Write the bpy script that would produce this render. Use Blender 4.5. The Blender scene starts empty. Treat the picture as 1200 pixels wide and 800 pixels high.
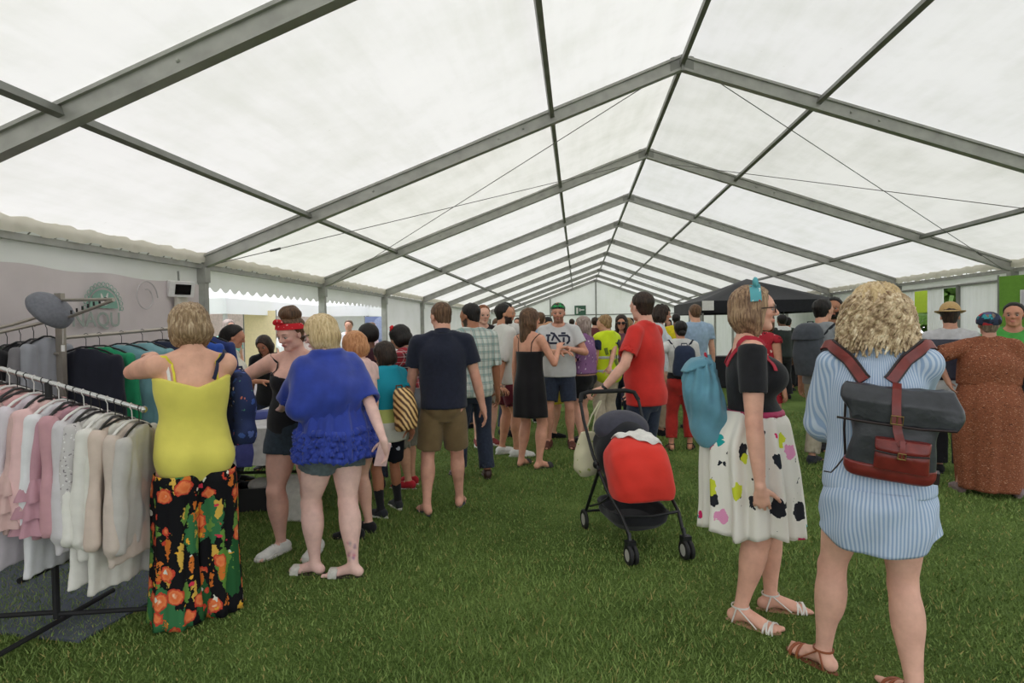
import bpy, math, random
import numpy as np
from mathutils import Vector, Matrix
from mathutils.bvhtree import BVHTree

# ------------------------------------------------------------------ camera, sky, sun, exposure
SC = bpy.context.scene
cam_data = bpy.data.cameras.new('camera')
cam = bpy.data.objects.new('camera', cam_data)
SC.collection.objects.link(cam)
cam_data.sensor_width = 36.0
cam_data.lens = 712.12 / 1200 * 36.0
cam_data.clip_end = 400
_yaw, _pit, _rol = .1072, -.022, .0149
_cy, _sy, _cp, _sp, _cr, _sr = math.cos(_yaw), math.sin(_yaw), math.cos(_pit), math.sin(_pit), math.cos(_rol), math.sin(_rol)
_R0 = Vector((_cy, _sy, 0)); _F = Vector((-_sy * _cp, _cy * _cp, _sp)); _U0 = _R0.cross(_F)
_R = _R0 * _cr - _U0 * _sr; _U = _R0 * _sr + _U0 * _cr
cam.matrix_world = Matrix(((_R.x, _U.x, -_F.x, -1.037), (_R.y, _U.y, -_F.y, 0.0), (_R.z, _U.z, -_F.z, 1.5), (0, 0, 0, 1)))
SC.camera = cam

world = bpy.data.worlds.new('overcast_sky'); SC.world = world; world.use_nodes = True
wn = world.node_tree.nodes; wl = world.node_tree.links
for n in list(wn): wn.remove(n)
w_out = wn.new('ShaderNodeOutputWorld'); w_bg = wn.new('ShaderNodeBackground')
w_tc = wn.new('ShaderNodeTexCoord'); w_sep = wn.new('ShaderNodeSeparateXYZ'); w_ramp = wn.new('ShaderNodeValToRGB')
wl.new(w_tc.outputs['Generated'], w_sep.inputs[0]); wl.new(w_sep.outputs['Z'], w_ramp.inputs[0])
w_ramp.color_ramp.elements[0].position = 0.0; w_ramp.color_ramp.elements[0].color = (.97, .97, 1.0, 1)
w_ramp.color_ramp.elements[1].position = .7; w_ramp.color_ramp.elements[1].color = (.87, .91, 1.0, 1)
wl.new(w_ramp.outputs[0], w_bg.inputs[0]); w_bg.inputs[1].default_value = 1.9
wl.new(w_bg.outputs[0], w_out.inputs[0])

sun_d = bpy.data.lights.new('sun', 'SUN'); sun_d.energy = 3.2; sun_d.angle = math.radians(25); sun_d.color = (1.0, .94, .86)
sun = bpy.data.objects.new('sun', sun_d); SC.collection.objects.link(sun)
sun.rotation_euler = (math.radians(-12), math.radians(-24), 0)   # high, a little from the left and behind
SC.view_settings.view_transform = 'Standard'
SC.view_settings.look = 'None'
SC.view_settings.gamma = 1.0
SC.view_settings.use_curve_mapping = False
SC.view_settings.exposure = -0.05

# ------------------------------------------------------------------ helpers
COL = SC.collection
def link(o, parent=None):
    COL.objects.link(o)
    if parent is not None: o.parent = parent
    return o
def tag(o, label=None, cat=None, group=None, kind=None):
    if label: o['label'] = label
    if cat: o['category'] = cat
    if group: o['group'] = group
    if kind: o['kind'] = kind
    return o
def empty(name, loc=(0, 0, 0), rz=0.0, label=None, cat=None, group=None, kind=None):
    o = bpy.data.objects.new(name, None); COL.objects.link(o)
    o.location = loc; o.rotation_euler = (0, 0, rz); o.empty_display_size = .1
    return tag(o, label, cat, group, kind)
def mesh_obj(name, V, F, mat, parent=None, smooth=True, col=None, loc=None, rot=None):
    me = bpy.data.meshes.new(name)
    V = np.asarray(V, dtype=np.float32)
    if isinstance(F, np.ndarray) and F.ndim == 2:
        n, k = F.shape
        me.vertices.add(len(V)); me.vertices.foreach_set('co', V.ravel())
        me.loops.add(n * k); me.loops.foreach_set('vertex_index', F.astype(np.int32).ravel())
        me.polygons.add(n)
        me.polygons.foreach_set('loop_start', np.arange(0, n * k, k, dtype=np.int32))
        me.polygons.foreach_set('loop_total', np.full(n, k, dtype=np.int32))
        me.update(calc_edges=True)
    else:
        me.from_pydata([tuple(map(float, v)) for v in V], [], F); me.update()
    if smooth: me.polygons.foreach_set('use_smooth', np.ones(len(me.polygons), dtype=bool))
    if col is not None:
        at = me.color_attributes.new('Col', 'FLOAT_COLOR', 'POINT')
        c4 = np.ones((len(V), 4), dtype=np.float32); c4[:, :3] = col
        at.data.foreach_set('color', c4.ravel())
    if mat is not None:
        for m in (mat if isinstance(mat, (list, tuple)) else [mat]): me.materials.append(m)
    o = bpy.data.objects.new(name, me); link(o, parent)
    if loc is not None: o.location = loc
    if rot is not None: o.rotation_euler = rot
    return o
class MB:
    """collects shapes into one mesh"""
    def __init__(s): s.V = []; s.F = []
    def add(s, V, F):
        b = len(s.V); s.V += [tuple(v) for v in V]; s.F += [tuple(i + b for i in f) for f in F]; return s
    def box(s, c, d, R=None):
        V = []
        for z in (-.5, .5):
            for y in (-.5, .5):
                for x in (-.5, .5):
                    v = Vector((x * d[0], y * d[1], z * d[2]))
                    if R is not None: v = R @ v
                    V.append(v + Vector(c))
        return s.add(V, [(0, 2, 3, 1), (4, 5, 7, 6), (0, 1, 5, 4), (2, 6, 7, 3), (0, 4, 6, 2), (1, 3, 7, 5)])
    def beam(s, a, b, w, h, up=(0, 0, 1)):
        a = Vector(a); b = Vector(b); d = (b - a); L = d.length; d.normalize()
        side = d.cross(Vector(up)).normalized(); u = side.cross(d).normalized()
        return s.box((a + b) / 2, (w, L, h), Matrix((side, d, u)).transposed())
    def tube(s, pts, r, n=8, caps=True):
        pts = [Vector(p) for p in pts]
        rs = r if isinstance(r, (list, tuple)) else [r] * len(pts)
        V = []; F = []; prev = None
        for i, p in enumerate(pts):
            t = (pts[min(i + 1, len(pts) - 1)] - pts[max(i - 1, 0)]).normalized()
            if prev is None:
                a = Vector((0, 0, 1)) if abs(t.z) < .9 else Vector((1, 0, 0)); u = t.cross(a).normalized()
            else: u = (prev - t * prev.dot(t)).normalized()
            prev = u; v = t.cross(u)
            for k in range(n):
                an = 2 * math.pi * k / n
                V.append(p + (u * math.cos(an) + v * math.sin(an)) * rs[i])
        for i in range(len(pts) - 1):
            for k in range(n):
                k2 = (k + 1) % n
                F.append((i * n + k, i * n + k2, (i + 1) * n + k2, (i + 1) * n + k))
        if caps:
            F.append(tuple(reversed(range(n)))); F.append(tuple(range((len(pts) - 1) * n, len(pts) * n)))
        return s.add(V, F)
    def sphere(s, c, r, nu=10, nv=7, R=None):
        r = r if isinstance(r, (list, tuple)) else (r, r, r)
        V = []; F = []
        for j in range(nv + 1):
            ph = math.pi * j / nv
            for i in range(nu):
                th = 2 * math.pi * i / nu
                v = Vector((r[0] * math.sin(ph) * math.cos(th), r[1] * math.sin(ph) * math.sin(th), r[2] * math.cos(ph)))
                if R is not None: v = R @ v
                V.append(v + Vector(c))
        for j in range(nv):
            for i in range(nu):
                i2 = (i + 1) % nu; F.append((j * nu + i, (j + 1) * nu + i, (j + 1) * nu + i2, j * nu + i2))
        return s.add(V, F)
    def ribbon(s, pts, w, up, t=.004):
        """flat strap following pts, width w across, thickness t along up (up may be a list)"""
        pts = [Vector(p) for p in pts]; V = []; F = []
        for i, p in enumerate(pts):
            tg = (pts[min(i + 1, len(pts) - 1)] - pts[max(i - 1, 0)]).normalized()
            u = Vector(up[i]) if isinstance(up, list) else Vector(up)
            sd = tg.cross(u).normalized(); u = sd.cross(tg).normalized()
            V += [p - sd * w / 2 - u * t / 2, p + sd * w / 2 - u * t / 2, p + sd * w / 2 + u * t / 2, p - sd * w / 2 + u * t / 2]
        for i in range(len(pts) - 1):
            for k in range(4):
                F.append((i * 4 + k, i * 4 + (k + 1) % 4, i * 4 + 4 + (k + 1) % 4, i * 4 + 4 + k))
        F.append((3, 2, 1, 0)); m = (len(pts) - 1) * 4; F.append((m, m + 1, m + 2, m + 3))
        return s.add(V, F)
    def build(s, name, mat, parent=None, smooth=True, **k):
        o = mesh_obj(name, s.V, s.F, mat, parent, smooth, **k)
        if smooth:
            try: o.data.set_sharp_from_angle(angle=math.radians(40))
            except Exception: pass
        return o

# ------------------------------------------------------------------ materials
MATS = {}
def nt(name):
    m = bpy.data.materials.new(name); m.use_nodes = True
    N = m.node_tree.nodes; L = m.node_tree.links
    return m, N, L, N['Principled BSDF']
def vmath(N, L, op, a, b=None):
    n = N.new('ShaderNodeMath'); n.operation = op
    for i, v in enumerate((a, b)):
        if v is None: continue
        if hasattr(v, 'links') or hasattr(v, 'is_linked'): L.new(v, n.inputs[i])
        else: n.inputs[i].default_value = v
    return n.outputs[0]
def mixc(N, L, fac, a, b, bt='MIX'):
    n = N.new('ShaderNodeMix'); n.data_type = 'RGBA'; n.blend_type = bt
    for sock, v in ((n.inputs[0], fac), (n.inputs[6], a), (n.inputs[7], b)):
        if hasattr(v, 'is_linked'): L.new(v, sock)
        elif isinstance(v, (int, float)): sock.default_value = v
        else: sock.default_value = (*v, 1)
    return n.outputs[2]
def texco(N, kind='Object'):
    return N.new('ShaderNodeTexCoord').outputs[kind]
def mapping(N, L, src, scale=(1, 1, 1), rot=(0, 0, 0), loc=(0, 0, 0)):
    m = N.new('ShaderNodeMapping'); L.new(src, m.inputs[0])
    m.inputs['Scale'].default_value = scale; m.inputs['Rotation'].default_value = rot; m.inputs['Location'].default_value = loc
    return m.outputs[0]
def noise(N, L, src, scale=5, detail=3, rough=.5, out='Fac'):
    n = N.new('ShaderNodeTexNoise'); L.new(src, n.inputs['Vector'])
    n.inputs['Scale'].default_value = scale; n.inputs['Detail'].default_value = detail; n.inputs['Roughness'].default_value = rough
    return n.outputs[out]
def ramp(N, L, fac, stops, mode='LINEAR'):
    r = N.new('ShaderNodeValToRGB'); L.new(fac, r.inputs[0]); cr = r.color_ramp; cr.interpolation = mode
    while len(cr.elements) < len(stops): cr.elements.new(.5)
    for e, (p, c) in zip(cr.elements, stops): e.position = p; e.color = (*c, 1)
    return r.outputs[0]
def bump(N, L, bsdf, h, strength=.3, dist=.01):
    b = N.new('ShaderNodeBump'); b.inputs['Strength'].default_value = strength; b.inputs['Distance'].default_value = dist
    L.new(h, b.inputs['Height']); L.new(b.outputs[0], bsdf.inputs['Normal'])
def lin(c):
    return tuple((x / 255 / 12.92) if x / 255 <= .04045 else ((x / 255 + .055) / 1.055) ** 2.4 for x in c)
def cloth(name, rgb, rough=.88, var=.12, bs=.25, scale=22, sheen=.15):
    """plain woven cloth; rgb are 0-255 display values of the cloth's own colour"""
    key = ('cloth', name, tuple(rgb), rough, var)
    if key in MATS: return MATS[key]
    c = lin(rgb); m, N, L, B = nt(name)
    co = texco(N)
    n = noise(N, L, co, scale, 4)
    d = tuple(x * (1 - var) for x in c); l = tuple(min(1, x * (1 + var)) for x in c)
    L.new(ramp(N, L, n, [(.3, d), (.7, l)]), B.inputs['Base Color'])
    B.inputs['Roughness'].default_value = rough
    B.inputs['Specular IOR Level'].default_value = .25
    B.inputs['Sheen Weight'].default_value = sheen
    bump(N, L, B, noise(N, L, co, scale * .7, 5, .6), bs, .01)
    MATS[key] = m; return m
def plain(name, rgb, rough=.5, metal=0., spec=.5, bs=0., scale=30, var=.06):
    key = ('plain', name, tuple(rgb), rough, metal)
    if key in MATS: return MATS[key]
    c = lin(rgb); m, N, L, B = nt(name); co = texco(N)
    n = noise(N, L, co, scale, 3)
    L.new(ramp(N, L, n, [(.3, tuple(x * (1 - var) for x in c)), (.7, tuple(min(1, x * (1 + var)) for x in c))]), B.inputs['Base Color'])
    B.inputs['Roughness'].default_value = rough; B.inputs['Metallic'].default_value = metal
    B.inputs['Specular IOR Level'].default_value = spec
    if bs: bump(N, L, B, n, bs, .01)
    MATS[key] = m; return m
def streaks(name, stops, rough=.5, scale=(60, 60, 5), bs=.35):
    """hair: fine strands running downwards"""
    m, N, L, B = nt(name); co = texco(N)
    mp = mapping(N, L, co, scale)
    n = noise(N, L, mp, 1.6, 5, .65)
    n2 = noise(N, L, co, 9, 2)
    f = vmath(N, L, 'ADD', vmath(N, L, 'MULTIPLY', n, .75), vmath(N, L, 'MULTIPLY', n2, .25))
    k = len(stops)
    L.new(ramp(N, L, f, [(.32 + .36 * i / (k - 1), lin(s)) for i, s in enumerate(stops)]), B.inputs['Base Color'])
    B.inputs['Roughness'].default_value = rough; B.inputs['Specular IOR Level'].default_value = .35
    bump(N, L, B, n, bs, .012)
    return m
HAIR = {}
def hair_mat(kind):
    if kind in HAIR: return HAIR[kind]
    P = {'black': [(8, 7, 8), (22, 18, 17), (44, 36, 32)],
         'dark': [(20, 14, 11), (45, 32, 25), (78, 58, 45)],
         'brown': [(50, 33, 22), (92, 66, 46), (138, 106, 78)],
         'grey_brown': [(70, 58, 48), (118, 102, 86), (165, 148, 128)],
         'auburn': [(90, 50, 28), (140, 84, 50), (180, 120, 80)],
         'dark_blonde': [(86, 62, 40), (150, 118, 80), (205, 175, 130)],
         'blonde': [(150, 122, 84), (208, 182, 138), (236, 218, 182)],
         'ash': [(96, 78, 70), (154, 136, 128), (200, 186, 182)],
         'strawberry': [(150, 96, 60), (196, 138, 94), (225, 175, 130)],
         'highlight': [(88, 66, 46), (150, 124, 94), (214, 194, 164)]}
    HAIR[kind] = streaks('hair_' + kind, P[kind]); return HAIR[kind]
def fabric_white(name, tr=.5, tint=(.86, .86, .84), stain=.10, scale=1.2):
    m = bpy.data.materials.new(name); m.use_nodes = True; N = m.node_tree.nodes; L = m.node_tree.links
    for n in list(N): N.remove(n)
    out = N.new('ShaderNodeOutputMaterial'); mx = N.new('ShaderNodeMixShader'); df = N.new('ShaderNodeBsdfDiffuse'); tl = N.new('ShaderNodeBsdfTranslucent')
    co = texco(N)
    n1 = noise(N, L, co, scale, 6, .62); n2 = noise(N, L, mapping(N, L, co, (1, .12, .12)), 9, 4, .6)
    f = vmath(N, L, 'ADD', vmath(N, L, 'MULTIPLY', n1, .7), vmath(N, L, 'MULTIPLY', n2, .3))
    c = ramp(N, L, f, [(.3, tuple(t * (1 - stain) * k for t, k in zip(tint, (.99, 1, .96)))), (.55, tint), (.75, tuple(min(.95, t * 1.04) for t in tint))])
    # sparse dirt specks and seams of grime
    v = N.new('ShaderNodeTexVoronoi'); L.new(mapping(N, L, co, (1, 2.3, 1)), v.inputs['Vector']); v.inputs['Scale'].default_value = 3.1
    sp = ramp(N, L, v.outputs['Distance'], [(0.0, (.75, .74, .70)), (.035, (.97, .97, .96)), (.05, (1, 1, 1))])
    c = mixc(N, L, 1.0, c, sp, 'MULTIPLY')
    L.new(c, df.inputs[0]); L.new(c, tl.inputs[0]); mx.inputs[0].default_value = tr
    L.new(df.outputs[0], mx.inputs[1]); L.new(tl.outputs[0], mx.inputs[2]); L.new(mx.outputs[0], out.inputs[0])
    b = N.new('ShaderNodeBump'); b.inputs['Strength'].default_value = .12; b.inputs['Distance'].default_value = .02
    L.new(noise(N, L, co, 2.5, 3), b.inputs['Height']); L.new(b.outputs[0], df.inputs['Normal'])
    return m

# ------------------------------------------------------------------ the marquee
TW, TB, Z_E, Z_R = 4.993, 3.06, 2.171, 3.966          # half width, bay, eave height, ridge height (undersides)
def YR(n): return 6.085 + (n - 2) * TB                  # rafters are counted 2 = first with its apex in view
N0, N1 = -1, 11
M_roof = fabric_white('roof_fabric', .36, (.88, .868, .845), .12)
M_wall = fabric_white('wall_fabric', .28, (.84, .84, .83), .08)
M_alu = plain('aluminium', (160, 160, 154), .42, .25, .5, .05, 8, .14)
M_alu_d = plain('aluminium_dull', (128, 129, 123), .5, .25, .5, .05, 8, .14)
M_cable = plain('steel_cable', (105, 105, 100), .5, .6)
SL = math.hypot(TW, Z_R - Z_E)
ceil = empty('ceiling', (0, 0, 0), kind='structure')
# alternate roof panels are older and yellower
M_roof2 = fabric_white('roof_fabric_aged', .345, (.87, .858, .81), .16)
def roofpt(s, t, y, dz=0):                               # s side, t 0 ridge .. 1 eave
    return (s * TW * t, y, Z_R + (Z_E - Z_R) * t + dz)
rng = random.Random(5)
for n in range(N0, N1):
    for s in (-1, 1):
        nu, nv = 13, 17; V = []; F = []
        ph = rng.random() * 6
        for j in range(nv):
            for i in range(nu):
                u, v = i / (nu - 1), j / (nv - 1)
                sag = -.035 * math.sin(math.pi * u) * (.6 + .4 * math.sin(v * 4 * math.pi / 1.0 + ph)) - .006 * math.sin(9 * u + 13 * v + ph)
                e = 1.0 + .06 * (v if v > .98 else 0)
                V.append(roofpt(s, v * e, YR(n) + u * TB, .155 + sag * math.sin(math.pi * min(1, v * 1.0)) * 1.0))
        for j in range(nv - 1):
            for i in range(nu - 1):
                a = j * nu + i; F.append((a, a + 1, a + nu + 1, a + nu))
        mesh_obj('roof_panel', V, F, M_roof2 if n in (2, 4, 5) and s > 0 or n in (2, 6) else M_roof, ceil)
# rafters: I-section keder beams, one object a side
def rafter_mesh(s):
    mb = MB()
    for w, h, dz in ((.075, .022, .011), (.034, .10, .07), (.075, .022, .13), (.012, .03, .145)):
        mb.beam(roofpt(s, -.002, 0, dz), roofpt(s, 1.0, 0, dz), w, h, (0, 0, 1))
    for t in (.31, .36, .62): mb.sphere(roofpt(s, t, -.02, .07), .012, 6, 4)
    o = mb.build('rafter', M_alu, ceil, smooth=False); return o
def plate_mesh():
    mb = MB()
    mb.box((0, 0, Z_R + .06), (.22, .05, .13)); mb.tube([(0, -.05, Z_R - .02), (0, -.05, Z_R + .05)], .012, 6)
    return mb.build('ridge_plate', M_alu_d, ceil, smooth=False)
protoL, protoR, protoP = rafter_mesh(-1), rafter_mesh(1), plate_mesh()
first = True
for n in range(N0, N1 + 1):
    for pr in (protoL, protoR, protoP):
        o = pr
        if not first: o = pr.copy(); COL.objects.link(o)
        o.location = (0, YR(n), 0)
    first = False
# purlins: a box tube in every bay
pm = MB().box((0, TB / 2, 0), (.042, TB - .06, .05)).build('purlin', M_alu_d, ceil, smooth=False); used = False
for n in range(N0, N1):
    for t in (-.757, -.253, 0, .253, .757):
        o = pm.copy() if used else pm
        if used: COL.objects.link(o)
        used = True
        o.location = roofpt(1 if t > 0 else -1, abs(t), YR(n) + .03, .085 if t else .06)
        o.rotation_euler = (0, math.atan2(Z_R - Z_E, TW) * (1 if t > 0 else -1 if t < 0 else 0), 0)
# eave beams with the laced roof edge, posts, gutters
laced = MB(); laced.beam((0, .02, 0), (0, TB - .02, 0), .06, .05); laced.beam((0, .02, .085), (0, TB - .02, .085), .05, .03)
rg = random.Random(3)
for k in range(26):
    y = .1 + k * .112; laced.tube([(-.01, y, .015), (.0, y + .045 + rg.random() * .02, .075)], .006, 5)
lacep = laced.build('eave_beam', M_alu, ceil, smooth=False); used = False
for n in range(N0, N1):
    for s in (-1, 1):
        o = lacep.copy() if used else lacep
        if used: COL.objects.link(o)
        used = True; o.location = (s * TW, YR(n), Z_E + .03)
M_lace = fabric_white('edge_fabric', .4, (.86, .82, .72), .15)
lv = []; lf = []
for i in range(60):
    y = i / 59 * TB
    for k in range(3): lv.append((.02 + .012 * math.sin(i * 1.7 + k), y, -.04 + .055 * k + .012 * math.sin(i * 1.1)))
for i in range(59):
    for k in range(2): a = i * 3 + k; lf.append((a, a + 3, a + 4, a + 1))
lo = mesh_obj('laced_edge', lv, lf, M_lace, ceil); used = False
for n in range(N0, N1):
    for s in (-1, 1):
        o = lo.copy() if used else lo
        if used: COL.objects.link(o)
        used = True; o.location = (s * (TW - .03), YR(n), Z_E + .10); o.scale = (-s, 1, 1)
pp = MB().box((0, 0, Z_E / 2), (.10, .07, Z_E)).box((0, 0, .006), (.2, .2, .012)).box((.0, 0, Z_E - .06), (.13, .09, .16)).build('post', M_alu, ceil, smooth=False)
used = False
for n in range(N0, N1 + 1):
    for s in (-1, 1):
        o = pp.copy() if used else pp
        if used: COL.objects.link(o)
        used = True; o.location = (s * TW, YR(n), 0)
# bracing cables of the second bay, both slopes
for s in (-1, 1):
    for (t0, n0, t1, n1) in ((.06, 2, .97, 3), (.06, 3, .97, 2), (.06, -1, .97, 0), (.06, 8, .97, 9)):
        a = roofpt(s, t0, YR(n0), .01); b = roofpt(s, t1, YR(n1), .0)
        mb = MB().tube([a, b], .0045, 5)
        q = Vector(b).lerp(Vector(a), .1); q2 = Vector(b).lerp(Vector(a), .12); mb.tube([q, q2], .014, 6)
        mb.build('brace_cable', M_cable, ceil)
# wall cloth: gathered sheet between two points
def curtain(name, parent, x0, y0, x1, y1, z0, z1, mat, amp=.012, waves=9, nx=60, nz=8, seed=0):
    V = []; F = []; dx, dy = x1 - x0, y1 - y0; L = math.hypot(dx, dy); px, py = -dy / L, dx / L; r = random.Random(seed); p1, p2 = r.random() * 6, r.random() * 6
    for j in range(nz):
        v = j / (nz - 1)
        for i in range(nx):
            u = i / (nx - 1); a = amp * (.35 + .65 * (1 - v) if z0 < .5 else 1)
            d = a * (math.sin(u * waves * 6.283 + p1) + .5 * math.sin(u * waves * 2.3 * 6.283 + p2 + v * 2))
            V.append((x0 + dx * u + px * d, y0 + dy * u + py * d, z0 + (z1 - z0) * v))
    for j in range(nz - 1):
        for i in range(nx - 1): a = j * nx + i; F.append((a, a + 1, a + nx + 1, a + nx))
    return mesh_obj(name, V, F, mat, parent)
wl_ = empty('wall_left', kind='structure')
for n in range(N0, 2): curtain('wall_panel', wl_, -TW - .03, YR(n), -TW - .03, YR(n + 1), 0, Z_E + .02, M_wall, .006, 2, seed=n)
for n in range(4, N1): curtain('wall_panel', wl_, -TW - .03, YR(n), -TW - .03, YR(n + 1), 0, Z_E + .02, M_wall, .008, 4, seed=n)
# scalloped valance over the open bays
def valance(n):
    V = []; F = []; nx = 160
    for i in range(nx + 1):
        u = i / nx; y = YR(n) + u * TB; x = -TW - .06 + .012 * math.sin(u * 14)
        sc = abs(math.sin(u * math.pi * 15)); zb = Z_E - .17 - .055 * sc
        V += [(x, y, Z_E + .14), (x, y, Z_E - .05), (x, y, zb)]
    for i in range(nx):
        for k in range(2): a = i * 3 + k; F.append((a, a + 1, a + 4, a + 3))
    mesh_obj('valance', V, F, M_wall, wl_)
for n in (1, 2, 3): valance(n)
wr_ = empty('wall_right', kind='structure')
for n in range(2, N1):
    if n == 3:   # the doorway bay: gathered curtains with a gap
        y0 = YR(3)
        curtain('wall_panel', wr_, TW + .03, y0, TW + .03, y0 + 1.25, 0, Z_E - .06, M_wall, .022, 6, 90, seed=3)
        curtain('wall_panel', wr_, TW + .03, y0 + 1.66, TW + .03, y0 + 2.12, 0, Z_E - .06, M_wall, .035, 6, 60, seed=8)
        curtain('wall_panel', wr_, TW + .03, y0 + 2.55, TW + .03, y0 + TB, 0, Z_E - .06, M_wall, .02, 4, 60, seed=9)
        curtain('wall_panel', wr_, TW + .05, y0, TW + .05, y0 + TB, Z_E - .12, Z_E + .05, M_wall, .003, 2, 30, 3, seed=4)
        MB().beam((TW, y0 + .05, Z_E - .10), (TW, y0 + TB - .05, Z_E - .10), .03, .03).build('curtain_rail', M_alu_d, wr_, smooth=False)
        MB().box((TW - .01, y0 + 1.22, (Z_E - .1) / 2), (.045, .045, Z_E - .1)).build('door_post', M_alu_d, wr_, smooth=False)
    else:
        curtain('wall_panel', wr_, TW + .03, YR(n), TW + .03, YR(n + 1), 0, Z_E + .02, M_wall, .012, 5, 90, seed=n + 20)
wb = empty('wall_back', kind='structure')
yb = YR(N1) + .05
for k in range(4):
    xa, xb = -TW + k * TW / 2, -TW + (k + 1) * TW / 2
    V = []; F = []; nx, nz = 20, 12
    for j in range(nz):
        for i in range(nx):
            x = xa + (xb - xa) * i / (nx - 1); top = Z_R + (Z_E - Z_R) * abs(x) / TW + .1
            V.append((x, yb + .02 * math.sin(i * .9), top * j / (nz - 1)))
    for j in range(nz - 1):
        for i in range(nx - 1): a = j * nx + i; F.append((a, a + 1, a + nx + 1, a + nx))
    mesh_obj('wall_panel', V, F, M_wall, wb)
for x in (-TW / 2, 0, TW / 2):
    t = Z_R + (Z_E - Z_R) * abs(x) / TW
    MB().box((x, yb - .06, t / 2), (.07, .09, t)).build('gable_post', M_alu_d, wb, smooth=False)
MB().beam((-TW, yb - .03, Z_E), (TW, yb - .03, Z_E), .04, .05).build('gable_rail', M_alu_d, wb, smooth=False)
# ------------------------------------------------------------------ distance-field modelling of figures and cloth
A3 = lambda v: np.array(v, dtype=np.float64)
def unit(v):
    v = A3(v); n = np.linalg.norm(v); return v / n if n > 1e-9 else v
def rotz(a):
    c, s = math.cos(a), math.sin(a); return np.array([[c, -s, 0], [s, c, 0], [0, 0, 1.]])
def rotx(a):
    c, s = math.cos(a), math.sin(a); return np.array([[1, 0, 0], [0, c, -s], [0, s, c]])
def roty(a):
    c, s = math.cos(a), math.sin(a); return np.array([[c, 0, s], [0, 1, 0], [-s, 0, c]])
I3 = np.eye(3)
# primitives: dicts with bbox() and a distance
def cone(a, b, rs, ts=(0, 1), g='', k=.02, t0=0., t1=1., flat=False, fl=None):
    return dict(T='c', a=A3(a), b=A3(b), rs=rs, ts=ts, g=g, k=k, t0=t0, t1=t1, flat=flat, fl=fl)
def ell(c, r, R=I3, g='', k=.02):
    return dict(T='e', c=A3(c), r=A3(r), R=R, g=g, k=k)
def loft(O, R, sec, g='', k=.02, tw=None, n=2.0):
    """sec rows: w, cu, cv, a, b along the third axis of R from O"""
    return dict(T='l', O=A3(O), R=R, sec=np.array(sec, float), g=g, k=k, tw=tw, n=n)
def pbox(p, off):
    if p['T'] == 'c':
        r = max(p['rs']) + off; return np.minimum(p['a'], p['b']) - r, np.maximum(p['a'], p['b']) + r
    if p['T'] == 'e':
        r = np.sqrt(((p['R'] * p['r']) ** 2).sum(1)) + off; return p['c'] - r, p['c'] + r
    s = p['sec']; m = max(np.abs(s[:, 1:3]).max(0) + 0) + max(s[:, 3].max(), s[:, 4].max()) + off
    P = [p['O'] + p['R'] @ A3((s[i, 1], s[i, 2], s[i, 0])) for i in range(len(s))]
    m2 = max(s[:, 3].max(), s[:, 4].max()) + off
    return np.min(P, 0) - m2, np.max(P, 0) + m2
def pdist(p, X, Y, Z, off):
    if p['T'] == 'c':
        a, b = p['a'], p['b']; d = b - a; L2 = float(d @ d) + 1e-12
        h = ((X - a[0]) * d[0] + (Y - a[1]) * d[1] + (Z - a[2]) * d[2]) / L2
        hc = np.clip(h, p['t0'], p['t1'])
        q = np.sqrt((X - a[0] - hc * d[0]) ** 2 + (Y - a[1] - hc * d[1]) ** 2 + (Z - a[2] - hc * d[2]) ** 2)
        q = q - np.interp(hc, p['ts'], p['rs']).astype(np.float32) - off
        if p['flat']:
            q = np.maximum(q, (h - p['t1']) * math.sqrt(L2))
        return q
    if p['T'] == 'e':
        R, r, c = p['R'], p['r'] + off, p['c']
        x, y, z = X - c[0], Y - c[1], Z - c[2]
        u = (R[0, 0] * x + R[1, 0] * y + R[2, 0] * z) / r[0]
        v = (R[0, 1] * x + R[1, 1] * y + R[2, 1] * z) / r[1]
        w = (R[0, 2] * x + R[1, 2] * y + R[2, 2] * z) / r[2]
        k0 = np.sqrt(u * u + v * v + w * w); k1 = np.sqrt((u / r[0]) ** 2 + (v / r[1]) ** 2 + (w / r[2]) ** 2) + 1e-6
        return k0 * (k0 - 1) / k1
    R, O, s = p['R'], p['O'], p['sec']
    x, y, z = X - O[0], Y - O[1], Z - O[2]
    u = R[0, 0] * x + R[1, 0] * y + R[2, 0] * z; v = R[0, 1] * x + R[1, 1] * y + R[2, 1] * z; w = R[0, 2] * x + R[1, 2] * y + R[2, 2] * z
    ws = s[:, 0]; wf = np.linspace(ws[0], ws[-1], 48)
    def sm(col):                                        # smoothed interpolation of the section table
        f = np.interp(wf, ws, s[:, col]); g = f.copy()
        for _ in range(6): g[1:-1] = (g[:-2] + 2 * g[1:-1] + g[2:]) / 4
        return np.interp(w, wf, g).astype(np.float32)
    if p['tw'] is not None:
        an = np.interp(w, [ws[0], ws[-1]], p['tw']).astype(np.float32); ca, sa = np.cos(an), np.sin(an)
        u, v = u * ca + v * sa, -u * sa + v * ca
    u = u - sm(1); v = v - sm(2); a = sm(3) + off; b = sm(4) + off
    n = p['n']
    if n == 2.0:
        k0 = np.sqrt((u / a) ** 2 + (v / b) ** 2)
    else: k0 = ((np.abs(u) / a) ** n + (np.abs(v) / b) ** n) ** (1 / n)
    k1 = np.sqrt((u / a ** 2) ** 2 + (v / b ** 2) ** 2) + 1e-6
    d = k0 * (k0 - 1) / k1 if n == 2.0 else (k0 - 1) * np.minimum(a, b)
    d = np.where(k0 < .25, -.75 * np.minimum(a, b), d)
    return np.maximum(d, np.maximum(ws[0] - off - w, w - ws[-1] - off))
def axis_coords(lo, hi, h, fine):
    out = [lo]; x = lo
    while x < hi:
        st = h
        for (a, b, s) in fine:
            if a - h <= x <= b: st = min(st, s)
        x += st; out.append(x)
    return np.array(out, dtype=np.float32)
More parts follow.
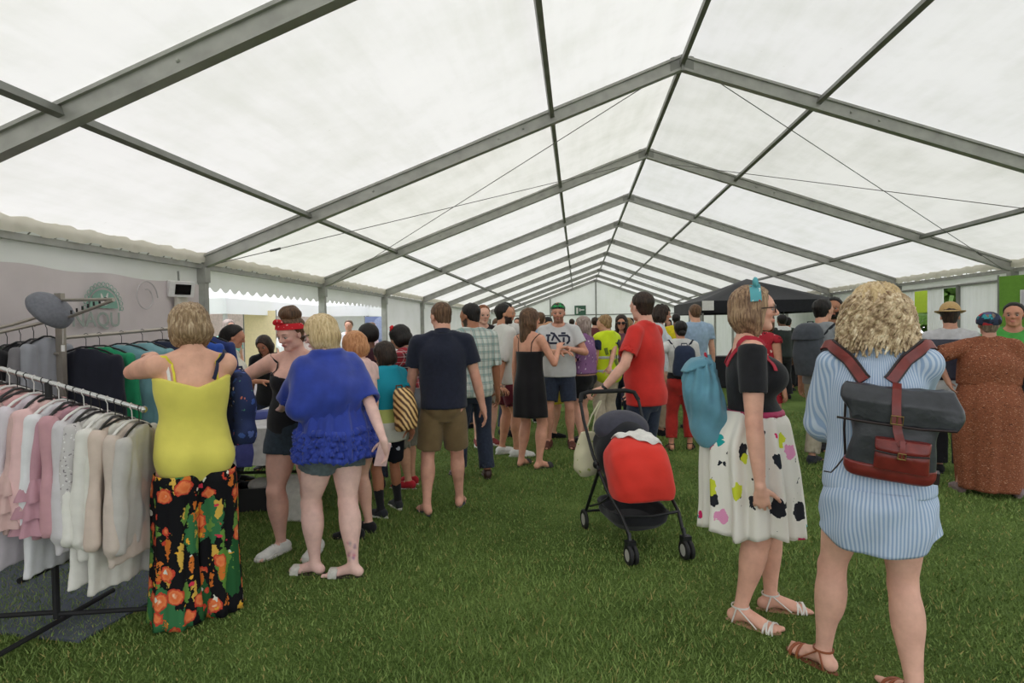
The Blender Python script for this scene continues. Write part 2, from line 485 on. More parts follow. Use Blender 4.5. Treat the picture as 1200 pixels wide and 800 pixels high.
class Grid:
    def __init__(s, lo, hi, h, fine=()):
        s.h = h
        s.ax = [axis_coords(lo[i] - 2 * h, hi[i] + 2 * h, h, [(f[0][i], f[1][i], f[2]) for f in fine]) for i in range(3)]
        s.d = np.full([len(a) for a in s.ax], .5, dtype=np.float32)
    def sl(s, lo, hi):
        r = []
        for i in range(3):
            a = max(0, int(np.searchsorted(s.ax[i], lo[i])) - 1); b = min(len(s.ax[i]), int(np.searchsorted(s.ax[i], hi[i])) + 1)
            if b <= a: return None
            r.append(slice(a, b))
        return tuple(r)
    def xyz(s, sl=None):
        if sl is None: sl = (slice(None),) * 3
        return s.ax[0][sl[0]][:, None, None], s.ax[1][sl[1]][None, :, None], s.ax[2][sl[2]][None, None, :]
    def add(s, prims, off=0., k=None, sub=False, cond=None):
        for p in prims:
            kk = p['k'] if k is None else k
            lo, hi = pbox(p, off); pad = kk + 2.2 * s.h; sl = s.sl(lo - pad, hi + pad)
            if sl is None: continue
            X, Y, Z = s.xyz(sl); q = pdist(p, X, Y, Z, off); c = s.d[sl]
            if cond is not None: q = np.maximum(q, cond(X, Y, Z))
            if sub:
                q = -q
                if kk > 0: hh = np.maximum(kk - np.abs(c - q), 0) / kk; s.d[sl] = np.maximum(c, q) + hh * hh * kk * .25
                else: s.d[sl] = np.maximum(c, q)
            else:
                if kk > 0: hh = np.maximum(kk - np.abs(c - q), 0) / kk; s.d[sl] = np.minimum(c, q) - hh * hh * kk * .25
                else: s.d[sl] = np.minimum(c, q)
        return s
    def clip(s, fn):
        X, Y, Z = s.xyz(); s.d = np.maximum(s.d, fn(X, Y, Z).astype(np.float32)); return s
    def warp(s, fn):
        X, Y, Z = s.xyz(); s.d = s.d + fn(X, Y, Z).astype(np.float32); return s
    def mesh(s):
        d = s.d; neg = d < 0; X, Y, Z = s.ax
        nx, ny, nz = d.shape
        cnt = np.zeros((nx - 1, ny - 1, nz - 1), np.int8)
        for i in (0, 1):
            for j in (0, 1):
                for k in (0, 1): cnt += neg[i:nx - 1 + i, j:ny - 1 + j, k:nz - 1 + k]
        act = (cnt > 0) & (cnt < 8)
        ids = np.full(act.shape, -1, np.int32); n = int(act.sum()); ids[act] = np.arange(n)
        if n == 0: return np.zeros((0, 3)), np.zeros((0, 4), np.int32)
        ci, cj, ck = np.nonzero(act)
        cv = np.stack([d[ci + i, cj + j, ck + k] for i in (0, 1) for j in (0, 1) for k in (0, 1)], 1)
        off = [(i, j, k) for i in (0, 1) for j in (0, 1) for k in (0, 1)]
        acc = np.zeros((n, 3), np.float32); w = np.zeros(n, np.float32)
        for a in range(8):
            for b in range(a + 1, 8):
                if sum(abs(off[a][q] - off[b][q]) for q in range(3)) != 1: continue
                va, vb = cv[:, a], cv[:, b]; m = (va < 0) != (vb < 0)
                t = np.where(m, va / np.where(m, va - vb, 1), 0)
                for q in range(3): acc[:, q] += np.where(m, off[a][q] + (off[b][q] - off[a][q]) * t, 0)
                w += m
        acc /= w[:, None]
        V = np.stack([X[ci] + acc[:, 0] * (X[ci + 1] - X[ci]), Y[cj] + acc[:, 1] * (Y[cj + 1] - Y[cj]), Z[ck] + acc[:, 2] * (Z[ck + 1] - Z[ck])], 1)
        Fs = []
        def quads(m, sgn, c):
            i, j, k = np.nonzero(m)
            if len(i) == 0: return
            q = [ids[i + o[0], j + o[1], k + o[2]] for o in c]
            q = np.stack(q, 1); f = sgn[i, j, k]
            q[f] = q[f][:, ::-1]; Fs.append(q)
        m = neg[:-1, 1:-1, 1:-1] != neg[1:, 1:-1, 1:-1]; quads(m, ~neg[:-1, 1:-1, 1:-1], [(0, 0, 0), (0, 1, 0), (0, 1, 1), (0, 0, 1)])
        m = neg[1:-1, :-1, 1:-1] != neg[1:-1, 1:, 1:-1]; quads(m, ~neg[1:-1, :-1, 1:-1], [(0, 0, 0), (0, 0, 1), (1, 0, 1), (1, 0, 0)])
        m = neg[1:-1, 1:-1, :-1] != neg[1:-1, 1:-1, 1:]; quads(m, ~neg[1:-1, 1:-1, :-1], [(0, 0, 0), (1, 0, 0), (1, 1, 0), (0, 1, 0)])
        F = np.concatenate(Fs); F = F[(F >= 0).all(1)]
        return V, F
def wrinkle(amp, fx=9., fy=9., fz=5., seed=0):
    r = np.random.default_rng(seed); P = r.random(12) * 6.28; D = r.normal(size=(4, 3)) * .5
    def f(X, Y, Z):
        q = np.sin(fx * X + fz * .8 * Z + P[0] + 1.6 * np.sin(4 * Z + P[1])) * np.sin(fy * Y + fz * .6 * Z + P[2] + 1.3 * np.sin(5 * X + P[3]))
        q2 = np.sin(2.1 * fx * (X + D[0, 0] * Y) - 1.7 * fz * Z + P[4]) * np.sin(2.3 * fy * (Y + D[1, 0] * X) + 1.1 * fz * Z + P[5])
        q3 = np.sin(26 * Z + 7 * X + 5 * Y + P[6]) * np.sin(6 * (X + Y) + P[7])
        return amp * (.7 * q + .4 * q2 + .3 * q3)
    return f

# ------------------------------------------------------------------ skin
def skin_mat():
    if 'skin' in MATS: return MATS['skin']
    m, N, L, B = nt('skin'); at = N.new('ShaderNodeAttribute'); at.attribute_name = 'Col'; co = texco(N)
    n = noise(N, L, co, 14, 4, .6)
    c = mixc(N, L, 1.0, at.outputs['Color'], ramp(N, L, n, [(.3, (.86, .80, .80)), (.7, (1.08, 1.05, 1.04))]), 'MULTIPLY')
    L.new(c, B.inputs['Base Color']); B.inputs['Roughness'].default_value = .52; B.inputs['Specular IOR Level'].default_value = .35
    bump(N, L, B, noise(N, L, co, 90, 3), .08, .004)
    MATS['skin'] = m; return m
def eye_mat(iris):
    key = ('eye', iris)
    if key in MATS: return MATS[key]
    m, N, L, B = nt('eye'); co = texco(N); s = N.new('ShaderNodeSeparateXYZ'); L.new(co, s.inputs[0])
    r2 = vmath(N, L, 'SQRT', vmath(N, L, 'ADD', vmath(N, L, 'MULTIPLY', s.outputs[0], s.outputs[0]), vmath(N, L, 'MULTIPLY', s.outputs[2], s.outputs[2])))
    L.new(ramp(N, L, vmath(N, L, 'MULTIPLY', r2, 50.), [(0, (.01, .01, .01)), (.12, (.01, .01, .01)), (.14, lin(iris)), (.30, lin(iris)), (.34, (.36, .33, .31))], 'LINEAR'), B.inputs['Base Color'])
    B.inputs['Roughness'].default_value = .15
    MATS[key] = m; return m

# ------------------------------------------------------------------ people
class Person: pass
LOD = {0: dict(h=.0150, head=.0066, hand=.0053, cl=.0100), 1: dict(h=.022, head=.0125, hand=.0095, cl=.0165), 2: dict(h=.033, head=.020, hand=.020, cl=.026)}
def ik(a, c, l1, l2, pole):
    a, c = A3(a), A3(c); d = c - a; L = np.linalg.norm(d); m = l1 + l2
    if L > m * .999: f = L / (m * .999); l1 *= f; l2 *= f
    u = d / L; x = (l1 ** 2 - l2 ** 2 + L ** 2) / (2 * L); y = math.sqrt(max(0, l1 ** 2 - x ** 2))
    p = A3(pole); p = unit(p - u * (p @ u)); return a + u * x + p * y
def make_person(x, y, face, H, sex='f', lod=1, label='', cat='person', group=None, skin=(224, 176, 150), feet=None, hands=None, head=(0, 0, 0), lean=(0, 0),
                tw=0., belly=1., hips=1., chest=1., arm=1., leg=1., bust=1., poles=None, curl=(.35, .35), iris=(90, 70, 50), brow=None, beard=None, z0=0., child=False, handdir=(None, None), fine_hands=True, fine_head=True,
                lips=(190, 110, 105), pelvis=(0, 0), palm=(None, None), color_fn=None, eyes=True, gaze=None, dz=0., bare_toes=False):
    """face: compass heading, 0 looks away from the viewer down the marquee, 90 to the right, 180 to the viewer"""
    P = Person(); P.H = H; P.sex = sex; P.lod = lod; P.z0 = z0
    f = sex == 'f'
    root = empty('person', (x, y, z0), -math.radians(face), label, cat, group); P.root = root
    P.skin = skin; hs = H * (1.0 if not child else 1.0)
    hh = .137 * H if not child else .165 * H
    P.hh = hh
    # joints
    pelv = A3((pelvis[0], pelvis[1], .53 * H + dz)); sh = A3((pelvis[0] + lean[0], pelvis[1] + lean[1], .815 * H + dz - .5 * (lean[0] ** 2 + lean[1] ** 2) / (.285 * H)))
    up = unit(sh - pelv); tw = math.radians(tw)
    Rt = np.array([unit(np.cross((0, 1, 0), up)), unit(np.cross(up, unit(np.cross((0, 1, 0), up)))), up]).T
    P.Rt = Rt; P.pelv = pelv; P.sh = sh; P.up = up
    side = Rt @ A3((math.cos(tw), math.sin(tw), 0)); fwd = Rt @ A3((-math.sin(tw), math.cos(tw), 0)); P.side = side; P.fwd = fwd
    sw = (.094 if f else .108) * H * chest ** .5
    SHJ = [sh - side * sw - up * .006 * H, sh + side * sw - up * .006 * H]
    hipw = .050 * H * hips ** .5
    feet = feet or ((-.055 * H, 0, 12), (.055 * H, 0, 12))
    HIP = [pelv + A3((-hipw, 0, -.03 * H)), pelv + A3((hipw, 0, -.03 * H))]
    prims = []
    wscale = {'hip': hips, 'w': belly, 'c': chest}
    if f: S = [(.44, 0, .068, .050, 'hip'), (.49, -.006, .098, .066, 'hip'), (.53, -.008, .100, .070, 'hip'), (.58, .0, .084, .060, 'w'), (.63, .003, .073, .054, 'w'), (.68, .0, .077, .056, 'c'), (.735, .0, .088, .060, 'c'), (.775, -.004, .090, .053, 'c'), (.808, -.008, .076, .040, 'c'), (.842, -.010, .036, .032, 'c')]
    else: S = [(.44, 0, .060, .048, 'hip'), (.49, -.005, .088, .064, 'hip'), (.53, -.005, .092, .066, 'hip'), (.58, .0, .086, .060, 'w'), (.63, .002, .084, .058, 'w'), (.68, .0, .090, .060, 'c'), (.735, .0, .100, .066, 'c'), (.775, -.004, .104, .058, 'c'), (.808, -.008, .088, .044, 'c'), (.842, -.010, .040, .036, 'c')]
    if child: S = [(z, o, a * .95, b * 1.0, g) for z, o, a, b, g in S]
    # limits: the section widths grow with the bulk values, the shoulder less
    sec = [((z - .53) * H, 0, o * H + (.012 * H * (wscale[g] - 1) if g == 'w' else 0), a * H * (1 + (wscale[g] - 1) * (.4 if .79 < z < .82 else 0 if z > .82 else 1)), b * H * (1 + (wscale[g] - 1) * (.5 if z > .79 else 1.15)), ) for z, o, a, b, g in S]
    k = .018 * H
    prims.append(loft(pelv, Rt, sec, 'torso', k, tw=(0, tw)))
    P.tsec = sec; P.tw = tw
    tp = lambda u, v, z: pelv + Rt @ (rotz(tw * min(1, max(0, (z - .44) / .39))) @ A3((u * H, v * H, 0)) + A3((0, 0, (z - .53) * H)))
    P.tp = tp
    if f and not child:
        for s in (-1, 1):
            prims.append(ell(tp(s * .040, .044 * chest, .733), A3((.036, .036, .036)) * H * bust, g='torso', k=.03 * H))
            prims.append(ell(tp(s * .044 * hips, -.036 * hips, .508), A3((.044, .044, .046)) * H * hips, g='torso', k=.025 * H))
        if belly > 1.1: prims.append(ell(tp(0, .035, .59), A3((.068, .052, .06)) * H * belly, g='torso', k=.03 * H))
    else:
        for s in (-1, 1):
            prims.append(ell(tp(s * .040, -.034, .505), A3((.040, .040, .042)) * H, g='torso', k=.02 * H))
            if not f: prims.append(ell(tp(s * .045, .028, .745), A3((.042, .034, .035)) * H, g='torso', k=.02 * H))
        if belly > 1.08: prims.append(ell(tp(0, .040, .60), A3((.070, .05, .06)) * H * belly, g='torso', k=.03 * H))
    for s, j in ((-1, 0), (1, 1)):                       # trapezius and shoulder caps
        prims.append(cone(sh + up * .034 * H + side * s * .016 * H - fwd * .010 * H, SHJ[j] + up * .002 * H, (.022 * H, .024 * H), g='torso', k=.02 * H))
    # arms
    ul, fl = .170 * H, .152 * H
    if child: ul, fl = .155 * H, .135 * H
    hands = hands or (None, None); P.wr = []; P.elb = []; P.hd = []
    poles = poles or (None, None)
    fine = []
    for j, s in ((0, -1), (1, 1)):
        a = SHJ[j]
        t = hands[j]
        if t is None: w = a + side * s * .045 * H + A3((0, .02 * H, -(ul + fl) * .985))
        else: w = A3(t)
        po = A3(poles[j]) if poles[j] is not None else (-fwd * 1.0 + side * s * .35 - A3((0, 0, .35)))
        e = ik(a, w, ul, fl, po); P.wr.append(w); P.elb.append(e)
        aw = arm
        r = .9 if f else 1.0
        prims.append(cone(a, e, [.031 * H * aw * (r + .05), .0285 * H * aw * r, .026 * H * aw * r, .0225 * H * aw ** .6 * r], (0, .35, .65, 1), 'uarm%d' % j, .012 * H))
        prims.append(cone(e, w, [.0225 * H * aw ** .6 * r, .0240 * H * aw ** .8 * r, .019 * H * aw ** .5 * r, .0142 * H * r], (0, .25, .7, 1), 'farm%d' % j, .008 * H))
        # the hand
        d = unit(handdir[j]) if handdir[j] is not None else unit(unit(w - e) * .8 + (A3((0, .12, -.3)) if t is None else 0))
        inn = -side * s if t is None else None
        if palm[j] is not None: nrm = A3(palm[j])
        elif inn is not None: nrm = inn + fwd * -.25
        else: nrm = A3((0, 0, -1)) if abs(d[2]) < .7 else -side * s
        nrm = unit(nrm - d * (nrm @ d)); ax = np.cross(d, nrm)       # ax points across the palm
        # thumb side: forward when hanging
        ref = fwd + A3((0, 0, .3)) - side * s * .4
        if ax @ ref < 0: ax = -ax
        P.hd.append((w, d, nrm, ax)); hu = H * (.98 if not f else .92) * (1.0 if not child else .95)
        pc = w + d * .034 * hu
        Rh = np.array([ax, nrm, d]).T
        prims.append(ell(pc, A3((.0235, .0105, .034)) * hu, Rh, 'hand%d' % j, .006 * H))
        prims.append(cone(w, w + d * .02 * hu, (.0150 * hu, .0150 * hu), g='hand%d' % j, k=.008 * H))
        pts = [pc]
        cu = curl[j]
        for q in range(4):
            off = (1.5 - q) * .0122 * hu; base = w + d * (.056 - .002 * abs(q - 1)) * hu + ax * off
            Lq = (.046, .052, .049, .038)[q] * hu; p = base - d * .012 * hu; an = cu * (.6 + .12 * q); dd = d
            dspread = unit(d + ax * (1.5 - q) * .07)
            for si, fr in enumerate((.25, .42, .32, .26)):
                dd = dspread * math.cos(an) + nrm * math.sin(an) if si else dspread
                q2 = p + dd * Lq * fr * (1.0 if si else 1.0)
                prims.append(cone(p, q2, (.0055 * hu * (1 - .06 * si), .0052 * hu * (1 - .08 * si)), g='hand%d' % j, k=.0012 * H)); p = q2
                if si: an += cu * 1.05
            pts.append(p)
        p = w + d * .014 * hu + ax * .016 * hu + nrm * .004 * hu
        td = unit(d * .62 + ax * .72 + nrm * .30)
        for si, (L_, r_) in enumerate(((.026, .0085), (.022, .0066), (.018, .0056))):
            q2 = p + td * L_ * hu; prims.append(cone(p, q2, (r_ * hu, r_ * .88 * hu), g='hand%d' % j, k=.003 * H)); p = q2
            td = unit(td + d * .35 + nrm * cu * .35)
        pts.append(p); pts = np.array(pts)
        if fine_hands and lod < 2: fine.append((pts.min(0) - .015, pts.max(0) + .012, LOD[lod]['hand']))
    # legs
    th, sn = .2315 * H, .2315 * H
    P.knee = []; P.ank = []; P.fd = []
    for j, s in ((0, -1), (1, 1)):
        fx, fy, fa = feet[j][:3]; lift = feet[j][3] if len(feet[j]) > 3 else 0.; heel = feet[j][4] if len(feet[j]) > 4 else 0.
        fa = math.radians(fa) * s; fdv = A3((math.sin(fa), math.cos(fa), 0)) if True else None
        an = A3((fx, fy, .045 * H + lift + heel)); hp = HIP[j]
        kp = feet[j][5] if len(feet[j]) > 5 else None
        kn = ik(hp, an, th, sn, kp if kp is not None else fdv + A3((0, .4, 0)))
        P.knee.append(kn); P.ank.append(an); P.fd.append(fdv)
        lw = leg * (1.08 if f else 1.0)
        prims.append(cone(hp, kn, [.050 * H * lw, .050 * H * lw, .041 * H * lw, .0315 * H * lw ** .6, .030 * H * lw ** .6], (0, .2, .6, .9, 1), 'thigh%d' % j, .014 * H))
        prims.append(cone(kn, an, [.0295 * H * lw ** .6, .0330 * H * lw ** .8, .0320 * H * lw ** .8, .0215 * H * lw ** .5, .0185 * H], (0, .25, .4, .78, 1), 'shin%d' % j, .012 * H))
        cb = kn + (an - kn) * .30 - fdv * .012 * H; prims.append(ell(cb, A3((.026, .024, .062)) * H * lw ** .7, g='shin%d' % j, k=.02 * H))
        prims.append(ell(kn + fdv * .010 * H, A3((.021, .018, .026)) * H, g='shin%d' % j, k=.015 * H))
        # foot
        sd = A3((fdv[1], -fdv[0], 0)); base = A3((an[0], an[1], lift)); hl = heel
        Rf = np.array([sd, fdv, (0, 0, 1)]).T; P.Rf = Rf
        prims.append(ell(base - fdv * .018 * H + A3((0, 0, .020 * H + hl)), A3((.0185, .022, .020)) * H, Rf, 'foot%d' % j, .012 * H))
        prims.append(cone(an - A3((0, 0, .012 * H)) + fdv * .004 * H, base + fdv * .062 * H + A3((0, 0, .017 * H + hl * .15)), (.021 * H, .0165 * H), g='foot%d' % j, k=.014 * H))
        prims.append(ell(base + fdv * .074 * H + A3((0, 0, .0115 * H)), A3((.0265, .028, .0115)) * H, Rf, 'foot%d' % j, .01 * H))
        for q in range(5):
            o = (-.020 + .0098 * q) * s * -1
            tl = (.112, .113, .109, .104, .097)[4 - q] if False else (.114, .112, .108, .102, .095)[q]
            o = (-.0195 + .0098 * q) * s
            p0 = base + fdv * .082 * H + sd * o * H + A3((0, 0, .009 * H)); p1 = base + fdv * tl * H + sd * o * H * 1.05 + A3((0, 0, .0075 * H))
            rr = (.0078, .0058, .0054, .005, .0048)[q] * H
            prims.append(cone(p0, p1, (rr, rr), g='foot%d' % j, k=.0035 * H))
        if bare_toes: fine.append((base - A3((.05, .05, .0)) + fdv * .03, base + A3((.05, .05, .05)) + fdv * .10, .0085))
    # neck and head
    hy, hp_, hr = [math.radians(v) for v in head]
    nb = sh + up * .020 * H - fwd * .010 * H
    Hd = sh + A3((0, 0, .1165 * H if not child else .115 * H)) + fwd * (.016 * H) + (Rt @ A3((0, 0, 0)))
    Hd = Hd + A3((0, 1, 0)) * 0 + (up - A3((0, 0, 1))) * .06 * H
    RH = rotz(-hy) @ rotx(-hp_) @ roty(hr)
    # nodding swings the head forward
    Hd = Hd + (rotz(-hy) @ A3((0, math.sin(hp_) * .05 * H, -abs(math.sin(hp_)) * .02 * H)))
    P.Hd = Hd; P.RH = RH
    hp = lambda x_, y_, z_: Hd + RH @ (A3((x_, y_, z_)) * hh); P.hp = hp
    nr = (.0290 if f else .0345) * H * (1 + .35 * (chest - 1)); P.nr = nr
    prims.append(cone(nb - up * .01 * H, hp(0, -.12, -.22), (nr * 1.08, nr * .97), g='neck', k=.012 * H))
    E = lambda c, r, kk, g='head': ell(hp(*c), A3(r) * hh, RH, g, kk * hh)
    wd = 1.0 if not f else .96
    prims += [E((0, -.07, .14), (.325 * wd, .405, .355), .05), E((0, .10, -.08), (.265 * wd, .27, .34), .08), E((0, .15, .10), (.28 * wd, .265, .25), .08)]
    prims += [E((0, .245, -.385), (.125 if f else .15, .105, .085), .10), E((-.15 * wd, .06, -.28), (.09, .17, .12), .08), E((.15 * wd, .06, -.28), (.09, .17, .12), .08)]
    prims += [E((-.155, .27, -.085), (.085, .08, .075), .08), E((.155, .27, -.085), (.085, .08, .075), .08)]     # cheeks
    body = prims
    P.prims = prims
    lo = np.min([pbox(p, 0)[0] for p in prims], 0); hi = np.max([pbox(p, 0)[1] for p in prims], 0)
    if fine_head: fine.append((Hd - hh * .52, Hd + hh * .52, LOD[lod]['head']))
    G = Grid(lo, hi, LOD[lod]['h'], fine)
    G.add(body)
    # face
    sub = [E((-.135, .435, .005), (.085, .085, .06), .07), E((.135, .435, .005), (.085, .085, .06), .07)]
    G.add(sub, sub=True)
    C = lambda a, b, r, kk: cone(hp(*a), hp(*b), [v * hh for v in r], g='head', k=kk * hh)
    fc = [C((0, .365, .06), (0, .455, -.10), (.035, .052), .05), E((-.052, .405, -.125), (.036, .045, .032), .03), E((.052, .405, -.125), (.036, .045, .032), .03),
          C((-.21, .335, .085), (-.06, .385, .085), (.028, .03), .05), C((.21, .335, .085), (.06, .385, .085), (.028, .03), .05),
          E((0, .365, -.235), (.105, .045, .022), .018), E((0, .362, -.268), (.09, .045, .025), .018), E((-.333 * wd, -.02, -.03), (.03, .075, .115), .02), E((.333 * wd, -.02, -.03), (.03, .075, .115), .02),
          E((-.13, .345, .034), (.080, .055, .030), .015), E((.13, .345, .034), (.080, .055, .030), .015), E((-.13, .325, -.048), (.075, .05, .026), .02), E((.13, .325, -.048), (.075, .05, .026), .02)]
    G.add(fc)
    V, F = G.mesh()
    # colours of the skin itself
    Q = (V - Hd) @ RH / hh
    c = np.tile(np.array(lin(skin)), (len(V), 1))
    def spot(cx, rx, colr, s_=1.0, pw=2):
        w = np.exp(-(((Q - A3(cx)) / A3(rx)) ** 2).sum(1) ** (pw / 2)) * s_; return c * (1 - w[:, None]) + np.array(lin(colr)) * w[:, None]
    isk = np.abs(Q).max(1) < .75
    ruddy = (min(255, skin[0] * 1.0), skin[1] * .84, skin[2] * .82)
    for sx in (-1, 1): c = spot((sx * .17, .30, -.12), (.09, .12, .08), ruddy, .7)
    c = spot((0, .46, -.10), (.05, .06, .05), ruddy, .5)
    c = spot((0, .40, -.250), (.10, .08, .038), lips, .95, 4)
    bc = brow or tuple(v * .42 for v in skin)
    for sx in (-1, 1):
        c = spot((sx * .135, .385, .098 - .0), (.085, .10, .020), bc, .85, 4)
        c = spot((sx * .13, .40, .03), (.085, .08, .014), tuple(v * .35 for v in skin), .8, 4)      # lash line
    if beard:
        q = Q; m = (q[:, 2] < -.10 - .25 * np.clip(q[:, 1] - .05, 0, 1) ) & (q[:, 2] > -.52) & (q[:, 1] > -.02) & ~((np.abs(q[:, 0]) < .10) & (np.abs(q[:, 2] + .25) < .035) & (q[:, 1] > .3)) & ~((np.abs(q[:, 0]) < .07) & (q[:, 2] > -.17)) & (q[:, 2] < -.16 + .35 * (np.abs(q[:, 0]) - .12).clip(0, 1))
        c[m & isk] = np.array(lin(beard))
    # elbows, knees, knuckles a little redder
    for kk_ in P.knee + P.elb:
        w = np.exp(-((V - kk_) ** 2).sum(1) / (.035 * H) ** 2)[:, None] * .30; c = c * (1 - w) + np.array(lin(ruddy)) * w
    if color_fn is not None: c = color_fn(P, V, c)
    P.body = mesh_obj('body', V, F, skin_mat(), root, col=c)
    if eyes:
        for sx in (-1, 1):
            r_ = .058 * hh
            o = MB().sphere((0, 0, 0), 1, 12, 8)
            o.V = [tuple(np.array(v) * r_) for v in o.V]
            ob = o.build('eye', eye_mat(iris), root)
            ob.location = Vector(hp(sx * .13, .330, -.004)); Rg = RH if gaze is None else rotz(-math.radians(gaze[0])) @ rotx(-math.radians(gaze[1])) @ RH
            ob.rotation_euler = Matrix(Rg.tolist()).to_euler()
    return P
def sel(P, *gs): return [p for p in P.prims if any(p['g'].startswith(g) for g in gs)]

# ------------------------------------------------------------------ clothing over the figure
def garment(P, name, groups, off, mat, lo_z=None, hi_z=None, sleeves=None, sleeve_r=.0, neck=None, wr=.003, wf=(11, 11, 7), extra=None, clips=(), seed=0, k=.02, vox=None, hem_r=0., armhole=None, legs=None, taper=None, hollow=True, post=None):
    """cloth shell grown from the body's own field.
    sleeves: (t_end on upper arm or 1+t on forearm) for each arm; legs: t_end of each leg (0..1 thigh, 1..2 shin)"""
    H = P.H; h = vox or LOD[P.lod]['cl']
    pr = sel(P, *groups) if groups else []
    sub = []
    if sleeves is not None:
        for j in (0, 1):
            if sleeves[j] is None: continue
            T = sleeves[j]; a, e, w = (P.prims_a[j] if hasattr(P, 'prims_a') else None) or (None, None, None), P.elb[j], P.wr[j]
            ua = sel(P, 'uarm%d' % j)[0]
            t = min(1, T)
            r = [v * 1.0 + sleeve_r * min(1, x) for v, x in zip(ua['rs'], ua['ts'])]
            c = dict(ua); c['rs'] = r; c['t1'] = t; c['flat'] = T <= 1; c['k'] = .02; pr.append(c)
            if T <= 1:
                s = dict(ua); s['t0'] = max(0, t - .16); s['t1'] = t + .2; s['rs'] = [v - .016 for v in r]; s['flat'] = False; sub.append(s)
            if T > 1:
                fa = dict(sel(P, 'farm%d' % j)[0]); t2 = T - 1; fa['rs'] = [v + sleeve_r for v in fa['rs']]; fa['t1'] = t2; fa['flat'] = True; fa['k'] = .015; pr.append(fa)
                s = dict(fa); s['t0'] = max(0, t2 - .12); s['t1'] = t2 + .2; s['rs'] = [v - .014 for v in fa['rs']]; s['flat'] = False; sub.append(s)
    if legs is not None:
        for j in (0, 1):
            T = legs[j]
            if T is None: continue
            tt = dict(sel(P, 'thigh%d' % j)[0]); t = min(1, T); tt['rs'] = [v + hem_r * min(1, x) for v, x in zip(tt['rs'], tt['ts'])]
            tt['t1'] = t; tt['flat'] = T <= 1; tt['k'] = .012; pr.append(tt)
            if T <= 1 and hollow:
                s = dict(tt); s['t0'] = max(0, t - .10); s['t1'] = t + .2; s['rs'] = [v - .018 for v in tt['rs']]; s['flat'] = False; sub.append(s)
            if T > 1:
                tx = T - 1
                for q in sel(P, 'shin%d' % j):
                    q = dict(q)
                    if q['T'] == 'c':
                        q['rs'] = [max(v, .030 * H * (1 - .0 * x)) * (1 if taper is None else taper(x)) + hem_r for v, x in zip(q['rs'], q['ts'])]; q['t1'] = tx; q['flat'] = True
                        q['k'] = .015; pr.append(q)
                        if hollow:
                            s = dict(q); s['t0'] = max(0, tx - .10); s['t1'] = tx + .15; s['rs'] = [v - .018 for v in q['rs']]; s['flat'] = False; sub.append(s)
    if extra: pr += extra
    lo = np.min([pbox(p, off)[0] for p in pr], 0); hi = np.max([pbox(p, off)[1] for p in pr], 0)
    if lo_z is not None: lo[2] = max(lo[2], lo_z - .02)
    if hi_z is not None: hi[2] = min(hi[2], hi_z + .02)
    G = Grid(lo, hi, h)
    G.add(pr, off)
    if wr: G.warp(wrinkle(wr, *wf, seed=seed))
    if lo_z is not None: G.clip(lambda X, Y, Z: lo_z - Z + 0 * X + 0 * Y)
    if hi_z is not None: G.clip(lambda X, Y, Z: Z - hi_z + 0 * X + 0 * Y)
    for c in clips: G.clip(c)
    if sub: G.add(sub, off, k=0, sub=True)
    if neck is not None: G.add([neck], 0, k=.006, sub=True)
    V, F = G.mesh()
    o = mesh_obj(name, V, F, mat, P.root)
    if post: post(o)
    return o
def crew(P, r=1.25, dz=0., fwd=.012):
    """the neck opening, tipped forward"""
    c = P.sh + P.up * (.045 + dz) * P.H + P.fwd * fwd * P.H
    return ell(c, (P.nr * 1.12 * r, P.nr * 1.25 * r, .022 * P.H), P.Rt @ rotx(-.35))
def headcut(P):
    """keeps shirt cloth below the neck root"""
    return lambda X, Y, Z: (Z - (P.sh[2] + .052 * P.H)) + .30 * ((X - P.sh[0]) * P.fwd[0] + (Y - P.sh[1]) * P.fwd[1])
def tee(P, mat, name='t_shirt', hem=.475, sl=.55, sr=.016, off=.016, neck=None, wr=.004, seed=1, loose=0., **k):
    """hem: height as a share of H"""
    ex = []
    if True:
        s = [list(r) for r in P.tsec]; m = max(r[3] for r in P.tsec[:7]); mb = max(r[4] for r in P.tsec[:7])
        for r in s:
            if r[0] <= .03 * P.H: r[3] += .014; r[4] += .016
            if r[0] <= .21 * P.H and not loose: continue
            if r[0] <= .21 * P.H: r[3] = max(r[3], m * .95) + loose; r[4] = max(r[4], mb * .97) + loose
            elif r[0] <= .25 * P.H: r[3] += loose * .5; r[4] += loose * .7
        ex.append(loft(P.pelv, P.Rt, s, 'torso', .02, tw=(0, P.tw)))
    z0 = hem * P.H + (P.pelv[2] - .53 * P.H)
    sls = sl if isinstance(sl, tuple) else (sl, sl)
    return garment(P, name, ('torso',), off, mat, lo_z=z0, sleeves=sls, sleeve_r=sr, neck=neck or crew(P), wr=wr, seed=seed, clips=[headcut(P)], extra=ex, **k)
def bottoms(P, mat, name='shorts', top=.54, leg=.75, hem=.018, off=.008, wr=.004, seed=2, **k):
    lg = leg if isinstance(leg, tuple) else (leg, leg)
    return garment(P, name, ('torso',), off, mat, hi_z=top * P.H + (P.pelv[2] - .53 * P.H), legs=lg, hem_r=hem, wr=wr, wf=(13, 13, 9), seed=seed, **k)
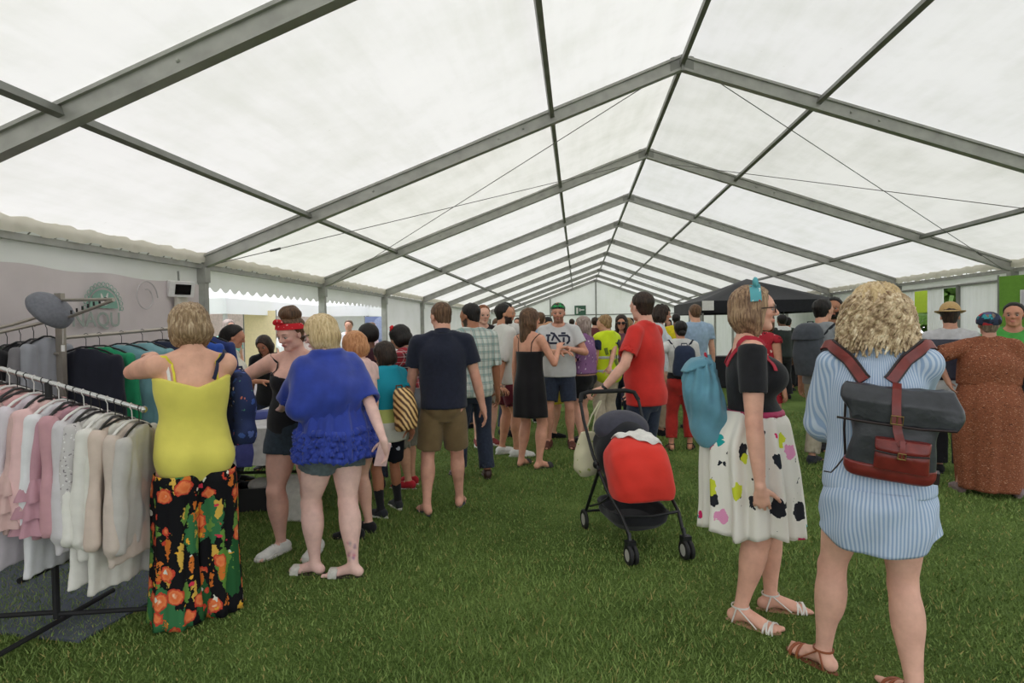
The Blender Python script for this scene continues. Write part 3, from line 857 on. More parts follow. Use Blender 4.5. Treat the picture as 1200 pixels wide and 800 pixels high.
def sheet(name, parent, rings, mat, nth=72, fold=None, thick=.003, sub=0, closed=True, a0=0., a1=2 * math.pi, steps=24):
    """cloth tube through rings (z, cx, cy, a, b); fold(theta, v, z) gives a radial displacement"""
    R = np.array(rings, float); zs = np.linspace(0, 1, steps); t = np.linspace(0, 1, len(R))
    S = np.stack([np.interp(zs, t, R[:, i]) for i in range(R.shape[1])], 1)
    for _ in range(3): S[1:-1] = (S[:-2] + 2 * S[1:-1] + S[2:]) / 4
    V = []; F = []
    n = nth if closed else nth + 1
    for i, (z, cx, cy, a, b) in enumerate(S):
        v = i / (steps - 1)
        for q in range(n):
            th = a0 + (a1 - a0) * q / nth; f = fold(th, v, z) if fold else 0
            dz = 0
            if isinstance(f, tuple): f, dz = f
            V.append((cx + (a + f) * math.cos(th), cy + (b + f) * math.sin(th), z + dz))
    for i in range(steps - 1):
        for q in range(nth):
            a_ = i * n + q; b_ = i * n + ((q + 1) % n if closed else q + 1); F.append((a_, a_ + n, b_ + n, b_))
    o = mesh_obj(name, V, F, mat, parent)
    if thick:
        md = o.modifiers.new('thickness', 'SOLIDIFY'); md.thickness = thick; md.offset = 0
    return o
def hair(P, kind, mat, vol=.07, grooves=34, amp=.012, seed=0, name='hair', extra=None, cuts=None, line=.33, vox=None, nape=-.38, root=None):
    """kinds: short, bob, long, tied, afro"""
    hh = P.hh; hp = P.hp; RH = P.RH
    E = lambda c, r, kk=.08: ell(hp(*c), A3(r) * hh, RH, 'hair', kk * hh)
    v = vol; pr = [E((0, -.07, .15), (.325 + v, .405 + v, .355 + v))] if kind not in ('short', 'tied') else [E((0, -.085, .185), (.318 + v, .395 + v, .322 + v)), E((0, -.20, -.10), (.250 + v * .5, .20 + v * .5, .30), .12)]
    if kind == 'bob': pr += [E((0, -.16, -.12), (.36 + v, .33 + v, .36)), E((-.27, -.02, -.16), (.12 + v * .5, .22, .30)), E((.27, -.02, -.16), (.12 + v * .5, .22, .30))]
    if kind == 'long':
        pr += [E((0, -.22, -.14), (.34 + v, .24 + v, .42)), E((-.27, -.04, -.20), (.11 + v * .4, .20, .42)), E((.27, -.04, -.20), (.11 + v * .4, .20, .42))]
    if kind == 'tied': pr += []
    if extra: pr += extra(P, E)
    lo = np.min([pbox(p, 0)[0] for p in pr], 0); hi = np.max([pbox(p, 0)[1] for p in pr], 0)
    G = Grid(lo, hi, vox or LOD[P.lod]['head'] * 1.05)
    G.add(pr)
    c0 = P.Hd
    def gr(X, Y, Z):
        x = (X - c0[0]) * RH[0, 0] + (Y - c0[1]) * RH[1, 0] + (Z - c0[2]) * RH[2, 0]; y = (X - c0[0]) * RH[0, 1] + (Y - c0[1]) * RH[1, 1] + (Z - c0[2]) * RH[2, 1]; z = (X - c0[0]) * RH[0, 2] + (Y - c0[1]) * RH[1, 2] + (Z - c0[2]) * RH[2, 2]
        th = np.arctan2(x, -y + 1e-6); zz = z / hh
        if kind == 'afro': return amp * hh * (np.sin(70 * x + 2 * np.sin(50 * z)) * np.sin(64 * y + seed) * np.sin(60 * z))
        return amp * hh * (np.sin(th * grooves + 3 * zz + 1.4 * np.sin(zz * 7 + seed)) + .6 * np.sin(th * grooves * .43 + seed + 2.2 * np.sin(3 * zz + 2 * th)))
    G.warp(gr)
    # the face and neck stay clear
    F_ = [ell(hp(0, .42, -.16), A3((.285 if kind not in ('short', 'tied') else .262, .34, line + .16 - (.03 if kind == 'short' else 0))) * hh, RH, k=.03 * hh)]
    if kind in ('short', 'tied', 'afro'):
        def cut(X, Y, Z):
            y = (X - c0[0]) * RH[0, 1] + (Y - c0[1]) * RH[1, 1] + (Z - c0[2]) * RH[2, 1]; z = (X - c0[0]) * RH[0, 2] + (Y - c0[1]) * RH[1, 2] + (Z - c0[2]) * RH[2, 2]
            return np.maximum(nape * hh - z, (-.03 * hh - z) * .55 + (y + .02 * hh) * .9)
        if kind != 'afro' or True: G.clip(cut)
    else: F_.append(ell(hp(0, .32, -.48), A3((.26, .34, .30)) * hh, RH, k=.03 * hh))
    G.add(F_, sub=True)
    if cuts: cuts(G, P, E)
    if kind == 'tied' and extra: G.add(extra(P, E), k=.02 * hh)
    V, F = G.mesh()
    return mesh_obj(name, V, F, mat, P.root)
def shoes(P, style, mat, sole=None, js=(0, 1), sock=None, sock_h=.08, name=None, lace=None):
    H = P.H; out = []
    for j in js:
        base = A3((P.ank[j][0], P.ank[j][1], min(p['c'][2] for p in P.prims if p['g'] == 'foot%d' % j and p['T'] == 'e') - .0115 * H)); fdv = P.fd[j]; sd = A3((fdv[1], -fdv[0], 0)); Rf = np.array([sd, fdv, (0, 0, 1)]).T
        if style in ('sneaker', 'shoe'):
            pr = [ell(base - fdv * .020 * H + A3((0, 0, .024 * H)), A3((.024, .026, .028)) * H, Rf, k=.012 * H), ell(base + fdv * .035 * H + A3((0, 0, .020 * H)), A3((.024, .055, .026)) * H, Rf, k=.012 * H),
                  ell(base + fdv * .085 * H + A3((0, 0, .014 * H)), A3((.0285, .036, .017 if style == 'sneaker' else .014)) * H, Rf, k=.012 * H),
                  cone(base + A3((0, 0, .03 * H)), P.ank[j] + A3((0, 0, .002 * H)), (.024 * H, .0235 * H), k=.01 * H)]
            top = base[2] + .052 * H
            lo = np.min([pbox(p, 0)[0] for p in pr], 0); hi = np.max([pbox(p, 0)[1] for p in pr], 0)
            G = Grid(lo, hi, (.0075, .013, .020)[P.lod]); G.add(pr)
            G.clip(lambda X, Y, Z: Z - top - .5 * ((X - base[0]) * -fdv[0] + (Y - base[1]) * -fdv[1]) * 0 + 0 * X + 0 * Y); G.clip(lambda X, Y, Z: base[2] + .002 - Z + 0 * X + 0 * Y)
            V, F = G.mesh(); sh_ = mesh_obj('shoe', V, F, mat, P.root); out.append(sh_)
            G = Grid(lo - .004, A3((hi[0] + .004, hi[1] + .004, base[2] + .02 * H)), (.0085, .014, .020)[P.lod])
            G.add([ell(base + fdv * .035 * H + A3((0, 0, .004 * H)), A3((.0245, .088, .03)) * H, Rf, k=.01 * H), ell(base + fdv * .078 * H + A3((0, 0, .004 * H)), A3((.031, .045, .03)) * H, Rf, k=.02 * H)])
            G.clip(lambda X, Y, Z: Z - base[2] - (.015 if style == 'sneaker' else .009) * H + 0 * X + 0 * Y); G.clip(lambda X, Y, Z: base[2] - .001 - Z + 0 * X + 0 * Y)
            V, F = G.mesh(); mesh_obj('sole', V, F, sole or mat, sh_)
            if lace is not None and P.lod == 0:
                for q in range(4):
                    c = base + fdv * (.040 + .011 * q) * H + A3((0, 0, (.0475 - .0035 * q) * H))
                    MB().tube([c - sd * .011 * H - A3((0, 0, .004)), c + A3((0, 0, .003)), c + sd * .011 * H - A3((0, 0, .004))], .0022, 5).build('lace', lace, sh_)
        else:
            # an open sandal: shaped sole and straps
            th = .010 if style != 'wedge' else .012
            out_pts = []
            for q in range(28):
                t = q / 28 * 2 * math.pi; yy = .036 + .080 * math.sin(t); wdt = .024 + .006 * math.sin(t)
                out_pts.append(base + fdv * yy * H + sd * wdt * math.cos(t) * H)
            V = []; F = []
            for z in (-.006, th - .006 + .0):
                for p in out_pts: V.append(p + A3((0, 0, z + .001)))
            n = 28
            for q in range(n): F.append((q, (q + 1) % n, n + (q + 1) % n, n + q))
            F.append(tuple(range(n))[::-1]); F.append(tuple(range(n, 2 * n)))
            s_ = mesh_obj('sandal' if style != 'flip' else 'flip_flop', V, F, sole or mat, P.root, smooth=False); out.append(s_)
            def arc(yc, w, hgt, rad=.0028, name_='strap', wide=.012, y2=None):
                pts = []; ups = []
                for q in range(9):
                    t = math.pi * q / 8; pts.append(base + fdv * (yc + ((y2 or yc) - yc) * q / 8) * H + sd * -math.cos(t) * w * H + A3((0, 0, .002 + math.sin(t) ** .8 * hgt * H)))
                    ups.append(A3((0, 0, 1)) * math.sin(t) - sd * math.cos(t))
                MB().ribbon(pts, wide, [tuple(u) for u in ups], .004).build(name_, mat, s_)
            if style == 'slide': arc(.074, .031, .030, wide=.055)
            elif style == 'flip':
                c = base + fdv * .092 * H + sd * (-.010 if j else .010) * H + A3((0, 0, .016 * H))
                for sx in (-1, 1):
                    MB().tube([c, base + fdv * .06 * H + sd * sx * .018 * H + A3((0, 0, .030 * H)), base + fdv * .035 * H + sd * sx * .026 * H + A3((0, 0, .004 * H))], .0045, 6).build('strap', mat, s_)
            else:
                if style == 'strappy':
                    for yc, y2 in ((.100, .088), (.088, .098), (.082, .072), (.070, .084)): arc(yc, .029, .0245, wide=.009, y2=y2)
                else: arc(.082, .030, .026, wide=.014); arc(.062, .028, .033, wide=.012)
                a = P.ank[j] + A3((0, 0, .006 * H)); pts = [a + (sd * math.cos(t) * .0235 + fdv * math.sin(t) * .0255) * H for t in np.linspace(0, 2 * math.pi, 15)]
                MB().ribbon(pts, .008, [tuple(unit(p - a)) for p in pts], .003).build('ankle_strap', mat, s_)
                for sx in (-1, 1): MB().tube([a + sd * sx * .022 * H - fdv * .004 * H, base - fdv * .018 * H + sd * sx * .022 * H + A3((0, 0, .004 * H))], .004, 6).build('strap', mat, s_)
                MB().tube([a + sd * -.022 * H, base + fdv * .055 * H - sd * .026 * H + A3((0, 0, .006 * H))], .0035, 6).build('strap', mat, s_)
                MB().tube([a + sd * .022 * H, base + fdv * .055 * H + sd * .026 * H + A3((0, 0, .006 * H))], .0035, 6).build('strap', mat, s_)
        if sock is not None:
            a = P.ank[j]; kn = P.knee[j]; t = sock_h / (.24)
            sp = dict(sel(P, 'shin%d' % j)[0]); sp['t0'] = 1 - t; sp['k'] = .01
            ex = [sp, cone(a, base + fdv * .03 * H + A3((0, 0, .02 * H)), (.021 * H, .02 * H), k=.01)]
            lo = np.min([np.minimum(a, a + (kn - a) * t) - .06, pbox(ex[1], .004)[0]], 0); hi = np.maximum(a, a + (kn - a) * t) + .06
            G = Grid(lo, hi, (.0075, .013, .020)[P.lod]); G.add(ex, .004)
            u_ = unit(kn - a); zc = a + (kn - a) * t
            G.clip(lambda X, Y, Z: (X - zc[0]) * u_[0] + (Y - zc[1]) * u_[1] + (Z - zc[2]) * u_[2])
            V, F = G.mesh(); mesh_obj('sock', V, F, sock, P.root)
    return out
# ------------------------------------------------------------------ patterned cloths
def plaid_mat(name, base, bands, sc=60.):
    m, N, L, B = nt(name); co = texco(N); s = N.new('ShaderNodeSeparateXYZ'); L.new(co, s.inputs[0]); c = tuple(lin(base)); cur = None
    for ax, per, w, col, ph in bands:
        src = s.outputs[2] if ax == 'z' else vmath(N, L, 'ADD', s.outputs[0], vmath(N, L, 'MULTIPLY', s.outputs[1], .6))
        f = vmath(N, L, 'FRACT', vmath(N, L, 'ADD', vmath(N, L, 'DIVIDE', src, per), ph)); f = vmath(N, L, 'LESS_THAN', f, w)
        cur = mixc(N, L, vmath(N, L, 'MULTIPLY', f, .6), cur if cur is not None else c, lin(col))
    L.new(cur, B.inputs['Base Color']); B.inputs['Roughness'].default_value = .9; bump(N, L, B, noise(N, L, co, 18, 4), .25, .01); return m
def spots_mat(name, base, layers, rough=.88, coord='Object', bs=.25):
    """layers: (scale, radius, [colours], threshold share, stretch, seed)"""
    m, N, L, B = nt(name); co = texco(N, coord); cur = lin(base); 
    wob = noise(N, L, co, 28, 2, .5, 'Color')
    for sc, rad, cols, share, stretch, seed in layers:
        mp = mapping(N, L, co, stretch, (seed * .3, seed * .2, seed * .7), (seed * 1.3, seed * .7, seed))
        mx = N.new('ShaderNodeMix'); mx.data_type = 'VECTOR'; mx.inputs[0].default_value = .045; L.new(mp, mx.inputs[4]); L.new(wob, mx.inputs[5])
        v = N.new('ShaderNodeTexVoronoi'); L.new(mx.outputs[1], v.inputs['Vector']); v.inputs['Scale'].default_value = sc
        sp = N.new('ShaderNodeSeparateColor'); L.new(v.outputs['Color'], sp.inputs[0])
        f = vmath(N, L, 'MULTIPLY', vmath(N, L, 'LESS_THAN', v.outputs['Distance'], rad), vmath(N, L, 'LESS_THAN', sp.outputs[0], share))
        k = len(cols); r = ramp(N, L, sp.outputs[1], [(i / k, lin(c)) for i, c in enumerate(cols)], 'CONSTANT')
        cur = mixc(N, L, f, cur, r)
    L.new(cur, B.inputs['Base Color']); B.inputs['Roughness'].default_value = rough; B.inputs['Specular IOR Level'].default_value = .25
    bump(N, L, B, noise(N, L, co, 16, 4), bs, .01); return m
def stripe_mat(name, a, b, per=.011, share=.5):
    m, N, L, B = nt(name); co = texco(N); s = N.new('ShaderNodeSeparateXYZ'); L.new(co, s.inputs[0])
    at2 = N.new('ShaderNodeMath'); at2.operation = 'ARCTAN2'; L.new(s.outputs[0], at2.inputs[0]); L.new(vmath(N, L, 'MULTIPLY', s.outputs[1], -1.), at2.inputs[1])
    src = vmath(N, L, 'ADD', vmath(N, L, 'MULTIPLY', at2.outputs[0], .17), vmath(N, L, 'MULTIPLY', noise(N, L, co, 4, 2), .012))
    w = vmath(N, L, 'SINE', vmath(N, L, 'MULTIPLY', src, 6.283 / per))
    L.new(ramp(N, L, vmath(N, L, 'ADD', vmath(N, L, 'MULTIPLY', w, .5), .5), [(.35, lin(a)), (.65, lin(b))]), B.inputs['Base Color'])
    B.inputs['Roughness'].default_value = .85; B.inputs['Specular IOR Level'].default_value = .25; bump(N, L, B, noise(N, L, co, 15, 4), .3, .012); return m
def flower_mat(name):
    """black ground, large green leaves, orange flowers with pale centres, red and yellow small blooms"""
    m, N, L, B = nt(name); co = texco(N); cur = lin((20, 20, 24))
    wob = noise(N, L, co, 22, 3, .6, 'Color')
    def vor(sc, seed, stretch=(1, 1, 1), amt=.06):
        mp = mapping(N, L, co, stretch, (seed * .5, seed * .9, seed * .4), (seed, seed * .7, seed * 1.9))
        mx = N.new('ShaderNodeMix'); mx.data_type = 'VECTOR'; mx.inputs[0].default_value = amt; L.new(mp, mx.inputs[4]); L.new(wob, mx.inputs[5])
        v = N.new('ShaderNodeTexVoronoi'); L.new(mx.outputs[1], v.inputs['Vector']); v.inputs['Scale'].default_value = sc
        sp = N.new('ShaderNodeSeparateColor'); L.new(v.outputs['Color'], sp.inputs[0]); return v, sp
    v, sp = vor(8.5, 1., (1, 1, .5)); gr = ramp(N, L, sp.outputs[1], [(0, lin((40, 92, 52))), (.4, lin((58, 118, 74))), (.75, lin((96, 140, 60)))], 'CONSTANT')
    cur = mixc(N, L, vmath(N, L, 'MULTIPLY', vmath(N, L, 'LESS_THAN', v.outputs['Distance'], .5), vmath(N, L, 'LESS_THAN', sp.outputs[0], .8)), cur, gr)
    v, sp = vor(20, 2.3, (1, 1, .35)); gr = ramp(N, L, sp.outputs[1], [(0, lin((110, 150, 70))), (.4, lin((215, 120, 50))), (.7, lin((220, 180, 80)))], 'CONSTANT')
    cur = mixc(N, L, vmath(N, L, 'MULTIPLY', vmath(N, L, 'LESS_THAN', v.outputs['Distance'], .36), vmath(N, L, 'LESS_THAN', sp.outputs[0], .85)), cur, gr)
    v, sp = vor(10, 4.1, (1, 1, 1), .05)
    pet = ramp(N, L, v.outputs['Distance'], [(0, lin((250, 225, 205))), (.07, lin((245, 190, 150))), (.13, lin((232, 112, 62))), (.28, lin((238, 138, 84))), (.36, lin((205, 70, 52)))])
    cur = mixc(N, L, vmath(N, L, 'MULTIPLY', vmath(N, L, 'LESS_THAN', v.outputs['Distance'], .40), vmath(N, L, 'LESS_THAN', sp.outputs[0], .72)), cur, pet)
    v, sp = vor(24, 6.7)
    col = ramp(N, L, sp.outputs[1], [(0, lin((214, 60, 84))), (.35, lin((240, 180, 60))), (.7, lin((225, 225, 210)))], 'CONSTANT')
    cur = mixc(N, L, vmath(N, L, 'MULTIPLY', vmath(N, L, 'LESS_THAN', v.outputs['Distance'], .32), vmath(N, L, 'LESS_THAN', sp.outputs[0], .22)), cur, col)
    L.new(cur, B.inputs['Base Color']); B.inputs['Roughness'].default_value = .85; B.inputs['Specular IOR Level'].default_value = .2; bump(N, L, B, noise(N, L, co, 15, 4), .25, .01); return m
def denim(name, rgb): return cloth(name, rgb, .85, .22, .35, 40)
M_denim = denim('denim_dark', (52, 64, 76)); M_jeans = denim('jeans_navy', (44, 52, 70)); M_denim_l = denim('denim_faded', (92, 104, 108))
M_white_sh = cloth('canvas_white', (222, 222, 218)); M_rubber = plain('rubber_white', (214, 212, 206), .7); M_rubber_b = plain('rubber_black', (28, 28, 30), .7)
M_black = cloth('jersey_black', (26, 26, 30), var=.2); M_metal = plain('chrome_metal', (190, 190, 188), .25, .9); M_brass = plain('old_brass', (150, 125, 80), .35, .8)
M_glassframe = plain('dark_frame', (40, 26, 24), .3); M_lens = plain('dark_lens', (30, 22, 18), .1)
def loc(x, y, face, p):
    a = math.radians(face); dx, dy = p[0] - x, p[1] - y; c, s = math.cos(a), math.sin(a)
    return (c * dx - s * dy, s * dx + c * dy, p[2])
def strap_over(P, pts, w, mat, name='strap', off=.012, parent=None, t=.004, groups=('torso',)):
    """a strap laid over the body through (u,v,z) torso points, pushed out on to the surface"""
    out = []; ups = []
    pr = sel(P, *groups)
    dense = []
    for a, b in zip(pts[:-1], pts[1:]):
        for q in range(8): dense.append(tuple(a[i] + (b[i] - a[i]) * q / 8 for i in range(3)))
    dense.append(pts[-1])
    for (u, v, z) in dense:
        p = P.tp(u, v, z); c = P.tp(u * .35, 0, z - .02 if z > .78 else z)
        d = unit(p - c)
        def D(q): return min(float(pdist(r, q[0], q[1], q[2], 0.)) for r in pr)
        lo_, hi_ = 0., .4
        q = c
        for _ in range(22):
            m_ = (lo_ + hi_) / 2
            if D(c + d * m_) < off: lo_ = m_
            else: hi_ = m_
        out.append(c + d * lo_); ups.append(tuple(d))
    return MB().ribbon(out, w, ups, t).build(name, mat, parent or P.root)
def glasses(P, sun=False, frame=None):
    hh = P.hh; f = MB()
    fr = frame or M_glassframe
    for s in (-1, 1):
        pts = [P.hp(s * .14 + .105 * math.cos(t), .425 - .02 * abs(math.cos(t)) * (s * math.cos(t) > 0), .0 + .08 * math.sin(t)) for t in np.linspace(0, 2 * math.pi, 13)]
        f.tube(pts, .0032 if P.lod == 0 else .0045, 5)
        f.tube([P.hp(s * .24, .41, .03), P.hp(s * .345, .2, .03), P.hp(s * .355, -.02, .02), P.hp(s * .35, -.07, -.05)], .003 if P.lod == 0 else .0045, 5)
    f.tube([P.hp(-.04, .44, .02), P.hp(.04, .44, .02)], .003, 5)
    o = f.build('sunglasses' if sun else 'glasses', fr, P.root)
    if sun:
        l = MB()
        for s in (-1, 1): l.sphere(P.hp(s * .14, .42, 0), (.10 * hh, .012, .075 * hh), 10, 6, Matrix(P.RH.tolist()))
        l.build('lens', M_lens, o)
    return o
def quick_hair_bun(P, mat, c, r, name='bun'):
    hh = P.hh; G = Grid(P.hp(*c) - r * 1.6, P.hp(*c) + r * 1.6, LOD[P.lod]['head']); q = P.hp(*c)
    G.add([ell(q, (r, r, r * .85))]); G.warp(lambda X, Y, Z: .004 * np.sin(70 * (X - q[0]) + 60 * (Z - q[2])) * np.sin(60 * (Y - q[1]) - 30 * (Z - q[2])))
    V, F = G.mesh(); return mesh_obj(name, V, F, mat, P.root)

# ------------------------------------------------------------------ the five near figures
# 1 woman in the yellow top at the racks
x, y, fa = -3.05, 2.99, -46
P = make_person(x, y, fa, 1.645, 'f', 0, 'woman in yellow strappy top and black floral trousers reaching into the clothes racks', skin=(226, 176, 152),
    hands=(loc(x, y, fa, (-3.45, 3.24, 1.37)), loc(x, y, fa, (-3.30, 3.36, 1.05))), poles=((-.24, -.10, -.13), (1, -.3, -.6)), handdir=((-.1, 1, .1), None), head=(-8, 12, 0), belly=1.12, hips=1.02, chest=1.12, arm=1.22, leg=1.05,
    feet=((-.10, 0, 14), (.10, .02, 14)), eyes=False)
Y_ = cloth('yellow_jersey', (222, 212, 100), .85, .06, .3, 9)
garment(P, 'camisole', ('torso',), .022, Y_, lo_z=.447 * P.H, hi_z=.775 * P.H, wr=.006, wf=(5, 5, 15), seed=4, clips=[lambda X, Y, Z: Z - (.742 * 1.645) - .35 * np.abs(X) - .0 * Y + .25 * np.clip(-Y, 0, .2) * 0])
M_yst = cloth('yellow_strap', (226, 214, 72)); M_wst = cloth('white_strap', (232, 230, 228))
for s in (-1, 1): strap_over(P, [(s * .062, -.06, .755), (s * .066, -.055, .79), (s * .067, -.02, .835), (s * .060, .05, .78)], .011, M_yst, 'shoulder_strap', .006)
strap_over(P, [(-.080, -.06, .750), (-.084, -.05, .79), (-.082, -.01, .832), (-.075, .05, .79)], .016, M_wst, 'bra_strap', .005)
M_flower = flower_mat('tropical_flower_print')
def yfold(th, v, z): return .012 * v * math.sin(7 * th + 1.1) + .008 * v * math.sin(13 * th + 2 + 2 * v)
for s, j in ((-1, 0), (1, 1)):
    ax, ay = P.ank[j][0], P.ank[j][1]
    sheet('trouser_leg', P.root, [(.475 * P.H, s * .085, -.012, .106, .138), (.45 * P.H, s * .085, -.012, .112, .146), (.40 * P.H, s * .090, -.005, .112, .135), (.25 * P.H, s * .10, ay * .6, .102, .120), (.10 * P.H, ax, ay, .112, .135), (.012, ax, ay + .01, .122, .150)], M_flower, fold=yfold, nth=64)
garment(P, 'waistband', ('torso',), .010, M_flower, lo_z=.46 * P.H, hi_z=.52 * P.H, wr=.0)
shoes(P, 'sneaker', M_black, M_rubber_b)
bobm = hair_mat('highlight')
hair(P, 'bob', bobm, .10, 30, .014, 3, nape=-.3)
hb = MB(); pts = [P.hp(.37 * math.cos(t), .10, .12 + .40 * math.sin(t)) for t in np.linspace(.25, math.pi - .25, 15)]
hb.tube(pts, .006, 6); hb.build('hair_band', M_black, P.root)
yellow = P

# 2 woman with the red headband
x, y, fa = -2.93, 3.92, 178
P = make_person(x, y, fa, 1.60, 'f', 0, 'woman with red knotted headband, black camisole and denim shorts, looking down', skin=(228, 184, 168),
    hands=(loc(x, y, fa, (-2.72, 3.98, .84)), loc(x, y, fa, (-3.42, 3.72, 1.20))), poles=((-.6, -1, -.3), (.6, -1, -.5)), handdir=(None, (.9, .4, .0)), head=(22, 16, 0), belly=1.34, hips=1.22, chest=1.18, arm=1.25, leg=1.22, bust=1.12,
    feet=((-.12, 0, 0), (.12, .02, 28)), iris=(70, 90, 100), brow=(110, 78, 60), lips=(196, 104, 104), gaze=(8, 18))
garment(P, 'camisole', ('torso',), .009, M_black, lo_z=.515 * P.H, hi_z=.79 * P.H, wr=.004, wf=(7, 7, 14), seed=9, clips=[lambda X, Y, Z: Z - (.742 * 1.6) - .30 * np.abs(X)])
for s in (-1, 1): strap_over(P, [(s * .062, .06, .755), (s * .064, .05, .79), (s * .066, -.01, .835), (s * .058, -.05, .78)], .013, M_black, 'shoulder_strap', .011)
bottoms(P, M_denim, top=.575, leg=.36, hem=.016, off=.012)
shoes(P, 'sneaker', M_white_sh, M_rubber, lace=M_rubber)
hair(P, 'tied', hair_mat('brown'), .055, 40, .010, 2, line=.30)
quick_hair_bun(P, hair_mat('brown'), (0.03, -.18, .58), .072)
M_red = spots_mat('red_spotted_cotton', (196, 38, 48), [(60, .25, [(230, 200, 200)], .35, (1, 1, 1), 2.)])
pts = [P.hp(.385 * math.sin(t), .02 + .415 * math.cos(t) - .06, .24 + .09 * math.cos(t)) for t in np.linspace(0, 2 * math.pi, 29)]
MB().ribbon(pts, .040, [tuple(P.RH @ unit((math.sin(t), math.cos(t), .35))) for t in np.linspace(0, 2 * math.pi, 29)], .008).build('headband', M_red, P.root)
for s in (-1, 1): MB().sphere(P.hp(.05 + s * .09, .34, .47), (.028, .012, .018), 10, 6, Matrix((P.RH @ roty(s * .5)).tolist())).build('headband_knot', M_red, P.root)

# 3 blonde woman in the blue blouse
x, y, fa = -2.54, 3.60, -52
def tattoo(P, V, c):
    q = P.knee[1] + (P.ank[1] - P.knee[1]) * .80
    r = np.random.default_rng(2)
    for i in range(26):
        p = q + A3((-.02, -.03, 0)) + r.normal(size=3) * A3((.02, .02, .034)); w = np.exp(-((V - p) ** 2).sum(1) / .009 ** 2)[:, None] * .85
        col = [(190, 80, 120), (60, 110, 130), (70, 60, 80), (120, 70, 140)][i % 4]; c = c * (1 - w) + np.array(lin(col)) * w
    q = P.ank[1] + A3((-.02, .02, -.01))
    for i in range(7):
        p = q + r.normal(size=3) * A3((.012, .02, .02)); w = np.exp(-((V - p) ** 2).sum(1) / .007 ** 2)[:, None] * .8; c = c * (1 - w) + np.array(lin((60, 55, 75))) * w
    return c
P = make_person(x, y, fa, 1.60, 'f', 0, 'blonde woman from behind in a royal blue blouse with ruffled hem', skin=(236, 200, 190),
    hands=(loc(x, y, fa, (-2.95, 3.75, 1.0)), loc(x, y, fa, (-2.19, 3.50, .84))), poles=((-.5, -.3, -1.0), (.5, -.8, -.6)), handdir=(None, (.25, .25, -.9)), head=(-36, 14, 0), lean=(-.02, .03), belly=1.35, hips=1.22, chest=1.12, arm=1.1, leg=1.16,
    feet=((-.10, .08, 34), (.04, -.13, -40)), color_fn=tattoo, brow=(170, 130, 90), iris=(80, 110, 130))
M_blue = cloth('royal_blue_chiffon', (44, 64, 156), .7, .18, .35, 12, .3)
H = P.H
cx, cy = 0, -.02
shc = P.sh
def bfold(th, v, z): return (.010 + .018 * v) * math.sin(11 * th + 2.0 * v) * (.3 + .7 * v) + .006 * math.sin(23 * th + 3 * v)
def bodyclips(P): return None
garment(P, 'blouse', ('torso',), .016, M_blue, lo_z=.56 * H, wr=.007, wf=(21, 21, 2), seed=5, clips=[headcut(P)], neck=crew(P, 1.5), sleeves=(1.0, .98), sleeve_r=.022, vox=.009,
        extra=[loft(P.pelv, P.Rt, [(.03 * H, 0, -.015, .175, .145), (.085 * H, 0, -.015, .172, .140), (.11 * H, 0, -.02, .190, .155), (.15 * H, 0, -.03, .212, .172), (.20 * H, 0, -.03, .205, .160), (.25 * H, 0, -.02, .180, .120), (.29 * H, 0, -.015, .125, .075), (.315 * H, 0, -.01, .06, .05)], k=.05),
               cone(P.tp(-.10, -.02, .78), P.tp(-.135, -.02, .665), (.045, .062), k=.05), cone(P.tp(.10, -.02, .78), P.tp(.125, -.02, .67), (.045, .055), k=.05)])
sheet('blouse_skirt', P.root, [(.665 * H, 0, -.01, .205, .165), (.635 * H, 0, -.012, .185, .150), (.60 * H, 0, -.015, .21, .175), (.54 * H, 0, -.02, .225, .20), (.462 * H, 0, -.02, .232, .212)], M_blue, fold=bfold, nth=110)
pts = [P.tp(.117 * math.cos(t), -.007 + .094 * math.sin(t), .632 + .003 * math.sin(3 * t)) for t in np.linspace(0, 2 * math.pi, 40)]
MB().tube(pts, .009, 7).build('waist_cord', M_blue, P.root)
rg = random.Random(8)
for row in range(6):                                       # the ruffles of the hem, row over row
    z = .565 * H - row * .029; V = []; F = []; n = 260; ph = rg.random() * 6
    for q in range(n):
        th = q / n * 6.283; wob = .010 * math.sin(th * 5 + ph)
        for k_, (dr, dz) in enumerate(((0, .012), (.016, .0), (.028, -.014), (.020, -.030))):
            r_ = 1 + 0; f_ = .014 * math.sin(th * 31 + ph + row + k_ * .25) * (k_ / 3) + .009 * math.sin(th * 53 + ph * 2) * (k_ / 3)
            V.append(((.214 + row * .0035 + dr + f_) * math.cos(th), -.02 + (.186 + row * .0045 + dr + f_) * math.sin(th), z + dz + wob + f_ * .6))
    for q in range(n):
        q2 = (q + 1) % n
        for k_ in range(3): F.append((q * 4 + k_, q * 4 + k_ + 1, q2 * 4 + k_ + 1, q2 * 4 + k_))
    mesh_obj('ruffle', V, F, M_blue, P.root)
bottoms(P, M_denim_l, top=.56, leg=.40, hem=.022, off=.012)
shoes(P, 'slide', plain('grey_leather', (200, 198, 190), .5, var=.2), plain('sole_dark', (52, 40, 38), .7))
hair(P, 'bob', hair_mat('blonde'), .075, 30, .012, 5, extra=lambda P, E: [E((0, -.26, -.28), (.33, .20, .34)), E((.02, -.34, .14), (.24, .17, .17))])
glasses(P)
ph_ = MB().box((0, 0, 0), (.075, .012, .15)).build('phone', plain('phone_case_pink', (226, 190, 190), .4), None)
w, d, nr_, ax_ = P.hd[1]
R_ = Matrix.Rotation(-math.radians(fa), 4, 'Z')
pw = R_ @ Vector(w + d * .085 + nr_ * .018); ph_.location = (x + pw.x, y + pw.y, pw.z); ph_.rotation_euler = (.3, .15, .6)
tag(ph_, 'phone in a pale pink case held low by the woman in the blue blouse', 'phone')

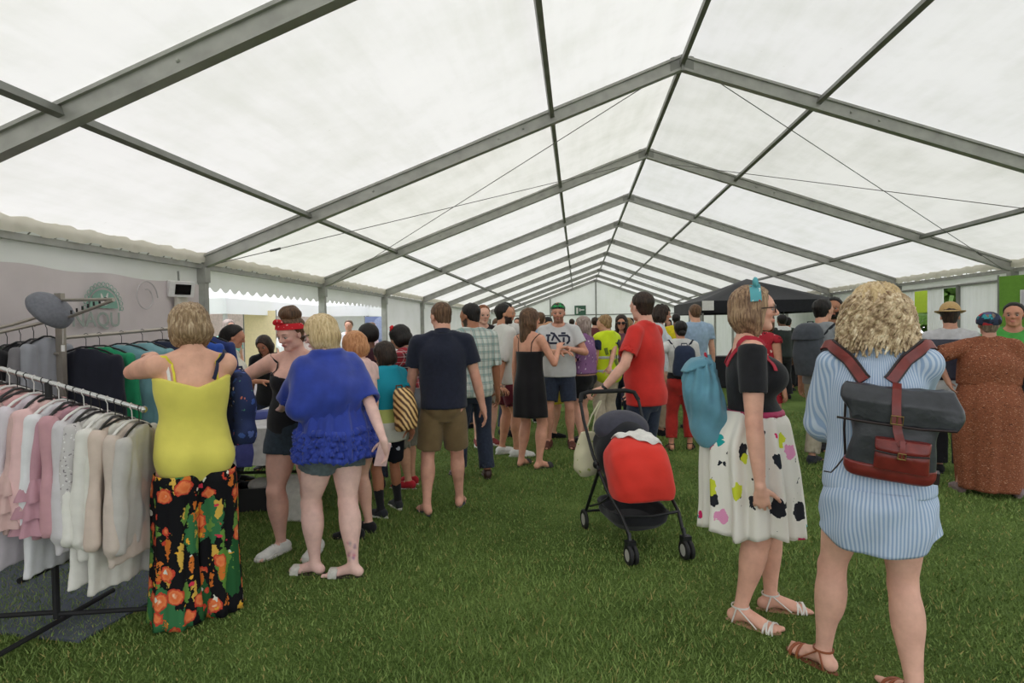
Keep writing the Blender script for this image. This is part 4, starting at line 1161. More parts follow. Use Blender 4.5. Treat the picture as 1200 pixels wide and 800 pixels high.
# 4 woman with the balloon print skirt
x, y, fa = -.16, 3.22, 101
P = make_person(x, y, fa, 1.69, 'f', 0, 'woman in profile with glasses, black off-shoulder top and white balloon print skirt', skin=(228, 178, 156),
    hands=((-.30, .14, .80), loc(x, y, fa, (-.19, 2.95, .735))), poles=(None, (.5, -.9, -.2)), handdir=(None, (-.12, .10, -1)), head=(2, -3, 0), belly=1.12, hips=1.12, chest=1.10, arm=1.20, leg=1.02, bust=1.35,
    feet=((-.09, .10, 8), (.10, -.06, 22)), brow=(130, 90, 62), lips=(206, 100, 96), iris=(90, 110, 120), bare_toes=True, curl=(.35, .8))
M_blkt = cloth('black_rib_jersey', (34, 34, 38), .85, .15, .3, 30)
H = P.H
garment(P, 'top', ('torso',), .009, M_blkt, lo_z=.622 * H, hi_z=.835 * H, sleeves=(.60, .60), sleeve_r=.012, wr=.003, seed=3, clips=[lambda X, Y, Z: Z - (.782 * 1.69) - .42 * np.abs(X) - .10 * (-Y)])
M_balloon = spots_mat('balloon_print', (232, 228, 220), [(26, .07, [(40, 40, 44)], .5, (1, 1, .10), 3.), (22, .06, [(60, 60, 62)], .6, (1.0, .6, .25), 5.),
    (7.6, .26, [(40, 40, 48)], .62, (1, 1, .75), 1.), (7.6, .27, [(212, 44, 104), (30, 150, 160), (206, 214, 60), (226, 150, 190)], .8, (1, 1, .9), 2.), (8.6, .25, [(40, 44, 52), (212, 44, 104), (38, 160, 160), (200, 210, 70)], .45, (1, 1, .85), 7.)])
def sfold(th, v, z): return .034 * v ** .8 * (math.sin(12 * th + 1.2 * math.sin(2 * th)) * .75 + .35 * math.sin(21 * th + 2)), .012 * v * math.sin(5 * th)
sheet('skirt', P.root, [(.632 * H, 0, 0, .142, .140), (.60 * H, 0, .0, .176, .182), (.54 * H, 0, -.02, .205, .215), (.45 * H, 0, -.01, .212, .228), (.35 * H, 0, 0, .215, .232), (.272 * H, 0, 0, .220, .240)], M_balloon, fold=sfold, nth=180, steps=30)
garment(P, 'belt', ('torso',), .016, plain('belt_pink', (176, 40, 92), .5), lo_z=.615 * H, hi_z=.633 * H, wr=0)
M_wleather = plain('white_leather', (226, 222, 216), .5)
shoes(P, 'strappy', M_wleather, plain('tan_sole', (188, 150, 120), .6))
hm = hair_mat('grey_brown')
hm = streaks('hair_ombre', [(74, 54, 42), (118, 90, 70), (168, 138, 108), (196, 168, 134)])
hair(P, 'bob', hm, .07, 34, .012, 6, line=.33, extra=lambda P, E: [E((0, -.20, -.30), (.33, .24, .34)), E((-.26, -.02, -.30), (.10, .17, .30)), E((.26, -.02, -.30), (.10, .17, .30))],
     cuts=lambda G, P, E: (G.add([E((0, .42, .10), (.25, .26, .30))], sub=True), G.add([ell(P.hp(0, .30, -.40), A3((.40, .20, .36)) * P.hh, P.RH)], sub=True)))
glasses(P)
M_scarf = spots_mat('teal_patterned_cotton', (96, 168, 178), [(55, .3, [(210, 225, 225), (180, 70, 80)], .4, (1, 1, 1), 2.)])
pts = [P.hp(.405 * math.cos(t), .03, .14 + .415 * math.sin(t)) for t in np.linspace(.1, math.pi - .1, 21)]
MB().ribbon(pts, .052, [tuple(P.RH @ unit((math.cos(t), 0, math.sin(t)))) for t in np.linspace(.1, math.pi - .1, 21)], .008).build('hair_scarf', M_scarf, P.root)
for s in (-1, 1): MB().sphere(P.hp(.10 + s * .10, .05, .585 + .02 * s), (.036, .015, .022), 10, 6, Matrix((P.RH @ roty(s * .6)).tolist())).build('scarf_bow', M_scarf, P.root)
skirtw = P; SKIRT = (x, y, fa)

# 5 curly blonde woman in the striped shirt dress
x, y, fa = .175, 2.62, 24
P = make_person(x, y, fa, 1.645, 'f', 0, 'woman seen from behind with curly blonde hair in a blue striped shirt dress', skin=(226, 180, 160),
    hands=(loc(x, y, fa, (.12, 2.98, 1.0)), loc(x, y, fa, (.48, 3.0, 1.08))), poles=((-.35, -.9, -1.1), (.35, -.9, -1.1)), head=(0, 4, 0), belly=1.2, hips=1.12, chest=1.0, arm=1.05, leg=1.02,
    feet=((-.20, .05, 55), (.125, -.10, -30)), eyes=False, bare_toes=True)
M_str = stripe_mat('blue_pinstripe_cotton', (150, 172, 204), (196, 208, 226), .012)
H = P.H
garment(P, 'dress_top', ('torso',), .018, M_str, lo_z=.50 * H, sleeves=(1.62, 1.62), sleeve_r=.013, wr=.008, wf=(9, 9, 8), seed=12, clips=[headcut(P)], neck=crew(P, 1.3), vox=.0095,
        extra=[loft(P.pelv, P.Rt, [(-.06, 0, -.015, .172, .150), (.02, 0, -.012, .160, .135), (.10, 0, -.01, .148, .120), (.26, 0, -.01, .155, .118), (.40, 0, -.015, .145, .100), (.455, 0, -.015, .11, .07)], k=.04)])
for j in (0, 1):
    e, w = P.elb[j], P.wr[j]; MB().tube([e + (w - e) * .52, e + (w - e) * .60, e + (w - e) * .68], [.052, .055, .050], 18).build('cuff', M_str, P.root)
def dfold(th, v, z): return .007 * math.sin(9 * th + 2 * v) * v + .005 * math.sin(5 * th + 8 * v), (.075 * (abs(math.cos(th)) ** 5) * v ** 3)
sheet('dress_skirt', P.root, [(.515 * H, 0, -.02, .190, .172), (.48 * H, 0, -.026, .204, .188), (.42 * H, 0, -.02, .212, .184), (.365 * H, 0, -.015, .208, .172)], M_str, fold=dfold, nth=120)
pts = [P.sh + P.up * .070 * 1 + P.side * math.cos(t) * .070 + P.fwd * (math.sin(t) * .065 - .02) for t in np.linspace(0, 2 * math.pi, 21)]
MB().ribbon(pts, .045, [tuple(P.side * math.cos(t) + P.fwd * math.sin(t) + P.up * .5) for t in np.linspace(0, 2 * math.pi, 21)], .006).build('collar', M_str, P.root)
shoes(P, 'sandal', plain('tan_leather', (150, 84, 54), .5), plain('tan_sole_dark', (132, 84, 60), .6))
hair(P, 'long', hair_mat('blonde'), .10, 20, .03, 3, nape=-.3)
# the curls: a few hundred separate locks winding down from the crown
M_curl = streaks('hair_curls', [(84, 66, 50), (160, 134, 104), (222, 200, 166), (246, 234, 212)], .45, (30, 30, 30))
r = random.Random(11); mb = MB()
for q in range(520):
    th = r.uniform(-2.35, 2.35); lev = r.random()
    s0 = lev * .55
    p0 = A3((.40 * math.sin(th) * (.25 + lev), -.10 - .46 * math.cos(th) * (.25 + lev * .8), .56 - .30 * lev))
    ln = r.uniform(.75, 1.25) * (1.0 - .15 * lev); end = A3((.58 * math.sin(th) * (1 + .1 * r.random()), -.12 - .44 * math.cos(th), p0[2] - ln)); end[2] = max(end[2], -.86 + .08 * r.random() + .1 * max(0, -math.cos(th)))
    mid = A3((.57 * math.sin(th), -.12 - .50 * math.cos(th), .16 - .12 * lev)); turns = r.uniform(1.6, 3.4); am = r.uniform(.03, .06); ph = r.random() * 6; pts = []; n = 14
    for i in range(n + 1):
        t = i / n; b = p0 * (1 - t) ** 2 + 2 * t * (1 - t) * mid + t * t * end; g = am * min(1, .45 + t * 2.5)
        ctr = unit((math.sin(th), -math.cos(th), 0)); tn = A3((math.cos(th), math.sin(th), 0))
        b = b + ctr * g * math.sin(turns * t * 6.283 + ph) + tn * g * math.cos(turns * t * 6.283 + ph)
        pts.append(P.hp(*b))
    mb.tube(pts, [.0085 * (1 - .5 * (i / n) ** 2) for i in range(n + 1)], 4, False)
mb.build('curls', M_curl, P.root)
curly = P; CURLY = (x, y, fa)
# ------------------------------------------------------------------ the crowd, front to back
def cl(rgb, n='cotton', **k): return cloth(n, rgb, **k)
def project_flat(o, target, y0, fwd=(0, 1, 0)):
    import bmesh
    bm = bmesh.new(); bm.from_mesh(o.data); bmesh.ops.triangulate(bm, faces=bm.faces)
    for _ in range(4):
        ed = [e for e in bm.edges if e.calc_length() > .012]
        if not ed: break
        bmesh.ops.subdivide_edges(bm, edges=ed, cuts=1); bmesh.ops.triangulate(bm, faces=bm.faces)
    bm.to_mesh(o.data); bm.free()
    """lays a flat mesh (x,z in the person frame) on to the cloth"""
    tm = target.data; bv = BVHTree.FromPolygons([v.co for v in tm.vertices], [tuple(p.vertices) for p in tm.polygons])
    f = Vector(fwd)
    for v in o.data.vertices:
        h = bv.ray_cast(Vector(v.co) + f * .5, -f)
        if h[0] is not None: v.co = h[0] + f * .007
def text_mesh(body, size, name, mat, parent, bold=0., ext=0.):
    cu = bpy.data.curves.new(name, 'FONT'); cu.body = body; cu.size = size; cu.align_x = 'CENTER'; cu.align_y = 'CENTER'; cu.offset = bold; cu.resolution_u = 3; cu.extrude = ext
    t = bpy.data.objects.new(name, cu); COL.objects.link(t)
    dg = bpy.context.evaluated_depsgraph_get(); me = bpy.data.meshes.new_from_object(t.evaluated_get(dg)); bpy.data.objects.remove(t); bpy.data.curves.remove(cu)
    me.materials.clear(); me.materials.append(mat); o = bpy.data.objects.new(name, me); link(o, parent); return o
def cap_hat(P, mat, name='cap', c=(0, -.05, .22), r=(.37, .43, .34), cutz=.14, brim=None, tilt=0.):
    hh = P.hh; G = Grid(P.hp(*c) - hh * .62, P.hp(*c) + hh * .62, LOD[P.lod]['head'])
    G.add([ell(P.hp(*c), A3(r) * hh, P.RH)])
    n = P.RH @ unit((0, tilt, -1)); q = P.hp(c[0], c[1], cutz); G.clip(lambda X, Y, Z: (X - q[0]) * n[0] + (Y - q[1]) * n[1] + (Z - q[2]) * n[2])
    V, F = G.mesh(); o = mesh_obj(name, V, F, mat, P.root)
    if brim:
        w, dz = brim; V = []; F = []; m = 28
        for i in range(3):
            for q_ in range(m):
                t = q_ / m * 6.283; a = 1 + w * i / 2
                V.append(P.hp(c[0] + r[0] * a * math.cos(t), c[1] + r[1] * a * math.sin(t), cutz + dz * i + .02 * i * math.cos(2 * t)))
        for i in range(2):
            for q_ in range(m): F.append((i * m + q_, i * m + (q_ + 1) % m, (i + 1) * m + (q_ + 1) % m, (i + 1) * m + q_))
        b = mesh_obj('brim', V, F, mat, o); md = b.modifiers.new('thickness', 'SOLIDIFY'); md.thickness = .006
    return o

# strawberry blonde woman behind the blue blouse
P = make_person(-2.62, 4.28, -75, 1.49, 'f', 1, 'strawberry-blonde girl in a pale pink top, mostly hidden behind the blue blouse', skin=(228, 186, 166), head=(0, 14, 0), eyes=False)
tee(P, cl((232, 196, 190)), 'top', sl=.35); sheet('skirt', P.root, [(.60 * P.H, 0, 0, .13, .10), (.52 * P.H, 0, 0, .17, .14), (.40 * P.H, 0, 0, .19, .17)], cl((44, 54, 120)), nth=40); shoes(P, 'shoe', M_black); hair(P, 'bob', hair_mat('strawberry'), .07)
# boy in teal
x, y, fa = -2.57, 4.78, -62
P = make_person(x, y, fa, 1.40, 'm', 1, 'boy in a teal and white t-shirt with black shorts and long black socks', skin=(176, 122, 92), head=(-10, 12, 0), eyes=False, belly=1.02, leg=.9, arm=.9,
    hands=(None, loc(x, y, fa, (-2.36, 4.70, .74))), feet=((-.10, .0, 6), (.15, .06, 24)))
m, N, L, B = nt('teal_yellow_white_jersey'); co = texco(N); s_ = N.new('ShaderNodeSeparateXYZ'); L.new(co, s_.inputs[0])
L.new(ramp(N, L, s_.outputs[2], [(0, lin((222, 222, 214))), (.76, lin((222, 222, 214))), (.765, lin((196, 206, 120))), (.865, lin((196, 206, 120))), (.87, lin((22, 150, 174)))], 'CONSTANT'), B.inputs['Base Color']); B.inputs['Roughness'].default_value = .9
tee(P, m, sl=.62, hem=.42, loose=.012); bottoms(P, spots_mat('black_printed_shorts', (24, 26, 34), [(18, .3, [(190, 195, 205)], .22, (1, 1, 1), 3.)]), top=.55, leg=.88, hem=.03)
shoes(P, 'sneaker', cl((42, 44, 48)), M_rubber, sock=M_black, sock_h=.12); hair(P, 'long', hair_mat('dark'), .09, 22, .02, line=.34)
TEAL = P
# dark curls behind
P = make_person(-2.98, 5.55, -40, 1.545, 'f', 2, 'person with short black curls between the blue blouse and the marquee post', skin=(110, 74, 56), head=(0, 14, 0), eyes=False)
tee(P, cl((60, 30, 40))); bottoms(P, M_jeans, 'trousers', leg=1.95, hem=.014); shoes(P, 'shoe', M_black); hair(P, 'afro', hair_mat('black'), .15, amp=.022)
# woman in the red and black checked shirt
x, y, fa = -2.62, 5.65, -78
P = make_person(x, y, fa, 1.545, 'f', 1, 'black-haired woman with a red flower and a red and black checked shirt', skin=(206, 160, 132), head=(-8, 20, 0), lean=(0, .05), hands=(loc(x, y, fa, (-3.02, 5.60, 1.02)), loc(x, y, fa, (-2.98, 5.9, 1.05))), feet=((-.08, 0, 5), (.09, .05, 10)))
M_rplaid = plaid_mat('red_black_check', (52, 34, 40), [('x', .10, .5, (150, 34, 48), 0), ('z', .10, .5, (176, 44, 56), .2), ('x', .05, .12, (210, 200, 200), .3), ('z', .05, .12, (200, 190, 190), .1)])
tee(P, M_rplaid, 'checked_shirt', sl=1.5, sr=.014, hem=.60)
garment(P, 'shirt_tails', ('torso',), .020, cl((96, 98, 104)), lo_z=.44 * P.H, hi_z=.62 * P.H)
bottoms(P, cl((128, 126, 116)), leg=1.15, hem=.02); shoes(P, 'shoe', cl((176, 40, 50)), M_rubber)
hair(P, 'bob', hair_mat('black'), .10)
fl_ = MB()
for q in range(6): fl_.sphere(P.hp(-.16 + .08 * math.cos(q), .12 + .05 * math.sin(2 * q), .50 + .07 * math.sin(q)), .017, 8, 5)
fl_.build('hair_flower', cl((204, 36, 40), 'red_petals'), P.root)
# navy polo man
x, y, fa = -2.13, 4.86, -16
P = make_person(x, y, fa, 1.72, 'm', 0, 'man from behind in a navy polo shirt, khaki shorts and flip-flops', skin=(222, 170, 148), head=(-24, 12, 0), belly=1.14, chest=1.06, arm=1.05,
    hands=(loc(x, y, fa, (-2.48, 4.98, .80)), loc(x, y, fa, (-1.83, 5.02, .84))), feet=((-.15, -.02, 18), (.13, .16, 12)), eyes=False, bare_toes=True)
M_navy = cloth('navy_pique', (34, 38, 54), .88, .12, .3, 30)
tee(P, M_navy, 'polo_shirt', hem=.50, sl=.60, sr=.020, off=.014, loose=.004, wr=.006, seed=8)
pts = [P.sh + P.up * .078 + P.side * math.cos(t) * .068 + P.fwd * (math.sin(t) * .070 - .012) + P.up * .012 * -math.sin(t) for t in np.linspace(0, 2 * math.pi, 21)]
MB().ribbon(pts, .04, [tuple(P.side * math.cos(t) + P.fwd * math.sin(t) + P.up * .45) for t in np.linspace(0, 2 * math.pi, 21)], .006).build('collar', M_navy, P.root)
bottoms(P, cloth('khaki_twill', (122, 102, 72), .9, .1, .3, 14), leg=.86, hem=.042, off=.008, wr=.006, seed=5)
shoes(P, 'flip', plain('strap_tan', (190, 150, 130), .6), plain('foam_blue', (70, 80, 104), .7))
hair(P, 'short', hair_mat('brown'), .025, 40, .010, 2, nape=-.40)
# pale checked shirt man
x, y, fa = -2.08, 5.98, -24
P = make_person(x, y, fa, 1.75, 'm', 1, 'black-haired man in a pale green checked shirt and dark jeans', skin=(170, 118, 90), head=(-38, 10, 0), beard=(60, 44, 36), belly=1.08, feet=((-.13, .10, 10), (.13, -.02, 12)), eyes=False)
M_gplaid = plaid_mat('pale_green_check', (206, 214, 208), [('x', .075, .28, (126, 160, 156), 0), ('z', .075, .28, (118, 152, 150), .2), ('x', .075, .07, (70, 90, 96), .12), ('z', .075, .07, (80, 96, 100), .33), ('x', .0375, .10, (190, 160, 140), .6)])
tee(P, M_gplaid, 'checked_shirt', sl=1.0, sr=.018, hem=.47, loose=.010, wr=.006, seed=4); bottoms(P, M_jeans, 'jeans', leg=1.95, hem=.014, off=.010); shoes(P, 'shoe', plain('leather_brown', (60, 40, 36), .4)); hair(P, 'short', hair_mat('black'), .045, 36, .012, 4)
# red-haired man facing this way
P = make_person(-2.25, 7.75, 150, 1.80, 'm', 1, 'man with short ginger hair facing this way behind the checked shirt', skin=(232, 186, 166), head=(6, 4, 0), brow=(150, 96, 60))
tee(P, cl((40, 36, 40))); bottoms(P, cl((140, 132, 118)), leg=.9, hem=.03); shoes(P, 'sneaker', cl((120, 40, 40)), M_rubber); hair(P, 'short', hair_mat('auburn'), .035, 36, .012)
# dark-haired men further back
P = make_person(-2.02, 8.4, 40, 1.845, 'm', 2, 'tall dark-haired man in white behind the bearded man', skin=(190, 138, 110), eyes=False, head=(30, 0, 0))
tee(P, cl((214, 212, 210))); bottoms(P, M_jeans, 'jeans', leg=1.95); shoes(P, 'shoe', M_black); hair(P, 'short', hair_mat('black'), .07, 30, .02)
# bearded man in white shirt
x, y, fa = -1.90, 7.08, 62
P = make_person(x, y, fa, 1.785, 'm', 1, 'bearded man in a white collarless shirt and maroon shorts', skin=(206, 152, 122), head=(22, -2, 0), beard=(44, 32, 28), brow=(30, 22, 20), feet=((-.11, .0, 8), (.11, .10, 14)),
    hands=(None, loc(x, y, fa, (-1.93, 6.80, .86))), poles=(None, (.4, -1, -.2)), handdir=(None, (.6, .3, -.35)))
tee(P, cl((216, 214, 210), var=.04), 'white_shirt', sl=1.05, sr=.020, hem=.475, loose=.014, wr=.007); bottoms(P, cl((100, 34, 48)), leg=.72, hem=.026); shoes(P, 'sneaker', M_white_sh, M_rubber); hair(P, 'short', hair_mat('black'), .04, 36, .012)
CUP = (P, (x, y, fa))
P = make_person(-1.62, 9.6, 10, 1.74, 'm', 2, 'man in a light blue shirt behind the bearded man', skin=(220, 170, 140), eyes=False)
tee(P, cl((160, 184, 214))); bottoms(P, cl((130, 150, 176)), 'jeans', leg=1.95); shoes(P, 'sneaker', M_black, M_rubber); hair(P, 'short', hair_mat('brown'), .04)
# woman in black dress
x, y, fa = -1.55, 6.50, 34
P = make_person(x, y, fa, 1.70, 'f', 1, 'woman with long brown hair in a short black slip dress', skin=(222, 166, 140), head=(22, 0, 0), hands=(None, loc(x, y, fa, (-1.24, 6.62, 1.27))), poles=(None, (.5, -.6, -1)), feet=((-.12, -.02, 10), (.11, .0, 14)), chest=.96, bare_toes=False)
M_bd = cloth('black_crepe', (24, 22, 26), .8, .2, .3, 10)
garment(P, 'dress_bodice', ('torso',), .012, M_bd, lo_z=.58 * P.H, hi_z=.77 * P.H, clips=[lambda X, Y, Z: Z - (.725 * 1.70) - .25 * np.clip(Y, 0, 1)])
sheet('dress_skirt', P.root, [(.735 * P.H, 0, 0, .158, .120), (.66 * P.H, 0, 0, .150, .120), (.60 * P.H, 0, 0, .158, .130), (.52 * P.H, 0, -.01, .186, .158), (.42 * P.H, 0, -.005, .198, .168), (.325 * P.H, 0, 0, .205, .17)], M_bd, nth=60, fold=lambda th, v, z: .012 * v * math.sin(6 * th + 1))
for s in (-1, 1): strap_over(P, [(s * .05, -.05, .72), (s * .055, -.045, .79), (s * .056, 0, .83), (s * .05, .05, .75)], .008, M_bd, 'shoulder_strap', .005)
shoes(P, 'slide', plain('black_leather', (24, 22, 22), .5), M_rubber_b)
hair(P, 'long', hair_mat('brown'), .08, 24, .016, line=.33, extra=lambda P, E: [E((0, -.40, -.62), (.27, .15, .58)), E((-.22, -.26, -.50), (.13, .14, .50)), E((.22, -.26, -.45), (.13, .14, .45))])
# blonde in yellow behind
P = make_person(-1.42, 8.3, 60, 1.57, 'f', 2, 'fair-haired woman in yellow behind the black dress', skin=(226, 180, 150), eyes=False)
tee(P, cl((216, 206, 70)), sl=.3); sheet('skirt', P.root, [(.60 * P.H, 0, 0, .13, .10), (.5 * P.H, 0, 0, .17, .14), (.3 * P.H, 0, 0, .2, .18)], cl((206, 196, 66)), nth=32); shoes(P, 'shoe', M_black); hair(P, 'long', hair_mat('strawberry'), .06)
# man with letters on his shirt
x, y, fa = -1.27, 7.66, 182
P = make_person(x, y, fa, 1.80, 'm', 0, 'man in a white t-shirt with dark interlaced letters and green sunglasses on his cap', skin=(214, 160, 136), head=(0, 2, 0), hands=(loc(x, y, fa, (-1.13, 7.40, 1.24)), loc(x, y, fa, (-1.22, 7.34, 1.20))), poles=((-.8, -.2, -1), (.8, -.2, -1)), feet=((-.14, 0, 14), (.14, .03, 14)), lips=(150, 90, 84), fine_hands=True, palm=(None, None), beard=(150, 108, 88))
sh_ = tee(P, cl((204, 204, 206), var=.04), sl=.62, sr=.030, hem=.49, loose=.020, wr=.006)
M_ink = plain('navy_print', (40, 44, 66), .8)
def flat_stroke(pts, w):                                  # a printed stroke in the x,z plane
    V = []; F = []
    for a, b in zip(pts[:-1], pts[1:]):
        a = A3((a[0], 0, a[1])); b = A3((b[0], 0, b[1])); d = unit(b - a); n = A3((-d[2], 0, d[0])) * w / 2; a = a - d * w * .4; b = b + d * w * .4; k = max(2, int(np.linalg.norm(b - a) / .012) + 1); c = len(V)
        for q in range(k + 1): p = a + (b - a) * q / k; V += [p - n, p + n]
        F += [(c + 2 * q, c + 2 * q + 1, c + 2 * q + 3, c + 2 * q + 2) for q in range(k)]
    return V, F
gx = lambda u: -(u / 30 - 18.5) / 95.; gz = lambda v: 1.50 - (v / 30 + 1) / 95.
for strokes in ([(210, 240), (205, 520), (500, 520)], [(155, 240), (265, 240)], [(310, 165), (410, 190), (660, 515)], [(430, 220), (350, 410)], [(590, 262), (880, 262), (945, 330), (945, 450), (880, 530)], [(757, 345), (752, 560)], [(690, 175), (790, 175)]):
    V, F = flat_stroke([(gx(u), gz(v)) for u, v in strokes], .024)
    project_flat(mesh_obj('letter_stroke', V, F, M_ink, sh_), sh_, 0)
bottoms(P, M_jeans, leg=.80, hem=.032, off=.012); shoes(P, 'shoe', plain('suede_brown', (92, 50, 40), .8)); hair(P, 'short', hair_mat('brown'), .03)
cap_hat(P, spots_mat('green_orange_cap', (60, 90, 70), [(30, .4, [(200, 110, 60), (40, 160, 90), (30, 40, 50)], .7, (1, 1, 1), 1.)]), cutz=.22)
gl = MB()
for s in (-1, 1): gl.sphere(P.hp(s * .15, .36, .36), (.019, .008, .014), 10, 6, Matrix(P.RH.tolist()))
gl.tube([P.hp(-.32, .2, .34), P.hp(-.06, .38, .37), P.hp(.06, .38, .37), P.hp(.32, .2, .34)], .005, 5); gl.build('sunglasses', plain('green_mirror_lens', (40, 170, 90), .2), P.root)
# purple blouse
x, y, fa = -.95, 7.95, -62
P = make_person(x, y, fa, 1.63, 'f', 1, 'woman with long ash-lilac hair in a purple patterned blouse and black shorts', skin=(226, 176, 154), head=(-22, 0, 0), hands=(loc(x, y, fa, (-1.33, 7.72, 1.06)), None), poles=((-.3, -1, -1), None), feet=((-.10, 0, 8), (.10, .03, 8)))
tee(P, spots_mat('purple_patterned_viscose', (146, 104, 150), [(34, .3, [(214, 196, 214), (96, 64, 110)], .45, (1, 1, .7), 2.)]), 'blouse', sl=1.0, sr=.03, hem=.55, loose=.02, wr=.008); bottoms(P, M_black, leg=.62, hem=.024)
shoes(P, 'shoe', M_black); hair(P, 'long', hair_mat('ash'), .07, 24, .016, extra=lambda P, E: [E((0, -.36, -.55), (.26, .16, .50))])
# hi-vis
x, y, fa = -.52, 7.35, -150
x, y, fa = -.64, 8.35, -38
P = make_person(x, y, fa, 1.655, 'f', 1, 'short-haired blonde steward in a yellow high-visibility vest', skin=(222, 172, 150), head=(-30, 14, 0), hands=(None, loc(x, y, fa, (-.62, 8.0, .98))), poles=(None, (1, -.6, -.6)), belly=1.1)
tee(P, cl((36, 44, 70)), 'navy_t_shirt', sl=.55); bottoms(P, cl((196, 184, 164)), 'trousers', leg=1.9, hem=.02); shoes(P, 'shoe', M_black); hair(P, 'short', hair_mat('dark_blonde'), .06, 20, .03)
m, N, L, B = nt('high_visibility_vest'); co = texco(N); s_ = N.new('ShaderNodeSeparateXYZ'); L.new(co, s_.inputs[0])
L.new(ramp(N, L, s_.outputs[2], [(0, lin((206, 226, 50))), (.98 - .02, lin((206, 226, 50))), (.985, lin((200, 204, 206))), (1.0, lin((200, 204, 206)))], 'CONSTANT'), B.inputs['Base Color']); B.inputs['Roughness'].default_value = .7
M_hv = cl((216, 238, 44), 'high_visibility_yellow', var=.04); M_refl = plain('reflective_tape', (196, 200, 204), .35)
vest = garment(P, 'hi_vis_vest', ('torso',), .036, M_hv, lo_z=.45 * P.H, neck=crew(P, 1.6), clips=[headcut(P)], wr=.006)
for z in (.53, .64): garment(P, 'reflective_band', ('torso',), .040, M_refl, lo_z=z * P.H, hi_z=(z + .03) * P.H, wr=0)
for bx0, bz0, bw, bh in ((-.11, 1.20, .05, .06), (-.05, 1.18, .04, .05), (.0, 1.15, .05, .05), (.06, 1.11, .04, .05), (.05, 1.03, .09, .07)):
    V, F = flat_stroke([(bx0, bz0), (bx0 + bw * .3, bz0 - bh)], bw * .8)
    project_flat(mesh_obj('worn_print', V, F, cl((110, 130, 50), 'print_dark'), vest), vest, 0, (0, -1, 0))
# woman in sunglasses
P = make_person(-.36, 9.5, 182, 1.67, 'f', 1, 'long-haired brunette in large dark sunglasses facing this way', skin=(206, 152, 126), head=(4, 2, 0), eyes=False)
tee(P, cl((120, 80, 96)), 'top', sl=.3, hem=.5); bottoms(P, M_jeans, 'jeans', leg=1.95); shoes(P, 'shoe', M_black); glasses(P, sun=True)
hair(P, 'long', hair_mat('dark'), .08, 22, .02, extra=lambda P, E: [E((-.26, .02, -.50), (.12, .13, .40)), E((.26, .02, -.50), (.12, .13, .40))])
P = make_person(-.12, 9.2, 20, 1.585, 'f', 2, 'dark-haired person in bright blue beside the red t-shirt man', skin=(180, 130, 105), eyes=False)
tee(P, cl((40, 96, 150))); bottoms(P, M_black, 'trousers', leg=1.95); shoes(P, 'shoe', M_black); hair(P, 'bob', hair_mat('black'), .07)
# red t-shirt man with the pushchair
x, y, fa = -.46, 5.30, -58
P = make_person(x, y, fa, 1.785, 'm', 0, 'man in a red t-shirt holding the pushchair handle', skin=(226, 178, 158), head=(22, 2, 0), hands=(loc(x, y, fa, (-.84, 4.97, .99)), loc(x, y, fa, (-.50, 5.70, .95))), poles=((-.5, -.9, -.8), (1, -.6, -.4)), handdir=(tuple(v for v in (-.35, .9, -.2)), None), belly=1.10, chest=1.0,
    feet=((-.10, .05, 8), (.12, -.04, 14)), eyes=False, palm=((0, .2, -1), None), curl=(.9, .4))
garment_red = tee(P, cloth('red_cotton', (206, 50, 44), .85, .08, .3, 12), sl=.72, sr=.028, hem=.465, loose=.020, wr=.009, seed=6, off=.014)
bottoms(P, M_jeans, 'jeans', leg=1.95, hem=.012, off=.012); shoes(P, 'sneaker', cl((34, 36, 44)), M_rubber_b); hair(P, 'short', hair_mat('dark'), .045, 40, .010, 6, nape=-.40)
w_ = P.wr[0]; wd_ = unit(P.wr[0] - P.elb[0]); pts = [w_ - wd_ * .02 + unit(np.cross(wd_, (0, 0, 1))) * .030 * math.cos(t) + unit(np.cross(wd_, np.cross(wd_, (0, 0, 1)))) * .027 * math.sin(t) for t in np.linspace(0, 6.283, 13)]
MB().ribbon(pts, .022, [tuple(unit(p - (w_ - wd_ * .02))) for p in pts], .004).sphere(w_ - wd_ * .02 + A3((0, 0, .03)), (.018, .018, .006), 10, 5).build('wristwatch', plain('watch_black', (20, 20, 22), .3), P.root)
# brown bob woman
P = make_person(.10, 8.55, 100, 1.775, 'f', 1, 'tall woman with a brown bob and pale blue shirt looking right', skin=(206, 156, 130), head=(0, 4, 0))
tee(P, cl((206, 214, 222)), 'shirt', sl=1.0, sr=.02); bottoms(P, cl((170, 150, 130)), 'trousers', leg=1.9, hem=.02); shoes(P, 'shoe', M_black); hair(P, 'bob', hair_mat('dark'), .11, 20, .03)
P = make_person(-.14, 8.9, 30, 1.60, 'f', 2, 'blonde woman in a beige dress behind the red t-shirt man', skin=(222, 172, 146), eyes=False)
tee(P, cl((206, 170, 140)), 'top', sl=.2); sheet('skirt', P.root, [(.62 * P.H, 0, 0, .13, .10), (.5 * P.H, 0, 0, .19, .16), (.3 * P.H, 0, 0, .24, .22)], cl((186, 168, 140)), nth=32); shoes(P, 'shoe', M_black); hair(P, 'long', hair_mat('strawberry'), .06)
